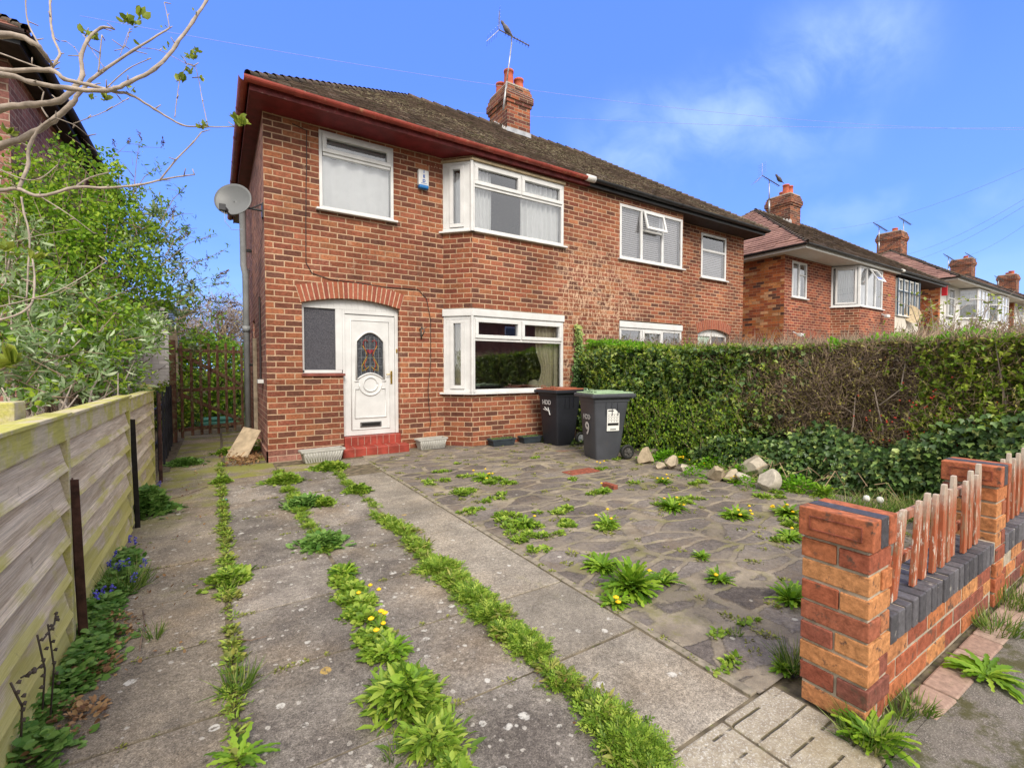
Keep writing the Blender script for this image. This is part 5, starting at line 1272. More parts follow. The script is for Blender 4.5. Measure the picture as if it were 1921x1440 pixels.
# black palings and the brown gate
bf = thing('black_paling_fence', 'short black painted paling fence between the panel fence and the brown gate', 'fence', (-.6, 8.2, 0))
for i in range(12):
    y = 6.95+i*.235; mb = MB(); hh = .95+random.uniform(-.05, .05); x = -.60-.004*i+random.uniform(-.02, .02)
    mb.hexa([(x, y, .02), (x+.02, y, .02), (x+.02, y+.07, .02), (x, y+.07, .02), (x, y+.02, hh), (x+.02, y+.02, hh), (x+.02, y+.05, hh), (x, y+.05, hh)]); mb.build('paling', M['blackwood'], bf)
mb = MB(); mb.box(-.665, -.64, 6.9, 9.75, .25, .32); mb.box(-.665, -.64, 6.9, 9.75, .68, .75); mb.build('rail', M['blackwood'], bf)
gt = thing('garden_gate', 'tall brown slatted gate across the passage beside the brick house', 'gate', (-.05, 10.2, 0))
g0, g1 = Vector((-.535, 9.82, 0)), Vector((.46, 10.52, 0)); gx = (g1-g0).normalized(); gn = Vector((gx.y, -gx.x, 0)); GL = (g1-g0).length
for i in range(8):
    u = .02+i*(GL-.09)/7; mb = MB(); j = random.uniform(-.01, .01)
    mb.obox((g0, gx, gn), u+j, u+.044+j, .05+random.uniform(0, .03), 1.70+random.uniform(-.02, .03), 0, .02)
    mb.build('slat', M['gatewood'], gt, bevel=.003)
mb = MB()
for z in (.16, .85, 1.55): mb.obox((g0, gx, gn), 0, GL, z, z+.06, -.035, -.001)
for za, zb in ((.2, .85), (.9, 1.55)):
    P = lambda u, v, w_: g0+gx*u+Vector((0, 0, v))+gn*w_
    mb.hexa([P(GL*.98, za, -.005), P(GL*.98, za+.07, -.005), P(GL*.98, za+.07, -.03), P(GL*.98, za, -.03), P(.02, zb-.07, -.005), P(.02, zb, -.005), P(.02, zb, -.03), P(.02, zb-.07, -.03)])
mb.build('rail', M['gatewood'], gt)
mb = MB(); mb.box(-.66, -.57, 9.70, 9.79, 0, 1.74); mb.box(.50, .57, 10.5, 10.57, 0, 1.75); mb.build('gate_post', M['gatewood'], gt)
mb = MB(); mb.box(.515, .572, 8.62, 8.69, 0, 1.75); tag(mb.build('timber_post', M['oldwood'], bevel=.005), 'slim grey timber post fixed to the gable side wall before the gate', 'post')
# leaning board
bd = MB(); p = [onZ(430, 848, .01), onZ(462, 841, .01), Vector((.55, 7.75, .33)), Vector((.30, 8.35, .33))]
b0_, b1_ = Vector((.10, 7.55, .02)), Vector((.34, 7.25, .02)); t0_, t1_ = Vector((.34, 8.05, .36)), Vector((.54, 7.62, .34))
bd.hexa([b0_, b1_, b1_+Vector((.0, .0, .02)), b0_+Vector((0, 0, .02)), t0_, t1_, t1_+Vector((0, 0, .02)), t0_+Vector((0, 0, .02))]); tag(bd.build('plywood_board', M['board']), 'weathered plywood board leaning against the gable side near the corner', 'board')

# ------------------------------------------------------------------ garden wall with modelled bricks
gw = thing('garden_wall', 'low red brick front wall with blue brick coping and two pillars at the pavement', 'wall', (2.9, .75, 0))
def add_brick(mb, x0, x1, y0, y1, z0, z1, rc, j=.003):
    mb.rc = rc; r_ = lambda: random.uniform(-j, j); a, b_, c, d_ = x0+r_(), x1+r_(), y0+r_(), y1+r_(); z0 += r_()*.5; z1 += r_()*.5
    k = r_()*.8
    mb.hexa([(a, c, z0), (b_, c+k, z0), (b_+k, d_, z0), (a, d_, z0), (a, c, z1), (b_, c+k, z1), (b_+k, d_, z1), (a, d_, z1)])
def pillar(x0, x1, y0, y1, top):
    mb = MB(); z = .004; k = 0; ch_ = (top-.108-z)/8
    g_ = .009
    for k in range(8):
        z1 = z+ch_-.0115; ins = .0 if k else .004
        if k % 2 == 0:   # single stretcher facing -X, header behind
            add_brick(mb, x0+ins, x0+.098, y0+ins, y1-ins, z, z1, random.random()*.92); add_brick(mb, x0+.107, x1-ins, y0+ins, y1-ins, z, z1, random.random()*.92)
        else:
            ym = y0+(y1-y0)*random.choice((.42, .5, .45))
            add_brick(mb, x0, x1, y0, ym-g_/2, z, z1, random.random()*.92); add_brick(mb, x0, x1, ym+g_/2, y1, z, z1, random.random()*.92)
        z += ch_
    pb = mb.build('pillar', M['wbrick'], gw, bevel=.0035)
    mb = MB(); mb.box(x0+.0075, x1-.0075, y0+.0075, y1-.0075, 0.002, top-.105); mb.build('pillar_mortar', M['mortar'], pb)
    cz_ = top-.105; w3 = (x1-x0+.02)/3
    mb = MB()
    for i, rc in enumerate((.27, .97, .24)): 
        if i != 1: add_brick(mb, x0-.012+i*w3, x0-.012+(i+1)*w3-.005, y0-.014, y1+.006, cz_, top, rc, .002)
    cp = mb.build('cap', M['wbrick'], pb, bevel=.004)
    mb = MB(); add_brick(mb, x0-.012+w3, x0-.012+2*w3-.004, y0-.012, y1+.006, cz_, top+.002, .5, .001); mb.build('cap_centre', M['bluebrick'], cp, bevel=.004)
    # frog line on the outer brick
    mb = MB(); fx = x0-.0135
    for a, b_, c, d_ in ((y0+.02, y1-.03, cz_+.075, cz_+.079), (y0+.02, y1-.03, cz_+.028, cz_+.032), (y0+.02, y0+.024, cz_+.032, cz_+.075), (y1-.034, y1-.03, cz_+.032, cz_+.075)): mb.box(fx-.003, fx+.002, a, b_, c, d_)
    mb.rc = .1; mb.build('frog_moulding', M['wbrick'], cp)
    return pb
random.seed(77)
pillar(1.85, 2.032, .648, .865, .738)
pillar(3.40, 3.575, .648, .865, .745)
for (xa, xb) in ((2.036, 3.396), (3.579, 5.5)):
    mb = MB(); z = .012
    for k in range(3):
        h_ = .077; x = xa-(.11 if k % 2 else 0)
        while x < xb:
            a, b_ = max(x, xa), min(x+.212, xb)
            if b_-a > .03:
                c = (a+b_)/2; add_brick(mb, a, b_, .662, .755, z, z+.068, random.random()*1.0); add_brick(mb, a, b_, .76, .85, z, z+.068, random.random()*.9)
            x += .222
        z += h_
    wb = mb.build('wall_bricks', M['wbrick'], gw, bevel=.003)
    mb = MB(); mb.box(xa, xb, .665, .847, 0, .25); mb.build('wall_mortar', M['mortar'], wb)
    mb = MB(); x = xa+.002
    while x < xb-.03:
        w_ = .066; add_brick(mb, x, min(x+w_-.008, xb), .645, .862, .252, .357+random.uniform(-.003, .003), random.random(), .0015); x += w_+.004
    cpo = mb.build('coping', M['bluebrick'], gw, bevel=.004)
    mb = MB(); mb.box(xa, xb, .652, .855, .2505, .350); mb.build('coping_mortar', M['mortar'], cpo)
pk = thing('picket_fence', 'rickety low picket fence with peeling white and rust-red paint standing on the coping', 'fence', (2.9, .73, .36))
def picket(x, ztop, lean, wd=.046, y=.715):
    mb = MB(); th = .017; z0 = .362
    P = lambda a, b_, z: (x+a+lean*(z-z0), y+b_, z)
    zz = [z0, ztop-.045, ztop]; ws = [wd/2, wd/2*.95, wd*.30]
    base = len(mb.v)
    for z, w_ in zip(zz, ws): mb.v += [P(-w_, -th/2, z), P(w_, -th/2, z), P(w_, th/2, z), P(-w_, th/2, z)]
    for k in range(2):
        for j in range(4): mb.f.append([k*4+j, k*4+(j+1) % 4, (k+1)*4+(j+1) % 4, (k+1)*4+j])
    mb.f += [[3, 2, 1, 0], [8, 9, 10, 11]]; mb.c = [.5]*len(mb.f)
    mb.build('picket', M['picket'], pk, bevel=.002)
xs = [2.175, 2.40, 2.515, 2.63, 2.735, 2.835, 2.94, 3.04, 3.14, 3.24, 3.345]
tops = [.700, .706, .722, .698, .735, .70, .738, .712, .745, .72, .752]
leans = [.27, .14, .12, .06, .05, .04, .02, .02, .01, -.02, .0]
for x, zt, l in zip(xs, tops, leans): picket(x, zt+random.uniform(-.006, .006), l, wd=random.uniform(.042, .054), y=.700+random.uniform(-.012, .012))
for i in range(10): picket(3.64+i*.115, .72+.02*((i*7) % 3), random.uniform(-.03, .03), y=.700)
mb = MB()
for xa, xb in ((2.034, 3.398), (3.577, 5.0)):
    for z in (.435, .612): mb.box(xa, xb, .735, .757, z, z+.035)
mb.build('rail', M['picket'], pk)

# ------------------------------------------------------------------ wheelie bins
def bin_(name, label, front, yawdir, hgt, body, lidm, w_=.50, l_=.60, num=None, sticker=False):
    """front: ground point of the near vertical corner; u axis = width of the front face (to the left), v axis = depth."""
    v = Vector((math.cos(yawdir), math.sin(yawdir), 0)); u = Vector((-v.y, v.x, 0))   # v: front->back (wheels), u: to the left
    o = thing(name, label, 'wheelie bin', front, 'wheelie bins beside the bay window')
    mb = MB(); zb, zt = .0, hgt-.07
    def ring(z, a0, a1, b0, b1, ch_=.035):
        pts = []
        for (ua, va, su, sv) in ((a0, b0, 1, 1), (a1, b0, -1, 1), (a1, b1, -1, -1), (a0, b1, 1, -1)):
            for k in (0, 1, 2, 3):
                an = math.pi/2*k/3
                if (su, sv) == (1, 1): c = (ua+ch_-ch_*math.sin(math.pi/2-an) if 0 else ua+ch_*(1-math.cos(an)), va+ch_*(1-math.sin(an)))
                elif (su, sv) == (-1, 1): c = (ua-ch_*(1-math.sin(an)), va+ch_*(1-math.cos(an)))
                elif (su, sv) == (-1, -1): c = (ua-ch_*(1-math.cos(an)), va-ch_*(1-math.sin(an)))
                else: c = (ua+ch_*(1-math.sin(an)), va-ch_*(1-math.cos(an)))
                pts.append(Vector(front)+u*c[0]+v*c[1]+Vector((0, 0, z)))
        return pts
    lv = [(0.0, .06, w_-.06, .07, l_-.17), (.10, .05, w_-.05, .06, l_-.12), (.55, .025, w_-.025, .03, l_-.06), (hgt*.86, .008, w_-.008, .01, l_-.02), (hgt*.861, -.0, w_, -.0, l_), (zt, -.0, w_, -.0, l_)]
    n = 16
    for L in lv: mb.v += [tuple(p) for p in ring(*L)]
    for k in range(len(lv)-1):
        for j in range(n): mb.f.append([k*n+j, k*n+(j+1) % n, (k+1)*n+(j+1) % n, (k+1)*n+j]); mb.c.append(.5)
    mb.f.append(list(range(n))[::-1]); mb.c.append(.5)
    bo = mb.build('body', body, o, smooth=False)
    me = bo.data; me.polygons.foreach_set('use_smooth', [True]*len(me.polygons)); me.set_sharp_from_angle(angle=R(30))
    P = lambda a, b_, z: Vector(front)+u*a+v*b_+Vector((0, 0, z))
    def ob(m_, a0, a1, b0, b1, z0, z1, z0b=None, z1b=None):
        z0b = z0 if z0b is None else z0b; z1b = z1 if z1b is None else z1b
        m_.hexa([P(a0, b0, z0), P(a0, b1, z0b), P(a1, b1, z0b), P(a1, b0, z0), P(a0, b0, z1), P(a0, b1, z1b), P(a1, b1, z1b), P(a1, b0, z1)])
    mb = MB(); ob(mb, -.045, w_+.045, -.05, l_+.06, zt-.005, zt+.045, zt+.0, zt+.05); mb.build('rim', body, o, bevel=.012)
    mb = MB(); ob(mb, -.02, w_+.02, -.02, l_+.04, zt+.0455, zt+.062, zt+.052, zt+.07); ob(mb, .05, w_-.05, .06, l_-.08, zt+.062, zt+.085, zt+.068, zt+.085)
    lid = mb.build('lid', lidm, o, bevel=.010)
    mb = MB()
    for (a, b_) in ((w_*.28, .03), (w_*.98, .12)):
        mb.tube([P(a-.05, b_, zt+.06), P(a-.05, b_-.005, zt+.105), P(a+.05, b_-.005, zt+.105), P(a+.05, b_, zt+.06)], .008, 6)
    mb.build('lid_handle', lidm, lid)
    mb = MB()
    for k in range(3): ob(mb, -.004+.0, .008, .18+k*.09, .187+k*.09, hgt*.66, hgt*.85)
    mb.build('side_ribs', body, o)
    for a in (-.005, w_+.005):
        s_ = 1 if a > .1 else -1
        wc = P(a-.02*s_, l_-.04, .10)
        mb = MB(); nn = 22
        prof = [(.062, -.022), (.092, -.026), (.102, -.015), (.102, .015), (.092, .026), (.062, .022)]
        for r_, q in prof:
            for j in range(nn):
                t_ = 2*math.pi*j/nn; mb.v.append(tuple(wc+v*r_*math.cos(t_)+Vector((0, 0, r_*math.sin(t_)))+u*q))
        for k in range(len(prof)):
            for j in range(nn):
                k2 = (k+1) % len(prof); mb.f.append([k*nn+j, k*nn+(j+1) % nn, k2*nn+(j+1) % nn, k2*nn+j]); mb.c.append(.5)
        wh = mb.build('wheel', M['rubber'], o, smooth=True)
        mb = MB(); mb.tube([wc-u*.02, wc+u*.02], .062, 20)
        for j in range(6): t_ = math.pi*j/3; mb.tube([wc-u*.024, wc-u*.024+v*.055*math.cos(t_)+Vector((0, 0, .055*math.sin(t_)))], .008, 5)
        mb.tube([wc-u*.04, wc+u*.02], .018, 10)
        mb.build('hub', M['greypipe'] if not sticker else M['dkmetal'], wh)
    mb = MB(); mb.tube([P(.0, l_-.04, .10), P(w_, l_-.04, .10)], .012, 8); mb.build('axle', M['dkmetal'], o)
    mb = MB(); mb.tube([P(.08, l_+.0, zt), P(.08, l_+.09, zt-.01), P(w_-.08, l_+.09, zt-.01), P(w_-.08, l_, zt)], .014, 8); mb.build('handle', body, o)
    # basis for lettering on the front face (normal -v, text runs right = -u) and on the side face (normal -u, text runs +v)
    rotF = Matrix((-u, Vector((0, 0, 1)), -v)).transposed(); rotS = Matrix((v, Vector((0, 0, 1)), -u)).transposed()
    return o, P, rotF, rotS
C1 = Vector((4.30, 4.66, 0)); yd1 = R(33)
o, P, rF, rS = bin_('wheelie_bin', 'dark grey wheelie bin with pale green lid, white number 9 and a white label', C1, R(-15), .93, M['bin'], M['lid_green'], w_=.50, l_=.56, sticker=True)
def face_dec(o, P, rF, rS):
    tilt = 0
    text_mesh('9', .25, M['upvc'], o, P(.25, .0235, .41), rF @ Matrix.Rotation(R(4), 3, 'X'), 'house_number', bold=.004)
    text_mesh('HDD', .095, M['oldpaint'], o, P(.25, .0125, .58), rF @ Matrix.Rotation(R(4), 3, 'X'), 'old_lettering', bold=.003)
    # label on side
    sb = MB(); z0, z1 = .40, .70; b0, b1 = .20, .39
    off = lambda z: .034-.03*(z/.8)
    Q = lambda b_, z, e=0: P(off(z)-.003-e, b_, z)
    sb.poly([Q(b0, z0), Q(b1, z0), Q(b1, z1-.06), Q(b1-.07, z1), Q(b0, z1)]); lb_ = sb.build('label', M['sticker'], o)
    ib = MB()
    def ln(a, b_, c, d_): ib.poly([Q(a, c, .0015), Q(b_, c, .0015), Q(b_, d_, .0015), Q(a, d_, .0015)])
    ln(b0+.012, b1-.012, z0+.075, z0+.11); 
    for k in range(3): ln(b0+.01, b1-.012, z0+.15+.04*k, z0+.152+.04*k)
    for k in range(3):
        for q in range(4): ln(b0+.02+q*.042, b0+.032+q*.042, z0+.128+.04*k, z0+.138+.04*k)
    ln(b0+.05, b1-.05, z0+.016, z0+.028); ln(b0+.015, b0+.10, z1-.03, z1-.015)
    ib.build('label_print', M['ink'], lb_)
face_dec(o, P, rF, rS)
C2 = Vector((4.585, 5.84, 0))
o, P, rF, rS = bin_('wheelie_bin', 'near-black wheelie bin with reddish brown lid against the bay window', C2, R(2), .93, M['bin_dk'], M['lid_brown'], w_=.50, l_=.56)
text_mesh('HDD', .10, M['oldpaint'], o, P(.27, .0075, .70), rF @ Matrix.Rotation(R(4), 3, 'X'), 'old_lettering', bold=.004)
mb = MB()
for q in ((.36, .585, .20, .56), (.33, .62, .22, .555), (.24, .62, .19, .50)): mb.tube([P(q[0], .013, q[1]), P(q[2], .014, q[3])], .008, 5)
mb.build('paint_mark', M['upvc'], o)

# ------------------------------------------------------------------ planters
def planter(c, L, W_, h, ang, mat, lab, ribs=True, grow=None, taper=.8):
    ux = Vector((math.cos(ang), math.sin(ang), 0)); uy = Vector((-ux.y, ux.x, 0)); c = Vector(c)
    o = thing('planter', lab, 'planter', c, 'window-box planters at the foot of the house')
    mb = MB(); P = lambda a, b_, z: c+ux*a+uy*b_+Vector((0, 0, z))
    nr = 14 if ribs else 1; k = taper
    def side(z, s_): return [P(-L/2*s_, -W_/2*s_, z), P(L/2*s_, -W_/2*s_, z), P(L/2*s_, W_/2*s_, z), P(-L/2*s_, W_/2*s_, z)]
    lo, hi = side(0, k), side(h, .96); mb.hexa(lo+hi); mb.f.pop(-5); mb.c.pop()
    bo = mb.build('tub', mat, o, bevel=.012)
    if ribs:
        mb = MB()
        for i in range(nr):
            f = (i+.5)/nr
            for s_ in (-1,):
                a = P((f-.5)*L*k*.95, -W_/2*k*1.01, .02); b_ = P((f-.5)*L*.92, -W_/2*.955, h*.80); mb.tube([a, b_], [.008, .011], 6)
        mb.build('ribs', mat, bo, smooth=True)
    mb = MB(); e = .02
    for (a0, a1, b0, b1) in ((-L/2, L/2, -W_/2, -W_/2+e), (-L/2, L/2, W_/2-e, W_/2), (-L/2, -L/2+e, -W_/2+e, W_/2-e), (L/2-e, L/2, -W_/2+e, W_/2-e)):
        mb.hexa([P(a0, b0, h-.03), P(a1, b0, h-.03), P(a1, b1, h-.03), P(a0, b1, h-.03), P(a0, b0, h), P(a1, b0, h), P(a1, b1, h), P(a0, b1, h)])
    mb.build('rim', mat, bo, bevel=.006)
    mb = MB(); mb.poly([P(-L/2*.95, -W_/2*.9, h-.035), P(L/2*.95, -W_/2*.9, h-.035), P(L/2*.95, W_/2*.9, h-.035), P(-L/2*.95, W_/2*.9, h-.035)]); mb.build('compost', M['soil'], o)
    N = 900 if grow else 500
    q = np.array([tuple(P(random.uniform(-.46, .46)*L, random.uniform(-.42, .42)*W_, h-.04)) for _ in range(N)])
    yd = rdir(N, 1.3, .5)
    if grow: scatter('plants', BLADE, q, yd, rdir(N), rng.uniform(.03, grow, N), M['grass'], o, wscale=.09)
    else: scatter('plants', OVAL, q, yd, rdir(N), rng.uniform(.01, .02, N), M['lf_twiggy'], o)
planter((1.20, 6.66, 0), .57, .19, .17, R(6), M['planter'], 'pale grey ribbed planter left of the red doorstep')
planter((2.84, 6.80, 0), .50, .19, .17, R(4), M['planter'], 'pale grey ribbed planter right of the red doorstep')
planter((3.93, 6.46, 0), .46, .20, .12, R(0), M['planter_bl'], 'dark planter of green shoots under the bay, nearer the door', ribs=False, grow=.07, taper=.85)
planter((4.50, 6.46, 0), .40, .20, .115, R(0), M['planter_bl'], 'dark planter of green shoots under the bay, nearer the bins', ribs=False, grow=.06, taper=.85)

# ------------------------------------------------------------------ vegetation: weeds
def gz(x, y): return cz(x, y) if x > 1.745 else 0
def mat_patch(pts, mat, dens, name, label, cat='weeds', leaf=FEATH, size=(.022, .052), hmax=.026, kind='stuff', flat=False, wide=1.0):
    """pts: list of (x, y, radius)"""
    O = []; Y = []; S = []
    for x, y, r_ in pts:
        n = max(6, int(dens*r_*r_*3.14))
        a = rng.uniform(0, 2*math.pi, n); rr = r_*np.sqrt(rng.uniform(0, 1, n))*np.where(rng.random(n) < .22, rng.uniform(1.1, 1.9, n), rng.uniform(.7, 1.1, n))
        h = hmax*min(1, r_/.07)*(1-(rr/r_)**2).clip(0, 1)
        px_, py_ = x+rr*np.cos(a), y+rr*np.sin(a)
        O.append(np.column_stack([px_, py_, np.array([gz(q, w2) for q, w2 in zip(px_, py_)])+h*rng.uniform(.2, 1, n)]))
        out = np.column_stack([np.cos(a), np.sin(a), rng.uniform(.1, 1.4, n)])+rng.normal(size=(n, 3))*.45
        out[:, 2] = np.abs(out[:, 2]); Y.append(out); S.append(size[0]+(size[1]-size[0])*rng.random(n)**1.5*rng.uniform(.6, 1.5))
    O, Y, S = map(np.concatenate, (O, Y, S)); nd = rdir(len(O), 1.5, .6)
    Y[:, 2] *= .55
    if flat: Y[:, 2] *= .45; nd = rdir(len(O), 2.5, .5)
    o = scatter(name, leaf, O, Y, nd, S, mat, wscale=S*wide)
    return tag(o, label, cat, kind=kind)
def along(pl, step, r0, r1, jit, gaps=0.0):
    out = []
    for (a, b_) in zip(pl[:-1], pl[1:]):
        a, b_ = Vector(a), Vector(b_); L = (b_-a).length; n = max(1, int(L/step))
        for i in range(n):
            if random.random() < gaps: continue
            p = a.lerp(b_, (i+random.random())/n); out.append((p.x+random.gauss(0, jit), p.y+random.gauss(0, jit), random.uniform(r0, r1)))
    return out
px = lambda *l: [tuple(onZ(x, y)) for x, y in l]
# line between columns 3 and path (lush mat)
lineA = px((705, 965), (760, 1000), (800, 1045), (850, 1085), (905, 1135), (960, 1190), (1030, 1255), (1100, 1310), (1150, 1360), (1200, 1425), (1240, 1480))
pts = along(lineA[:3], .05, .02, .05, .014, .15)+along(lineA[2:], .045, .022, .062, .022, .12)+along(lineA[2:], .16, .05, .085, .015, .2)
mat_patch(pts, M['weed'], 34000, 'joint_weeds', 'thick strip of feathery green weeds along the joint left of the pale path')
pts = along(lineA, .06, .03, .06, .03, .3)
mat_patch(pts, M['weed_y'], 4500, 'joint_weeds', 'yellowish sprigs mixed into the strip left of the pale path', leaf=LONG, size=(.02, .05), hmax=.05)
mat_patch(pts, M['deadleaf'], 1800, 'dead_bits', 'brown dead leaf bits in the strip left of the pale path', 'dead leaves', OVAL, (.01, .025), .02)
lineB = px((640, 1075), (655, 1110), (680, 1160), (700, 1200), (725, 1240), (760, 1310), (800, 1350), (830, 1400), (860, 1470))
pts = along(lineB, .05, .03, .055, .015, .15)
mat_patch(pts, M['weed'], 30000, 'joint_weeds', 'loose strip of weeds with yellow flowers down the middle joint of the slabs', leaf=OVAL, size=(.02, .045), hmax=.05)
lineC = px((412, 880), (418, 935), (422, 1000), (428, 1060), (432, 1150), (438, 1230), (442, 1330), (450, 1440))
pts = along(lineC, .06, .012, .032, .008, .25)
mat_patch(pts, M['weed_y'], 26000, 'joint_weeds', 'thin yellowish weeds along the joint beside the left hand slabs', leaf=OVAL, size=(.012, .03), hmax=.03)
pts = along([(.035, 7.2), (.035, 1.2)], .05, .014, .04, .010, .25)
mat_patch(pts, M['weed'], 16000, 'joint_weeds', 'thin green weeds mixed along the joint beside the left hand slabs', leaf=LONG, size=(.015, .04), hmax=.04)
pts = along([(.621, 6.3), (.60, 3.3)], .05, .018, .05, .016, .2)
mat_patch(pts, M['weed'], 26000, 'joint_weeds', 'ragged green line in the middle joint between the clumps below the house corner', leaf=FEATH, size=(.018, .045), hmax=.03)
pts = along([(1.197, 6.4), (1.197, 4.1)], .06, .014, .045, .014, .3)
mat_patch(pts, M['weed'], 26000, 'joint_weeds', 'thin green line in the joint running to the red doorstep', leaf=FEATH, size=(.018, .04), hmax=.03)
# clumps in the second joint near the house
def clump(x, y, r_, lab, mat, leaf=OVAL, size=(.03, .06), dens=14000, h=.07, name='weed_clump'):
    p = onZ(x, y); return mat_patch([(p.x, p.y, r_)]+[(p.x+random.uniform(-.6, .6)*r_, p.y+random.uniform(-.6, .6)*r_, r_*.6) for _ in range(3)], mat, dens, name, lab, 'weed', leaf, size, h, kind=None)
c_list = [(532, 903, .13, 'ragged green weed clump on the joint just below the house corner', 'weed'), (572, 945, .12, 'leafy weed clump halfway down the joint below the left planter', 'gran'),
          (608, 945, .07, 'small weed clump right beside the leafy one below the left planter', 'weed'), (607, 1020, .115, 'round-leaved green weed in the slab joint below the house corner', 'gran'),
          (618, 878, .14, 'bushy weed right in front of the left grey planter', 'weed'), (672, 922, .09, 'flat weed on the joint in front of the red doorstep', 'weed'),
          (425, 1090, .085, 'spreading grassy weed in the joint nearest the fence', 'weed'), (415, 905, .07, 'weed tuft in the passage between fence and house corner', 'weed'),
          (425, 850, .12, 'dark weeds in the passage near the leaning board', 'weed'), (350, 870, .14, 'weeds at the foot of the black palings', 'gran')]
for x, y, r_, lab, m_ in c_list: clump(x, y, r_, lab, M[m_])
clump(765, 1318, .10, 'large dense leafy weed in the middle joint in the foreground', M['weed'], LONG, (.04, .075), 11000, .10)
clump(768, 1318, .07, 'darker leaf heart of the large foreground weed', M['dandy'], OVAL, (.03, .055), 9000, .12)
clump(808, 1392, .085, 'pale green weed clump below the large dense one at the bottom', M['weed'], LONG, (.035, .065), 9000, .06)
# thin moss and weeds along cross joints
pts = []
for r_ in rows[:-1]:
    pts += along([(.06, r_), (1.17, r_)], .05, .008, .018, .004, .55)
for r_ in [.30+.553*i for i in range(0, 12)]: pts += along([(-.5, r_), (.02, r_)], .06, .006, .014, .003, .6)
pts += along([(1.725, 1.0), (1.725, 6.3)], .05, .008, .02, .008, .5)
mat_patch(pts, M['weed_y'], 40000, 'moss', 'yellow-green moss along the cross joints of the slabs', 'moss', OVAL, (.006, .014), .012)
# crazy paving weeds
pts = []
for (x, y, r_) in ((820, 905, .12), (855, 925, .14), (890, 890, .10), (910, 905, .13), (830, 885, .07), (935, 935, .12), (960, 965, .12), (1000, 985, .14), (1030, 995, .12), (985, 1010, .10), (1010, 1030, .06), (880, 960, .09), (960, 905, .08), (1050, 960, .10), (1070, 900, .07), (1000, 860, .05),
                   (1140, 990, .09), (1120, 925, .10), (1130, 880, .05), (1190, 905, .05), (1160, 860, .06), (1250, 950, .12), (1300, 940, .08), (1240, 1085, .05), (1380, 965, .1), (1460, 930, .12), (1480, 980, .1), (1420, 900, .12), (1490, 1010, .08), (1320, 905, .10), (1260, 870, .08), (1225, 858, .1), (1390, 870, .15), (1340, 855, .12), (1490, 915, .1), (860, 870, .05), (760, 990, .03), (1350, 1190, .035), (1380, 1235, .04), (1355, 1255, .03), (1405, 1165, .03)):
    p = onZ(x, y); 
    for _ in range(5): pts.append((p.x+random.gauss(0, r_*.95), p.y+random.gauss(0, r_*.4), r_*random.uniform(.22, .5)))
mat_patch(pts, M['weed'], 17000, 'paving_weeds', 'scattered low weeds in the joints of the crazy paving', leaf=OVAL, size=(.015, .04), hmax=.035)
pts = []
for _ in range(300):
    x, y = random.uniform(1.78, 5.3), random.uniform(1.1, 6.4); pts.append((x, y, random.uniform(.012, .04)))
mat_patch(pts, M['weed_y'], 12000, 'paving_moss', 'tiny mossy tufts over the crazy paving', 'moss', OVAL, (.008, .02), .015)
# dandelions
def flower(parent, p, s_=1.0):
    mb = MB(); c = Vector(p)
    s_ *= random.uniform(.62, .85); mb.lathe([(.001, .009), (.008*s_, .010), (.013*s_, .006), (.019*s_, .004), (.017*s_, 0), (.006*s_, -.006)], tuple(c), 12)
    return mb.build('flower', M['petal'], parent, uv=False)
def dandelion(x, y, r_, lab, nl=34, fl=0, upright=.55, name='dandelion', flpx=()):
    p = onZ(x, y); p.z = gz(p.x, p.y)
    o = thing(name, lab, 'weed', p, 'dandelions on the drive')
    nl = int(nl*2.1); a = rng.uniform(0, 2*math.pi, nl); el = rng.uniform(.02, upright*1.5, nl)
    yd = np.column_stack([np.cos(a)*np.cos(el), np.sin(a)*np.cos(el), np.sin(el)])
    org = np.tile(np.array(p), (nl, 1))+np.column_stack([np.cos(a), np.sin(a), np.zeros(nl)])*r_*.06
    scatter('leaves', DANDY, org, yd, np.tile((0, 0, 1.0), (nl, 1))+rng.normal(size=(nl, 3))*.15, r_*rng.uniform(.35, 1.0, nl), M['dandy'], o, wscale=r_*rng.uniform(.55, .95, nl))
    st_ = MB(); k = 0
    tops = [Vector((p.x+random.uniform(-1, 1)*r_*.8, p.y+random.uniform(-1, 1)*r_*.8, p.z+random.uniform(.04, .10))) for _ in range(fl)]
    for q in tops:
        st_.tube([p, p.lerp(q, .5)+Vector((0, 0, .02)), q], .002, 5); flower(o, q)
    if tops: st_.build('stalk', M['stem'], o)
    return o
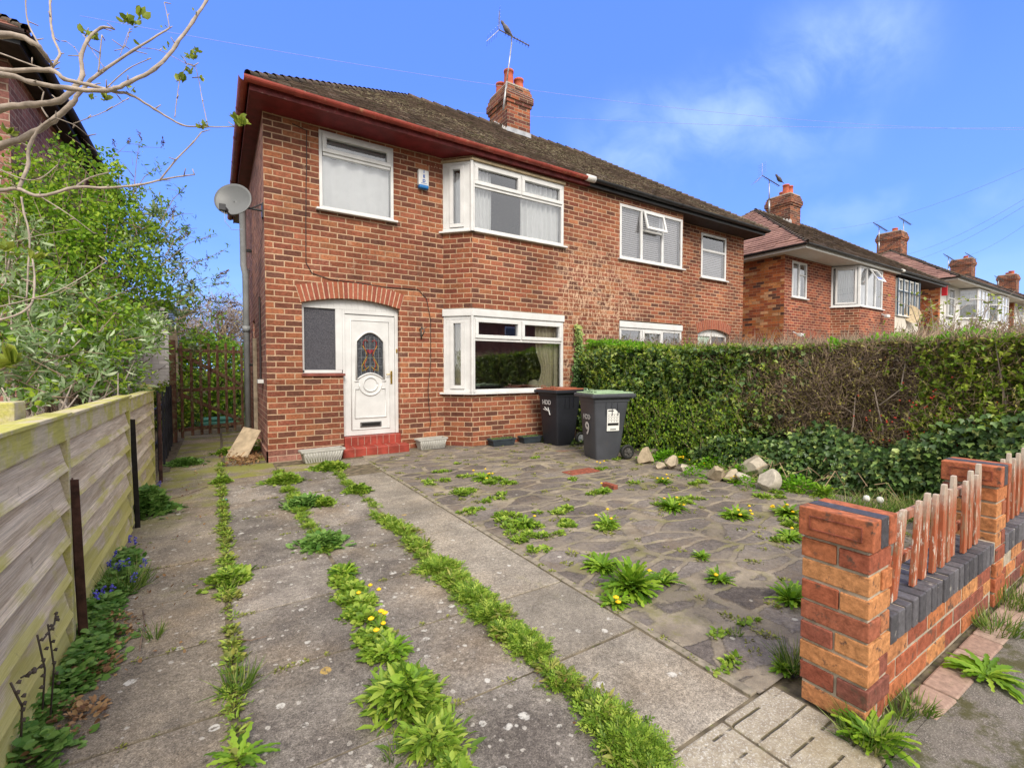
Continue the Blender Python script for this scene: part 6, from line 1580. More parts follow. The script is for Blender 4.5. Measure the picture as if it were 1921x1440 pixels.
dd = [(1185, 1105, .20, 'big bright dandelion clump on the crazy paving, the largest there', 70, 1, .9), (1130, 1065, .15, 'flatter dandelion clump behind the biggest one on the paving', 60, 0, .5),
      (1150, 1130, .11, 'small dandelion clump in front of the biggest one with two flowers', 30, 2, .5), (1245, 1095, .12, 'sparse long-leaved dandelion right of the biggest clump', 14, 1, .7),
      (1317, 1048, .075, 'small round dandelion clump in the middle of the crazy paving', 34, 0, .6), (1350, 1090, .10, 'dandelion with one yellow flower left of the brick pillar', 34, 1, .6),
      (1485, 1130, .13, 'spiky dandelion clump beside the front brick pillar', 44, 0, .8), (1480, 1010, .12, 'dandelion clump behind the front brick pillar', 40, 1, .5),
      (1262, 955, .17, 'wide dandelion clump with several flowers in the upper paving', 46, 6, .6), (1140, 985, .13, 'dandelion with three flowers right of centre on the paving', 40, 3, .6),
      (1380, 968, .15, 'dandelion with scattered flowers below the rocks', 36, 5, .5), (1480, 965, .16, 'flowering dandelion cluster below the rock pile near the pillar', 36, 8, .6),
      (910, 900, .16, 'dandelion patch with many flowers near the bay window', 40, 7, .6), (985, 985, .13, 'dandelion with one large yellow flower beside the pale path', 30, 1, .5),
      (1545, 930, .15, 'dark green dandelion tuft at the foot of the hedge', 46, 1, .8), (1130, 925, .10, 'dandelion with one flower left of the wide clump', 24, 1, .5), (1128, 880, .08, 'dandelion with yellow flowers in front of the green-lidded bin', 20, 3, .5),
            (690, 1125, .07, 'flowering weed in the middle joint with yellow heads', 26, 3, .6), (712, 1180, .08, 'second flowering weed down the middle joint', 26, 4, .6), (735, 1225, .11, 'spreading dandelion rosette below the flowers in the middle joint', 40, 1, .5), (645, 1080, .11, 'toothed weed rosette at the top of the middle joint', 40, 0, .6),
      (1850, 1270, .14, 'flat toothed dandelion sprawling on the pavement beyond the wall', 30, 0, .3), (1640, 1395, .13, 'grassy dandelion at the foot of the front brick pillar', 36, 0, .6), (445, 1425, .12, 'broad-leaved plantain in the joint at the bottom left', 11, 0, .4), (1470, 1260, .07, 'clump of clover and grass against the left face of the brick pillar', 30, 0, .8),
      (1375, 905, .12, 'dandelion with flowers between the rocks and the paving', 24, 4, .6), (1245, 905, .12, 'dandelion with flowers near the left rocks', 24, 4, .6), (1700, 945, .15, 'dandelion gone to seed behind the picket fence', 36, 0, .8)]
for x, y, r_, lab, nl, fl, up_ in dd: dandelion(x, y, r_, lab, nl, fl, up_)
# seed clocks
for i, (x, y) in enumerate(((1650, 938), (1625, 935))):
    p = onZ(x, y+30); p.z = .14; mb = MB(); mb.lathe([(.001, .03), (.02, .022), (.028, 0), (.02, -.02), (.001, -.028)], tuple(p), 10); so_ = thing('seed_clock', ['right', 'left'][i]+' of two pale dandelion clocks behind the front pillar', 'seed head', (p.x, p.y, 0)); mb.build('head', M['clock'], so_, smooth=True)
    mb = MB(); mb.tube([(p.x, p.y, 0), (p.x, p.y, .12)], .002, 5); mb.build('stalk', M['stem'], so_)
# grass tufts
def tuft(x, y, r_, h, n, lab):
    p = onZ(x, y); a = rng.uniform(0, 2*math.pi, n); rr = r_*np.sqrt(rng.uniform(0, 1, n))
    O = np.column_stack([p.x+rr*np.cos(a), p.y+rr*np.sin(a), np.zeros(n)])
    Y = np.column_stack([np.cos(a)*.6, np.sin(a)*.6, rng.uniform(.5, 1.6, n)])+rng.normal(size=(n, 3))*.25
    tag(scatter('grass_tuft', BLADE, O, Y, rdir(n), h*rng.uniform(.5, 1.1, n), M['grass'], wscale=.075), lab, 'grass tuft', 'grass tufts')
for q in ((445, 1290, .05, .12, 110, 'long grass tuft in the left joint in the foreground'), (1490, 1255, .05, .13, 160, 'grass tuft leaning on the left face of the front pillar'), (1630, 1390, .07, .13, 170, 'grass tuft at the front corner of the pillar on the pavement'), (1720, 1330, .05, .07, 120, 'weedy tuft at the foot of the wall beside the pavement'),
          (1690, 1345, .03, .10, 50, 'thin grass tuft between pillar and pavement'), (290, 1195, .03, .09, 40, 'thin grass tuft on the left slabs near the fence'), (430, 1100, .05, .07, 80, 'grass tuft in the left joint halfway down'), (740, 1420, .03, .08, 40, 'small grass tuft at the bottom of the middle slabs'),
          (1890, 1130, .12, .16, 260, 'rough grass on the pavement edge beyond the second pillar'), (1870, 1180, .09, .12, 180, 'rough grass by the wall foot near the right edge'), (1915, 1070, .12, .18, 200, 'tall grass by the wall at the right edge'), (1690, 1120, .03, .05, 40, 'little tuft at the wall foot near the right pillar'),
          (1155, 1395, .04, .06, 80, 'leafy tuft in the joint by the pale path at the bottom'), (1380, 1190, .025, .05, 30, 'tiny tuft in the lower crazy paving')): tuft(*q)
# strip at the fence foot: creeping leaves + bluebells + granny's bonnet
pts = along(px((30, 1440), (110, 1330), (165, 1240), (195, 1160), (225, 1100), (245, 1040)), .04, .04, .09, .03)
mat_patch([(x-.02, y, r_) for x, y, r_ in pts], M['gran'], 9500, 'ground_cover', 'creeping round green leaves along the foot of the panel fence', 'ground cover', OVAL, (.018, .038), .09, flat=True, wide=1.7)
pts = along(px((60, 1440), (140, 1340), (200, 1230), (225, 1150)), .06, .04, .07, .03, .3); mat_patch(pts, M['deadleaf'], 4500, 'dead_leaves', 'brown dead stems and leaves among the plants by the fence', 'dead leaves', OVAL, (.015, .03), .07)
clump(265, 960, .20, 'lobed grey-green plant at the foot of the fence beside the middle stake', M['gran'], IVY, (.04, .07), 5000, .22, 'leafy_plant')
tuft(235, 1105, .09, .17, 260, 'arching green bluebell leaves by the fence foot')
bbs = thing('bluebells', 'clump of small blue-violet flowers beside the fence', 'flowers', onZ(225, 1080))
for (x, y) in ((205, 1060), (225, 1062), (218, 1066), (242, 1062), (228, 1068), (270, 1060), (252, 1085), (183, 1128), (195, 1118), (212, 1108), (300, 905), (295, 912), (288, 915), (243, 1012), (253, 1014), (218, 1040)):
    p = onZ(x, y+18); c = Vector((p.x, p.y, p.z+.06+random.uniform(0, .03)))
    mb = MB()
    for k in range(9):
        q = c+Vector((random.gauss(0, .006), random.gauss(0, .006), -.02+.006*k)); mb.tube([q, q+Vector((random.uniform(-.01, .01), random.uniform(-.01, .01), -.008))], [.003, .006], 5)
    mb.build('flower_spike', M['bluepetal'], bbs, uv=False)
# dried teasel-like stalks leaning on fence
mb = MB()
for (x0, y0, x1, y1) in ((80, 1330, 70, 1190), (95, 1340, 90, 1170), (40, 1380, 20, 1280), (75, 1250, 40, 1270), (80, 1200, 105, 1150)):
    a, b_ = onX(x0, y0, -.50), onX(x1, y1, -.51); mb.tube([a, a.lerp(b_, .5)+Vector((.01, .01, 0)), b_], .003, 5)
    for k in range(6): q = a.lerp(b_, .3+.12*k)+Vector((random.uniform(0, .02), random.gauss(0, .01), 0)); mb.tube([q, q+Vector((.004, .004, .008))], [.007, .004], 5)
tag(mb.build('dead_stalks', M['bark_dk'], smooth=True), 'dry brown seed stalks standing against the near fence panel', 'dead stalks')
# dead leaves by the corner, twigs on slabs
N = 420; P_ = np.column_stack([rng.normal(.33, .12, N), rng.normal(7.35, .22, N), np.abs(rng.normal(0, .03, N))+.005]); P_ = P_[P_[:, 0] < .54]; N = len(P_)
tag(scatter('leaf_litter', OVAL, P_, rdir(N, .1), rdir(N, 1), rng.uniform(.03, .06, N), M['deadleaf']), 'drift of brown dead leaves at the house corner under the leaning board', 'dead leaves', kind='stuff')
N = 60; P_ = np.column_stack([rng.uniform(-.5, -.1, N), rng.uniform(2.4, 7.5, N), np.full(N, .012)]); tag(scatter('loose_leaves', OVAL, P_, rdir(N, .05), rdir(N, 1.2), rng.uniform(.012, .03, N), M['deadleaf']), 'few dead leaves blown along the fence side path', 'dead leaves', kind='stuff')
clump(490, 845, .10, 'young leafy weed at the foot of the brick corner', M['lf_bright'], OVAL, (.03, .05), 4000, .18, 'leafy_plant')
def twig(pl, d_, r_, lab, z=.012):
    mb = MB(); mb.tube([Vector((onZ(x, y).x, onZ(x, y).y, z+random.uniform(0, .01))) for x, y in pl], r_, 6); tag(mb.build('twig', M['bark_tw'], smooth=True), lab, 'twig', 'twigs on the slabs')
twig([(268, 1150), (272, 1175), (266, 1200), (262, 1228)], 0, .003, 'curved dry twig on the left slabs')
twig([(445, 1205), (470, 1208), (500, 1200)], 0, .0025, 'pale straight twig across the left joint')
twig([(190, 930), (240, 938), (290, 942), (340, 935), (390, 915)], 0, .003, 'long thin bramble stem arching over the side path')
mb = MB(); mb.lathe([(.0, .014), (.018, .014), (.022, .008), (.022, 0)], tuple(onZ(422, 939)), 14); tag(mb.build('bottle_cap', simple('turquoise', (.02, .42, .42), .4, bump=0)), 'turquoise bottle top in the joint of the side path', 'bottle top')

# ------------------------------------------------------------------ rocks
def rock(x, y, s_, lab, rc, z=0, seed=0):
    random.seed(100+seed); p = onZ(x, y); bm = bmesh.new(); bmesh.ops.create_icosphere(bm, subdivisions=4, radius=1)
    ax = [(Vector((random.gauss(0, 1), random.gauss(0, 1), random.gauss(0, 1))).normalized(), random.uniform(.38, .72)) for _ in range(12)]
    for v in bm.verts:
        c = v.co.copy()
        for a, k in ax:
            dd_ = c.dot(a)
            if dd_ > k: c -= a*(dd_-k)
        c *= 1+.02*math.sin(c.x*9+c.y*7)
        v.co = Vector((c.x*s_[0], c.y*s_[1], c.z*s_[2]))
    rot = Matrix.Rotation(random.uniform(0, 3), 4, 'Z'); bmesh.ops.rotate(bm, verts=bm.verts, cent=(0, 0, 0), matrix=rot.to_3x3())
    zmin = min(v.co.z for v in bm.verts); bmesh.ops.translate(bm, verts=bm.verts, vec=(p.x, p.y, z-zmin-.02))
    me = bpy.data.meshes.new('rock'); bm.to_mesh(me); bm.free()
    ca = me.color_attributes.new('rc', 'FLOAT_COLOR', 'CORNER'); ca.data.foreach_set('color', [v for _ in me.loops for v in (rc, rc, rc, 1)])
    o = link('rock', me, M['stone']); tag(o, lab, 'rock', 'rocks edging the paving')
rl = [(1210, 868, (.13, .10, .12), 'leftmost yellowish rock beside the green-lidded bin', .1, 0), (1238, 880, (.08, .07, .06), 'small rock right of the leftmost yellowish one', .3, 0), (1258, 880, (.11, .09, .09), 'rounded sandy rock, second group from the bin', .3, 0), (1283, 884, (.08, .07, .06), 'small flat rock in the weeds left of the main pile', .6, 0),
      (1315, 868, (.10, .08, .06), 'flat grey rock standing back in the weeds', .8, 0), (1345, 900, (.12, .09, .10), 'tan rock at the left end of the main pile', .2, 0), (1370, 902, (.10, .09, .09), 'tan rock in the middle of the main pile', .3, 0), (1422, 897, (.15, .12, .13), 'pinkish angular rock on top at the right of the main pile', .7, .04), (1440, 918, (.12, .10, .10), 'pale grey rock lying lowest right of the pile', .95, 0), (1395, 906, (.09, .08, .07), 'grey rock tucked under the pinkish one', .9, 0), (1230, 852, (.09, .07, .06), 'rock half hidden behind the leftmost one', .5, 0)]
for i, (x, y, s_, lab, rc, z) in enumerate(rl): rock(x, y, [q*1.25 for q in s_], lab, rc, z, i)
random.seed(23)
for i, (x, y, lab) in enumerate(((1143, 915, 'broken orange brick piece lying on the paving'), (1090, 885, 'flat worn red brick paver piece in front of the bins'))):
    p = onZ(x, y); mb = MB(); mb.rc = .02
    if i: mb.box(p.x-.22, p.x+.22, p.y-.10, p.y+.10, -.005, .014)
    else: mb.box(p.x-.03, p.x+.03, p.y-.1, p.y+.08, 0, .05)
    tag(mb.build('brick_fragment', M['wbrick'], bevel=.01), lab, 'brick')

# ------------------------------------------------------------------ hedge
hg = thing('boundary_hedge', 'long clipped hedge, leafy at left, bare and twiggy in the middle, ivy at its foot', 'hedge', (5.9, 3.5, 0))
# path of the hedge face: from the house (near bins) to the street, y -> x
def hx(y): return float(np.interp(y, [.7, 1.5, 3.0, 4.6, 5.6, 6.55], [5.62, 5.62, 5.62, 5.58, 5.64, 5.88]))
def htop(y): return float(np.interp(y, [.7, 1.5, 2.4, 3.2, 4.2, 5.2, 6.2, 6.55], [1.50, 1.50, 1.50, 1.50, 1.52, 1.58, 1.70, 1.66]))
# dark solid core painted as inner shade, so the far side stays hidden
def seg_pts(N, y0, y1, z0, z1, d0=0.0, d1=.25, zz=None):
    y = rng.uniform(y0, y1, N); hh = np.array([htop(q) for q in y]); z = rng.uniform(z0, z1, N)
    if zz: z = zz(y, hh, N)
    bul = .10*np.sin(y*2.3)+.07*np.sin(y*7.1+z*4)+.07*np.sin(z*6+y*3)+.05*np.sin(y*15+z*9)*np.sin(z*13)
    x = np.array([hx(q) for q in y])-bul*.6-.10+rng.uniform(d0, d1, N)
    return np.column_stack([x, y, np.minimum(z, hh)]), hh
def outn(N, up=.3): v = rdir(N, up, .75); v[:, 0] -= .8; v[:, 1] -= .25; return v
# stems
N = 150; P_, hh = seg_pts(N, .75, 6.5, 0, .3, .2, .5); scatter('stems', TRI, P_, np.column_stack([rng.normal(0, .18, N), rng.normal(0, .25, N), np.ones(N)]), rdir(N), 1.35, M['bark_dk'], hg, wscale=1.2)
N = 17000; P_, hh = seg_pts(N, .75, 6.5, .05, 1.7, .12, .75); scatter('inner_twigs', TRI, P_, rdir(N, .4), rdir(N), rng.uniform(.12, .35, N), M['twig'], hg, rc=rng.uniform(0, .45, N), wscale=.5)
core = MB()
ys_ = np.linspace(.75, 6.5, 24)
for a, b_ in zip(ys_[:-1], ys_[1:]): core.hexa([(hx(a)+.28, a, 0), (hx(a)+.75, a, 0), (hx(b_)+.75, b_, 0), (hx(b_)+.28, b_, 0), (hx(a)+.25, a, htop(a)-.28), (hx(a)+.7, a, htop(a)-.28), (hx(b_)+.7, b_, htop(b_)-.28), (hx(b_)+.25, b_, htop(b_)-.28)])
core.build('core', simple('hedge_shade', (.05, .045, .028), 1.0, var=.5, scale=30, bump=1, bscale=40), hg)  # solid block, the shade inside the hedge put into its colour
# outer twigs, the bare middle
def clumpy(P_, sc_, thr):
    v = np.sin(P_[:, 1]*sc_+1.3*np.sin(P_[:, 2]*sc_*.9))*np.sin(P_[:, 2]*sc_*1.3+P_[:, 1]*sc_*.6+2)
    return v > thr
N = 36000; P_, hh = seg_pts(N, .75, 3.9, .45, 1.6, -.04, .22); k = rng.random(N) < np.interp(P_[:, 1], [1.3, 1.6, 2.7, 3.3, 3.9], [.55, 1, 1, .3, .08])*np.interp(P_[:, 2], [.4, .75], [.15, 1]); P_ = P_[k]; N = len(P_)
scatter('bare_twigs', TRI, P_, outn(N, .5), rdir(N), rng.uniform(.06, .2, N), M['twig'], hg, wscale=rng.uniform(.16, .34, N))
N = 20000; P_, hh = seg_pts(N, .75, 4.0, .5, 1.6, -.07, .15); k = rng.random(N) < np.interp(P_[:, 1], [2.6, 3.2, 4.0], [.8, .5, .3]); P_ = P_[k]; N = len(P_)
scatter('sparse_leaves', OVAL, P_, outn(N), rdir(N), rng.uniform(.016, .032, N), M['lf_twiggy'], hg)
# leafy left part: dark ivy-like leaves with brighter shoots standing out of them
def pick(P_, p): k = rng.random(len(P_)) < p; return P_[k]
fadeL = lambda P_: np.interp(P_[:, 1]+.28*np.sin(P_[:, 2]*5)+.1*np.sin(P_[:, 2]*17), [2.4, 2.9, 3.3], [.03, .45, 1])
N = 24000; P_, hh = seg_pts(N, 2.4, 6.5, .05, 1.75, -.06, .24); P_ = pick(P_, fadeL(P_)*np.where(clumpy(P_, 9, -.35), 1, .35)); N = len(P_)
scatter('privet_leaves', OVAL, P_, outn(N), rdir(N, .4), rng.uniform(.028, .055, N), M['lf_privet'], hg, rc=np.clip(.25+.2*np.sin(P_[:, 1]*5+P_[:, 2]*4)+.15*(P_[:, 2]-1.0)+rng.normal(0, .16, N), 0, 1))
N = 13000; P_, hh = seg_pts(N, 2.5, 6.4, .05, 1.6, -.10, .14); P_ = pick(P_, fadeL(P_)*np.interp(P_[:, 1], [3.0, 3.6, 5.6, 6.4], [.6, 1, 1, .5])); N = len(P_)
scatter('ivy_leaves', IVY, P_, outn(N, -.5), np.column_stack([-np.ones(N), rng.normal(-.2, .5, N), rng.normal(.5, .4, N)]), rng.uniform(.035, .068, N), M['lf_ivy'], hg)
def sprigs(n, y0, y1, z0, z1, mat, name, prob, ln=(.08, .2), ls=(.025, .05), tm=OVAL, k=12, d0=-.14, d1=.02, upw=1.1):
    P_, hh = seg_pts(n, y0, y1, z0, z1, d0, d1); P_ = pick(P_, prob(P_)); n = len(P_)
    dr = outn(n, upw); dr /= np.linalg.norm(dr, axis=1, keepdims=True); L = rng.uniform(ln[0], ln[1], n); tt = np.linspace(.05, 1, k)
    O = (P_[:, None, :]+dr[:, None, :]*(L[:, None]*tt[None, :])[:, :, None]).reshape(-1, 3); Nn = len(O)
    yd = np.repeat(dr, k, axis=0)*.6+rdir(Nn)*.8; rc = np.clip(np.repeat(rng.uniform(.3, .9, n), k)+rng.normal(0, .1, Nn), 0, 1)
    scatter(name, tm, O, yd, rdir(Nn, .5), rng.uniform(ls[0], ls[1], Nn)*np.tile(np.linspace(1.1, .6, k), n), M[mat], hg, rc=rc)
    scatter('shoots', TRI, P_, dr, rdir(n), L, M['twig'], hg, rc=rng.uniform(.4, .9, n), wscale=.18)
sprigs(700, 2.5, 6.4, .1, 1.55, 'lf_privet', 'leafy_shoots', fadeL)
sprigs(170, 3.2, 5.2, .1, .75, 'lf_bright', 'wild_shoots', lambda P_: np.ones(len(P_)), (.15, .35), (.02, .035), upw=2.2)
sprigs(420, .75, 3.2, .5, 1.5, 'lf_twiggy', 'budding_shoots', lambda P_: np.full(len(P_), .8), (.06, .16), (.012, .024), k=8)
sprigs(160, .75, 1.9, .6, 1.5, 'lf_privet', 'leafy_shoots', lambda P_: np.interp(P_[:, 1], [1.3, 1.9], [1, .3]), (.08, .18))
# ivy at the foot, right part, growing taller to the right
N = 26000; P_, hh = seg_pts(N, .75, 3.8, .0, 1.1, -.22, .10)
lim = np.interp(P_[:, 1], [.8, 1.3, 1.9, 2.6, 3.0, 3.8], [1.05, .72, .58, .58, .48, .28])+.08*np.sin(P_[:, 1]*6)
k = P_[:, 2] < lim*rng.uniform(.75, 1.05, N); P_ = P_[k]; N = len(P_); P_[:, 0] -= .16*np.clip(.7-P_[:, 2], 0, 1)*np.interp(P_[:, 1], [2.2, 3.2], [1, .1])
scatter('ivy_leaves', IVY, P_, outn(N, -.6), np.column_stack([-np.ones(N), rng.normal(-.2, .5, N), rng.normal(.5, .4, N)]), rng.uniform(.03, .066, N), M['lf_ivy'], hg, rc=np.clip(rng.random(N)**1.5, 0, 1))
# top growth
def topz(y, hh, N): return hh+rng.uniform(-.06, .02, N)
for y0, y1, n_, m_, s_, ex in ((.75, 2.35, 7500, 'lf_new', (.025, .05), .09), (2.2, 3.6, 1800, 'lf_privet', (.02, .04), .02), (3.3, 5.4, 4200, 'lf_privet', (.035, .065), .05), (4.9, 6.5, 8500, 'lf_new', (.025, .045), .10)):
    N = n_; y = rng.uniform(y0, y1, N); hh = np.array([htop(q) for q in y]); P_ = np.column_stack([np.array([hx(q) for q in y])-.12+rng.uniform(0, .75, N), y, hh+rng.uniform(-.10, ex, N)*(.6+.4*np.sin(y*11))])
    scatter('top_growth', OVAL, P_, rdir(N, 1.0, .7), rdir(N, .4), rng.uniform(s_[0], s_[1], N), M[m_], hg)
N = 6500; y = rng.uniform(.75, 2.0, N); P_, _ = seg_pts(N, .75, 1.6, .6, 1.5, -.08, .15); scatter('privet_leaves', OVAL, P_, outn(N), rdir(N, .4), rng.uniform(.03, .05, N), M['lf_privet'], hg)
# berries
mb = MB()
for _ in range(95):
    x, y = random.gauss(1735, 62), random.gauss(815, 55); p = onX(x, y, 5.43)
    if p.z < .3 or p.z > 1.2: continue
    mb.lathe([(.001, .007), (.006, .005), (.0075, 0), (.006, -.005), (.001, -.007)], tuple(p), 7)
mb.build('berries', M['berry'], hg, smooth=True, uv=False)
# pale stems in front
mb = MB()
for pl in (((1590, 850), (1600, 800), (1605, 740), (1640, 690)), ((1660, 880), (1655, 800), (1640, 730), (1600, 680)), ((1480, 830), (1500, 780), (1540, 720), (1590, 690)), ((1815, 830), (1812, 760), (1800, 700)), ((1690, 860), (1700, 790), (1720, 740)), ((1480, 800), (1540, 760), (1560, 700), (1570, 668)), ((1560, 740), (1590, 715), (1640, 700), (1680, 690)), ((1520, 690), (1545, 740), (1600, 775)), ((1460, 760), (1500, 700), (1530, 665)), ((1650, 760), (1690, 730), (1700, 670)), ((1400, 800), (1440, 740), (1480, 700))):
    mb.tube([onX(x, y, 5.52+.02*i) for i, (x, y) in enumerate(pl)], [.008, .007, .005, .003][:len(pl)], 6)
mb.build('pale_stems', M['bark'], hg, smooth=True)
# plants at hedge foot: brambles, bright weeds, dry grass
pts = [(onZ(x, y+14).x, onZ(x, y+14).y, r_*.85) for x, y, r_ in ((1290, 850, .25), (1340, 865, .22), (1400, 880, .2), (1250, 850, .2), (1450, 890, .16), (1370, 850, .25), (1500, 905, .2), (1300, 880, .12), (1400, 900, .1), (1210, 850, .12))]
mat_patch(pts, M['lf_new'], 4200, 'hedge_foot_weeds', 'bright green weeds among the rocks at the hedge foot', 'weeds', OVAL, (.025, .05), .16)
for i, (x, y) in enumerate(((1300, 872), (1335, 880), (1350, 862), (1405, 868), (1460, 900), (1270, 868))):
    dandelion(x, y, .13, ['first', 'second', 'third', 'fourth', 'fifth', 'sixth'][i]+' flowering dandelion among the bright weeds behind the rocks', 14, 3, .8)
N = 1500; y = rng.uniform(3.2, 5.4, N); P_ = np.column_stack([np.array([hx(q) for q in y])-.25-rng.uniform(0, .15, N), y, rng.uniform(.0, .8, N)]); tag(scatter('wild_shoots', OVAL, P_, rdir(N, 1.2, .6), rdir(N), rng.uniform(.02, .045, N), M['lf_bright']), 'tall yellowish wild shoots in front of the leafy hedge', 'weeds', kind='stuff')
mb = MB(); random.seed(5)
for _ in range(45):
    y = random.uniform(1.6, 3.2); x = hx(y)-random.uniform(.12, .45); p = Vector((x, y, random.uniform(0, .1))); q = p+Vector((random.uniform(-.35, .1), random.uniform(-.4, .4), random.uniform(-.02, .22))); mb.tube([p, p.lerp(q, .5)+Vector((0, 0, random.uniform(.03, .16))), q], .0035, 4)
tag(mb.build('dry_brambles', simple('dry_stem', (.36, .26, .16), .9, bump=0)), 'tangle of dry bramble stems at the foot of the hedge', 'brambles', kind='stuff')
N = 1800; P_ = np.column_stack([rng.uniform(4.9, 5.5, N), rng.uniform(1.4, 3.4, N), rng.uniform(0, .03, N)]); P_ = P_[P_[:, 0] > 5.0+.15*np.sin(P_[:, 1]*4)]; N = len(P_); tag(scatter('dry_grass', BLADE, P_, rdir(N, .35, .8), rdir(N), rng.uniform(.06, .16, N), simple('straw', (.40, .31, .18), .9, bump=0), wscale=.08), 'dry straw-coloured grass below the hedge', 'dry grass', kind='stuff')
pts = [(onZ(x, y).x, onZ(x, y).y, .12) for x, y in ((1600, 960), (1640, 965), (1690, 965), (1720, 975), (1750, 960), (1780, 990))]
N = 900; c_ = np.array([pts[i % len(pts)][:2] for i in range(N)]); P_ = np.column_stack([c_+rng.normal(0, .12, (N, 2)), np.zeros(N)]); tag(scatter('long_grass', BLADE, P_, rdir(N, 1.0, .55), rdir(N), rng.uniform(.10, .26, N), M['grass'], wscale=.13), 'long green grass behind the picket fence', 'grass', kind='stuff')
# ivy ground cover by the bins
pts = [(x, y, r_) for x, y, r_ in ((4.9, 6.2, .15), (5.1, 5.9, .2), (5.3, 5.5, .2), (5.2, 5.2, .15), (4.7, 6.45, .12), (5.0, 5.0, .1))]
mat_patch(pts, M['lf_ivy'], 1800, 'ivy_ground_cover', 'ivy creeping over the ground behind the two bins', 'ivy', IVY, (.03, .055), .10)
# creeper up the wall beside bay
N = 1900; z = rng.uniform(.2, 2.05, N); wdt = np.interp(z, [0, 1.2, 2.02], [.20, .12, .04]); P_ = np.column_stack([5.62+.03*np.sin(z*5)+rng.normal(0, 1, N)*wdt*.5, 6.56-np.abs(rng.normal(0, .04, N)), z])
cr2 = thing('wall_creeper', 'narrow ivy column climbing the brickwork between bay window and hedge', 'creeper', (5.6, 6.56, 0)); scatter('leaves', IVY, P_, np.column_stack([rng.normal(0, .6, N), -np.ones(N)*.3, -np.ones(N)*.4+rng.normal(0, .4, N)]), np.column_stack([rng.normal(0, .4, N), -np.ones(N), rng.normal(.3, .3, N)]), rng.uniform(.03, .06, N), M['lf_ivy'], cr2, rc=np.clip((z-1.2)*.9+rng.uniform(0, .6, N), 0, 1))
mb = MB(); mb.tube([(5.62, 6.585, 0), (5.60, 6.585, .8), (5.64, 6.585, 1.4), (5.62, 6.585, 1.95)], [.012, .01, .007, .003], 6); mb.build('stem', M['bark_tw'], cr2)
# bare climber by the second arch
mb = MB(); random.seed(9)
for _ in range(14):
    p = Vector((9.35+random.gauss(0, .08), 6.93, 1.2)); pts_ = [p]
    for k in range(5): p = p+Vector((random.gauss(0, .06), 0, random.uniform(.15, .30))); pts_.append(p.copy())
    mb.tube(pts_, [.006, .005, .004, .003, .003, .002], 4)
tag(mb.build('bare_climber', M['bark_tw']), 'leafless climber on the brickwork left of the neighbour arched door', 'creeper')

# front garden shrubs beyond the hedge
def bush(cx_, cy_, z0, z1, rad, nst, nleaf, mat, lab, name='garden_shrub', seed=1, lsize=(.05, .09), stemm=None):
    random.seed(seed); o = thing(name, lab, 'shrub', (cx_, cy_, 0), 'front garden shrubs'); mb = MB(); tips = []
    for _ in range(nst):
        a = random.uniform(0, 6.28); rr = rad*math.sqrt(random.random()); top = Vector((cx_+rr*math.cos(a), cy_+rr*math.sin(a)*.8, random.uniform(z0+(z1-z0)*.35, z1)))
        b_ = Vector((cx_+random.gauss(0, .1), cy_+random.gauss(0, .1), 0)); m_ = b_.lerp(top, .5)+Vector((0, 0, .15)); pl = [b_, m_, top]; mb.tube(pl, [.02, .012, .004], 5)
        for _ in range(5):
            t_ = random.uniform(.45, 1); s0 = m_.lerp(top, t_) ; e_ = s0+Vector((random.gauss(0, .18), random.gauss(0, .18), random.uniform(0, .28))); mb.tube([s0, e_], [.006, .002], 4); tips += [s0, s0.lerp(e_, .6), e_]
    mb.build('stems', stemm or M['bark'], o)
    if nleaf:
        idx = rng.integers(0, len(tips), nleaf); P_ = np.array([tuple(t_) for t_ in tips])[idx]+rng.normal(0, .05, (nleaf, 3)); scatter('leaves', OVAL, P_, rdir(nleaf, .6), rdir(nleaf), rng.uniform(lsize[0], lsize[1], nleaf), mat, o)
    return o
bush(12.6, 3.2, 1.0, 2.75, 1.0, 34, 520, M['lf_bud'], 'pale-stemmed shrub with new yellow-green leaves in front of the white rendered pair', seed=3)
bush(15.5, 4.0, 1.0, 2.6, .8, 40, 0, None, 'bare pinkish twiggy shrub beyond the hedge in front of the cream bay', seed=4, stemm=M['bark_tw'])
bush(15.5, 2.6, .9, 2.55, 1.5, 60, 260, M['lf_twiggy'], 'wide brownish twiggy shrub beyond the right end of the hedge', seed=5, stemm=M['bark_tw'])
bush(12.4, 1.6, .9, 2.6, .9, 28, 520, M['lf_bud'], 'shrub with fresh yellow-green leaves at the right edge above the hedge', seed=6)

# ------------------------------------------------------------------ left shrubs and the overhanging branches
def blob_leaves(blobs, dens, size, tmpl, mat, parent, name, up=.2, rcf=None, cl=.5):
    O = []; Rr = []
    for x, y, d_, r_, rz in blobs:
        c = at(x, y, d_); n = int(dens*r_*r_*rz); v = rdir(n)*np.cbrt(rng.uniform(.05, 1, (n, 1)))
        q = np.array(tuple(c))+v*np.array([r_, r_, rz]); 
        # sub-clusters
        m_ = max(4, n//18); cc = q[rng.integers(0, n, m_)]; q = cc[rng.integers(0, m_, n)]+rng.normal(0, r_*.13*cl*2, (n, 3)); O.append(q); Rr.append(rng.uniform(0, 1, m_)[rng.integers(0, m_, n)])
    O = np.concatenate(O); N = len(O)
    k = O[:, 0] < -.60-0.0*O[:, 1]
    k |= (O[:, 2] > 1.10) & (O[:, 0] < -.15)
    k &= O[:, 0] > -1.84
    O = O[k]; N = len(O)
    rc = np.clip(rng.random(N), 0, 1)
    return scatter(name, tmpl, O, rdir(N, up), rdir(N, .6), rng.uniform(size[0], size[1], N), mat, parent, rc=rc)
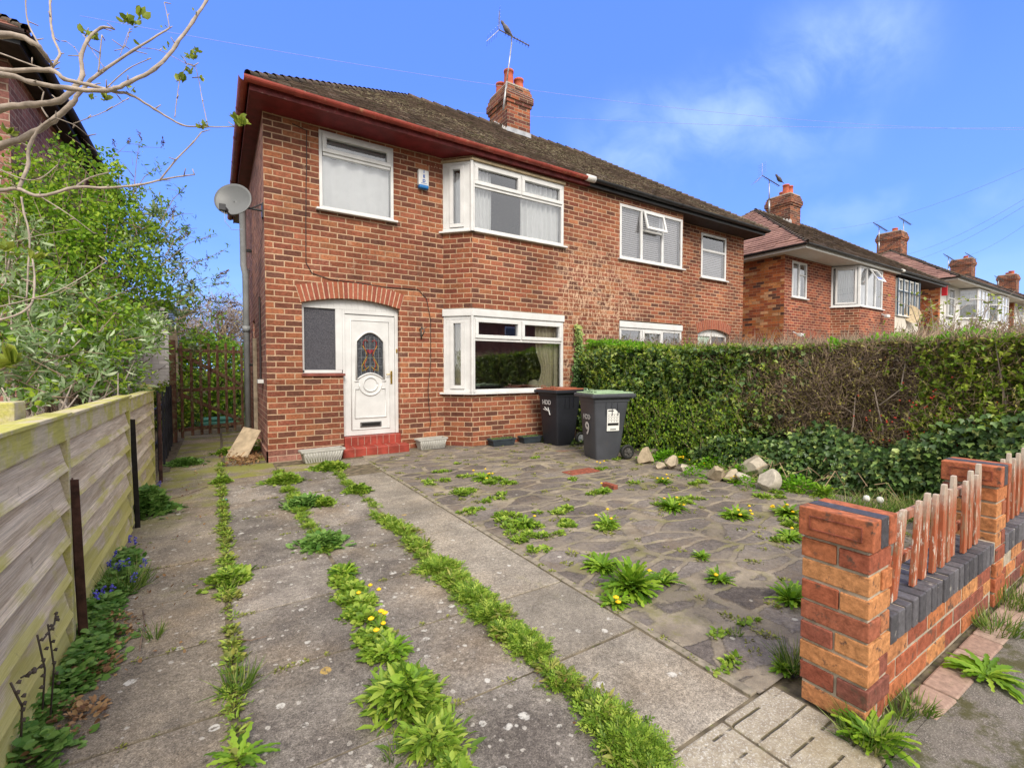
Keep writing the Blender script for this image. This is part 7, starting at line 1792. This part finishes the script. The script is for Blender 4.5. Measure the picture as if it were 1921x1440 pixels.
def stems(parent, lst, mat, name='branches', wig=.03, seed=2):
    random.seed(seed); mb = MB()
    for a, b_, r_ in lst:
        a, b_ = Vector(a), Vector(b_); n = 6; pl = [a.lerp(b_, i/n)+(Vector((random.gauss(0, wig), random.gauss(0, wig), random.gauss(0, wig))) if 0 < i < n else Vector((0, 0, 0))) for i in range(n+1)]
        mb.tube(pl, [r_*(1-.75*i/n) for i in range(n+1)], 6)
    return mb.build(name, mat, parent, smooth=True)
sh1 = thing('bright_shrub', 'tall bright yellow-green shrub in front of the neighbour brick wall', 'shrub', (-1.2, 5.0, 0), 'shrubs behind the fence')
bl = [(120, 300, 5.6, .22, .3), (160, 340, 5.4, .4, .4), (140, 420, 5.2, .5, .4), (200, 400, 5.6, .4, .4), (235, 450, 5.6, .35, .4), (100, 500, 5.0, .5, .4), (190, 500, 5.2, .5, .4), (250, 530, 5.6, .4, .35), (60, 560, 4.8, .5, .4), (150, 590, 4.8, .5, .4), (230, 600, 5.2, .4, .35), (40, 640, 4.2, .4, .4), (120, 680, 4.2, .4, .4), (20, 420, 5.2, .4, .4), (290, 560, 5.8, .35, .3), (60, 620, 4.5, .4, .4), (150, 640, 4.5, .45, .4), (205, 345, 5.8, .25, .3), (30, 340, 5.0, .4, .4), (60, 410, 5.0, .4, .4), (15, 520, 4.4, .4, .4), (90, 350, 5.4, .35, .35), (130, 470, 5.0, .45, .4), (210, 420, 5.4, .35, .35)]
blob_leaves(bl, 14000, (.03, .06), OVAL, M['lf_bright'], sh1, 'leaves')
rb = Vector((-1.2, 5.4, 0)); stems(sh1, [(rb+Vector((random.gauss(0, .15), random.gauss(0, .3), 0)), at(x+random.gauss(0, 20), y-20, d_), .018) for x, y, d_, *_ in bl for _ in range(2)], M['bark_tw'], seed=3)
sh2 = thing('butterfly_bush', 'grey-green leaved butterfly bush leaning over the panel fence', 'shrub', (-1.1, 3.6, 0), 'shrubs behind the fence')
bl2 = [(20, 470, 4.4, .35, .35), (30, 560, 4.0, .4, .35), (20, 650, 3.4, .4, .3), (90, 690, 3.5, .35, .28), (60, 720, 3.2, .25, .2), (140, 640, 4.2, .35, .3), (190, 700, 4.2, .32, .25), (230, 670, 4.6, .35, .28), (270, 630, 5.0, .35, .3), (130, 560, 4.6, .35, .3), (250, 500, 5.6, .35, .4), (290, 440, 6.2, .35, .4), (310, 500, 6.2, .3, .35), (300, 590, 5.8, .3, .3), (260, 720, 4.8, .2, .15), (15, 350, 5.0, .25, .3), (350, 660, 6.8, .22, .12), (330, 610, 6.4, .28, .2), (370, 590, 7.0, .3, .15), (340, 560, 6.6, .3, .3), (330, 690, 6.8, .14, .10), (372, 710, 7.4, .16, .06), (20, 730, 2.9, .2, .12), (280, 400, 6.2, .3, .35), (10, 260, 6, .2, .25), (130, 735, 3.3, .2, .12)]
blob_leaves(bl2, 8500, (.05, .11), LONG, M['lf_grey'], sh2, 'leaves', .3)
blob_leaves(bl2, 2600, (.03, .06), OVAL, M['lf_bright'], sh2, 'young_leaves', .3)
bl3 = [q for q in bl2 if q[0] < 300]; blob_leaves(bl3, 3200, (.04, .08), LONG, M['lf_bright'], sh2, 'fresh_leaves', .5)
rb2 = Vector((-1.0, 4.0, 0)); stems(sh2, [(rb2+Vector((random.gauss(0, .2), random.gauss(0, .6), 0)), at(x+random.gauss(0, 14), y+random.gauss(0, 14), d_*random.uniform(.97, 1.03)), .016) for x, y, d_, *_ in bl2 if x < 240 for _ in range(2)], M['bark'], 'branches', .05, 8)
N = 1300; cc = np.array([tuple(at(x, y, d_)) for x, y, d_, *_ in bl2+bl]); P_ = cc[rng.integers(0, len(cc), N)]+rng.normal(0, .22, (N, 3)); P_ = P_[(P_[:, 0] < -.72) & (P_[:, 0] > -1.8) & (P_[:, 2] > .9)]; N = len(P_); scatter('twigs', TRI, P_, rdir(N, .6), rdir(N), rng.uniform(.12, .4, N), M['twig'], sh2, rc=rng.uniform(0, .6, N), wscale=.3)
# fine outer sprays with dead flower heads
random.seed(12); mb = MB(); hd_ = []; lp = []
for (x0, y0, x1, y1) in ((300, 420, 350, 350), (300, 440, 345, 400), (290, 460, 370, 428), (310, 480, 345, 445), (300, 500, 400, 440), (310, 520, 380, 490), (300, 560, 400, 520), (320, 560, 410, 570), (330, 600, 420, 590), (310, 600, 400, 640), (330, 580, 440, 615), (300, 620, 440, 560), (250, 370, 262, 265), (240, 380, 300, 310), (320, 540, 420, 470), (330, 570, 430, 530)):
    a, b_ = at(x0, y0, 5.8), at(x1, y1, 6.1); m_ = a.lerp(b_, .5)+Vector((0, 0, .08)); mb.tube([a, m_, b_], [.006, .004, .002], 4)
    for k in range(5):
        t_ = random.uniform(.3, 1); s0 = m_.lerp(b_, t_); e_ = s0+Vector((random.gauss(0, .10), random.gauss(0, .10), random.gauss(.03, .07))); mb.tube([s0, e_], [.003, .0015], 4); lp += [s0, e_]
        if random.random() < .35: hd_.append((e_, b_-a))
mb.build('outer_sprays', M['bark_tw'], sh2)
N = 420; idx = rng.integers(0, len(lp), N); scatter('spray_leaves', LONG, np.array([tuple(q) for q in lp])[idx]+rng.normal(0, .02, (N, 3)), rdir(N, .2), rdir(N), rng.uniform(.03, .08, N), M['lf_bright'], sh2, rc=rng.uniform(0, .5, N))
O = []; Yd = []
for e_, d_ in hd_:
    dv_ = (d_.normalized()+Vector((random.gauss(0, .4), random.gauss(0, .4), .1))).normalized()
    for k in range(34): O.append(tuple(e_+dv_*random.uniform(0, .14)+Vector((random.gauss(0, .008), random.gauss(0, .008), random.gauss(0, .008))))); Yd.append(tuple(dv_+Vector((random.gauss(0, 1), random.gauss(0, 1), random.gauss(0, 1)))))
scatter('dead_flower_heads', OVAL, np.array(O), np.array(Yd), rdir(len(O)), .022, M['lf_brown'], sh2)
# foliage behind gate + far trees
def leafy(name, lab, c, rad, n, mat, size, trunk_m, seed=1, tmpl=OVAL, grp=None, twigs=260, tcat='tree'):
    random.seed(seed); o = thing(name, lab, tcat, (c[0], c[1], 0), grp); c = Vector(c); mb = MB()
    mb.tube([(c.x, c.y, 0), (c.x+.05, c.y, c.z*.5), (c.x, c.y, c.z)], [.09*rad[2], .06*rad[2], .03*rad[2]], 7)
    ends = []
    for _ in range(26):
        v = Vector(rdir(1)[0]); v.z = abs(v.z)*.9-.1; e_ = c+Vector((v.x*rad[0], v.y*rad[1], v.z*rad[2]))*random.uniform(.6, .95); mb.tube([(c.x, c.y, c.z*.6), c.lerp(e_, .4), e_], [.03*rad[2], .02*rad[2], .004], 5); ends.append(e_)
    mb.build('trunk', trunk_m, o)
    if twigs:
        P_ = np.array([tuple(ends[i % len(ends)]) for i in range(twigs)])*1.0; P_ = P_+rng.normal(0, .18, (twigs, 3))*np.array(rad); scatter('twigs', TRI, P_, rdir(twigs, .4), rdir(twigs), rng.uniform(.3, .8, twigs)*rad[2]*.4, M['twig'], o, wscale=.5)
    if n:
        m_ = n//30; cc = np.array(tuple(c))+rdir(m_)*np.cbrt(rng.uniform(.2, 1, (m_, 1)))*np.array(rad); P_ = cc[rng.integers(0, m_, n)]+rng.normal(0, .10, (n, 3))*np.array(rad)
        scatter('crown', tmpl, P_, rdir(n, .2), rdir(n, .5), rng.uniform(size[0], size[1], n), mat, o)
    return o
leafy('garden_shrub', 'bright yellow-green shrub seen through the slats of the brown gate', (-.1, 13.6, 1.0), (1.0, .8, 1.1), 8000, M['lf_bright'], (.06, .11), M['bark_tw'], 3, tcat='shrub')
leafy('garden_shrub', 'dull green undergrowth low behind the left of the brown gate', (-.8, 12.0, .5), (.5, .5, .6), 2600, M['lf_privet'], (.05, .09), M['bark_tw'], 4, tcat='shrub')
leafy('bare_tree', 'hazy bare fawn tree showing above the gate beside the soil pipe', (.2, 19.5, 2.2), (1.9, 1.5, 1.7), 1500, M['lf_twiggy'], (.05, .09), M['bark_tw'], 5, twigs=3400)
leafy('bare_tree', 'thin bare tree behind the shrubs left of the gate', (-1.6, 17.5, 2.2), (1.3, 1.2, 1.5), 700, M['lf_twiggy'], (.05, .09), M['bark_tw'], 6, twigs=3000)
# pale-barked overhanging tree
tr = thing('overhanging_tree', 'pale-barked small tree reaching bare branches with opening buds into the sky at the top left', 'tree', (-2.6, 2.6, 0))
tk = at(-420, 760, 2.2)
D = 2.15
BR = [  # polylines in view with distance, start/end radius in px
    ([(-420, 420, 2.3), (-120, 330, 2.25), (0, 275, 2.2), (55, 255, 2.2), (100, 225, 2.2), (135, 195, 2.2), (150, 172, 2.2), (190, 135, 2.22), (250, 95, 2.25), (318, 53, 2.3)], (11, 2.2)),
    ([(-420, 420, 2.3), (-100, 250, 2.2), (0, 205, 2.1), (60, 197, 2.1), (110, 190, 2.1), (140, 165, 2.12), (155, 140, 2.14), (152, 105, 2.15), (165, 75, 2.18), (190, 52, 2.2), (215, 55, 2.2)], (11, 2.5)),
    ([(-420, 420, 2.3), (-150, 160, 2.0), (0, 140, 1.95), (60, 155, 1.95), (130, 166, 1.97), (200, 170, 2.0), (240, 155, 2.02), (290, 130, 2.05), (330, 85, 2.1), (362, 40, 2.15), (388, 0, 2.2), (410, -50, 2.25)], (8, 3.2)),
    ([(-420, 420, 2.3), (-150, 120, 2.1), (0, 132, 2.0), (95, 132, 2.0), (120, 148, 2.0), (170, 160, 2.0), (215, 172, 2.02), (245, 178, 2.05), (290, 205, 2.1), (340, 234, 2.15), (380, 238, 2.2), (440, 238, 2.25)], (8, 1.3)),
    ([(-420, 300, 2.3), (-200, 80, 1.9), (0, 65, 1.8), (60, 80, 1.8), (85, 105, 1.85), (100, 125, 1.95)], (12, 4)),
    ([(95, 132, 2.0), (105, 115, 2.0), (112, 100, 2.02), (100, 70, 2.05), (95, 35, 2.08), (94, 0, 2.1), (93, -40, 2.1)], (3.5, 2.6)),
    ([(85, 105, 1.85), (68, 75, 1.85), (52, 40, 1.88), (48, 0, 1.9), (46, -40, 1.9)], (2.2, 1.6)),
    ([(-420, 520, 2.3), (-150, 370, 2.2), (0, 357, 2.1), (35, 355, 2.1), (75, 368, 2.1), (140, 352, 2.15), (200, 352, 2.2), (260, 347, 2.25), (300, 338, 2.3), (345, 330, 2.35), (365, 328, 2.4)], (6.5, 1.5)),
    ([(35, 355, 2.1), (52, 310, 2.12), (55, 275, 2.12), (75, 240, 2.12), (105, 220, 2.12)], (5, 3)),
    ([(300, 338, 2.3), (330, 300, 2.32), (360, 270, 2.35), (378, 248, 2.4)], (2.4, 1.6)),
    ([(318, 53, 2.3), (314, 30, 2.3), (308, 5, 2.32)], (1.4, 1)), ([(215, 95, 2.25), (232, 90, 2.25), (240, 70, 2.27), (243, 55, 2.27)], (1.2, .8)),
    ([(200, 165, 2.05), (240, 130, 2.08), (283, 110, 2.1)], (1.8, 1.2)), ([(260, 90, 2.27), (300, 95, 2.3), (350, 120, 2.33), (365, 123, 2.33)], (1, .8)),
    ([(328, 220, 2.15), (332, 185, 2.17), (338, 150, 2.2), (352, 120, 2.2)], (1.3, 1)), ([(390, 236, 2.2), (380, 190, 2.22), (372, 145, 2.25), (366, 125, 2.25)], (1.2, .9)),
    ([(75, 368, 2.1), (110, 390, 2.12), (140, 410, 2.15), (175, 437, 2.2)], (1.8, 1)), ([(40, 370, 2.1), (45, 400, 2.1), (55, 440, 2.1), (53, 500, 2.1), (50, 560, 2.1)], (2.6, 2)),
    ([(140, 352, 2.15), (165, 335, 2.2), (205, 323, 2.25)], (2.6, 1.6)), ([(0, 318, 2.1), (40, 335, 2.1), (75, 335, 2.12), (110, 308, 2.15)], (1.8, 1.2)), ([(0, 460, 1.9), (80, 440, 2.0), (150, 428, 2.1)], (.8, .5)),
    ([(138, 232, 2.15), (165, 222, 2.15), (200, 208, 2.18), (242, 184, 2.2)], (1.2, 1)), ([(90, 220, 2.1), (78, 200, 2.1), (82, 172, 2.1)], (2.2, 1.6)), ([(107, 222, 2.1), (140, 235, 2.1), (165, 255, 2.15)], (1.4, .8)),
    ([(195, 127, 2.2), (170, 90, 2.2), (160, 68, 2.2)], (1.1, .8)), ([(152, 108, 2.15), (140, 90, 2.15), (124, 78, 2.15)], (1, .7)), ([(185, 135, 2.2), (188, 100, 2.2), (191, 66, 2.2)], (2, 1.4)), ([(225, 105, 2.25), (232, 85, 2.25), (240, 62, 2.27)], (1, .7)),
    ([(-420, 700, 2.0), (-100, 610, 1.9), (0, 600, 1.9), (55, 575, 1.95), (65, 530, 2.0), (60, 480, 2.05)], (4, 2)), ([(0, 575, 1.9), (60, 560, 1.95), (120, 540, 2.0), (200, 490, 2.1)], (1.8, 1)), ([(0, 100, 2.2), (60, 122, 2.1), (95, 132, 2.05)], (2, 1.5)), ([(205, 160, 2.05), (225, 185, 2.08), (230, 190, 2.1)], (1.2, .8)),
]
mb = MB(); random.seed(31); knots = []
for pl, (ra, rb_) in BR:
    P3 = [at(x, y, d_) for x, y, d_ in pl]; n = len(P3); fine = []; rad = []
    for i in range(n-1):
        p0, p1, p2, p3 = P3[max(i-1, 0)], P3[i], P3[i+1], P3[min(i+2, n-1)]
        for k in range(5):
            t_ = k/5; q = .5*((2*p1)+(p2-p0)*t_+(2*p0-5*p1+4*p2-p3)*t_*t_+(3*p1-p0-3*p2+p3)*t_**3)
            f = (i+t_)/(n-1); r_ = .64*(ra+(rb_-ra)*f)*pl[i][2]/F; q += Vector((random.gauss(0, r_*.12), random.gauss(0, r_*.12), random.gauss(0, r_*.12)))
            if k == 0: r_ *= 1.22
            fine.append(q); rad.append(r_)
    fine.append(P3[-1]); rad.append(.64*rb_*pl[-1][2]/F); mb.tube(fine, rad, 8)
branch_mb = mb
mb = MB(); mb.tube([(-2.6, 2.6, -.05), (-2.5, 2.55, .7), at(-420, 560, 2.25), at(-420, 420, 2.3), at(-420, 300, 2.3), at(-460, 100, 2.4)], [.11, .09, .07, .06, .05, .03], 10); mb.tube([(-2.55, 2.58, .4), at(-420, 700, 2.0)], [.05, .03], 8); mb.build('trunk', M['bark'], tr, smooth=True)
# twiggy spurs
mb = branch_mb
for pl, (ra, rb_) in BR:
    for i in range(len(pl)-1):
        x, y, d_ = pl[i+1]
        if x < 0 or ra < 1: continue
        for _ in range(1):
            p = at(x, y, d_); q = p+Vector((random.gauss(0, .02), random.gauss(0, .02), random.uniform(-.01, .03))); mb.tube([p, q], [.003, .002], 5)
mb.build('branches', M['bark'], tr, smooth=True)
# bud leaf tufts
O = []; Yd = []; S = []
for x, y, d_, n, s_ in ((455, 232, 2.25, 16, .05), (448, 225, 2.25, 6, .045), (375, 240, 2.2, 8, .035), (382, 232, 2.2, 5, .03), (200, 185, 2.05, 14, .038), (178, 72, 2.2, 12, .035), (157, 62, 2.2, 10, .035), (238, 40, 2.27, 12, .05), (262, 30, 2.3, 6, .055), (250, 48, 2.3, 6, .04), (338, 150, 2.2, 10, .04), (352, 132, 2.2, 9, .035), (366, 110, 2.2, 10, .035), (366, 98, 2.2, 8, .03), (378, 150, 2.25, 5, .03), (350, 108, 2.25, 6, .03), (248, 170, 2.05, 6, .03), (310, 52, 2.3, 3, .02), (258, 85, 2.27, 4, .025), (176, 185, 2.1, 6, .03), (365, 25, 2.15, 5, .02), (316, 92, 2.1, 4, .02), (60, 330, 2.1, 5, .03), (15, 250, 2.1, 10, .045), (12, 470, 1.9, 10, .05), (65, 485, 2.0, 12, .05), (25, 680, 1.7, 8, .08), (5, 690, 1.7, 8, .08)):
    c = at(x, y, d_)
    for _ in range(n): O.append(tuple(c+Vector((random.gauss(0, .007), random.gauss(0, .007), random.gauss(0, .007))))); Yd.append((random.gauss(0, .6), random.gauss(0, .6), random.uniform(.1, 1.2))); S.append(s_*random.uniform(.6, 1.1))
scatter('bud_leaves', OVAL, np.array(O), np.array(Yd), rdir(len(O)), np.array(S), M['lf_bud'], tr)
print('objects', len(bpy.data.objects))
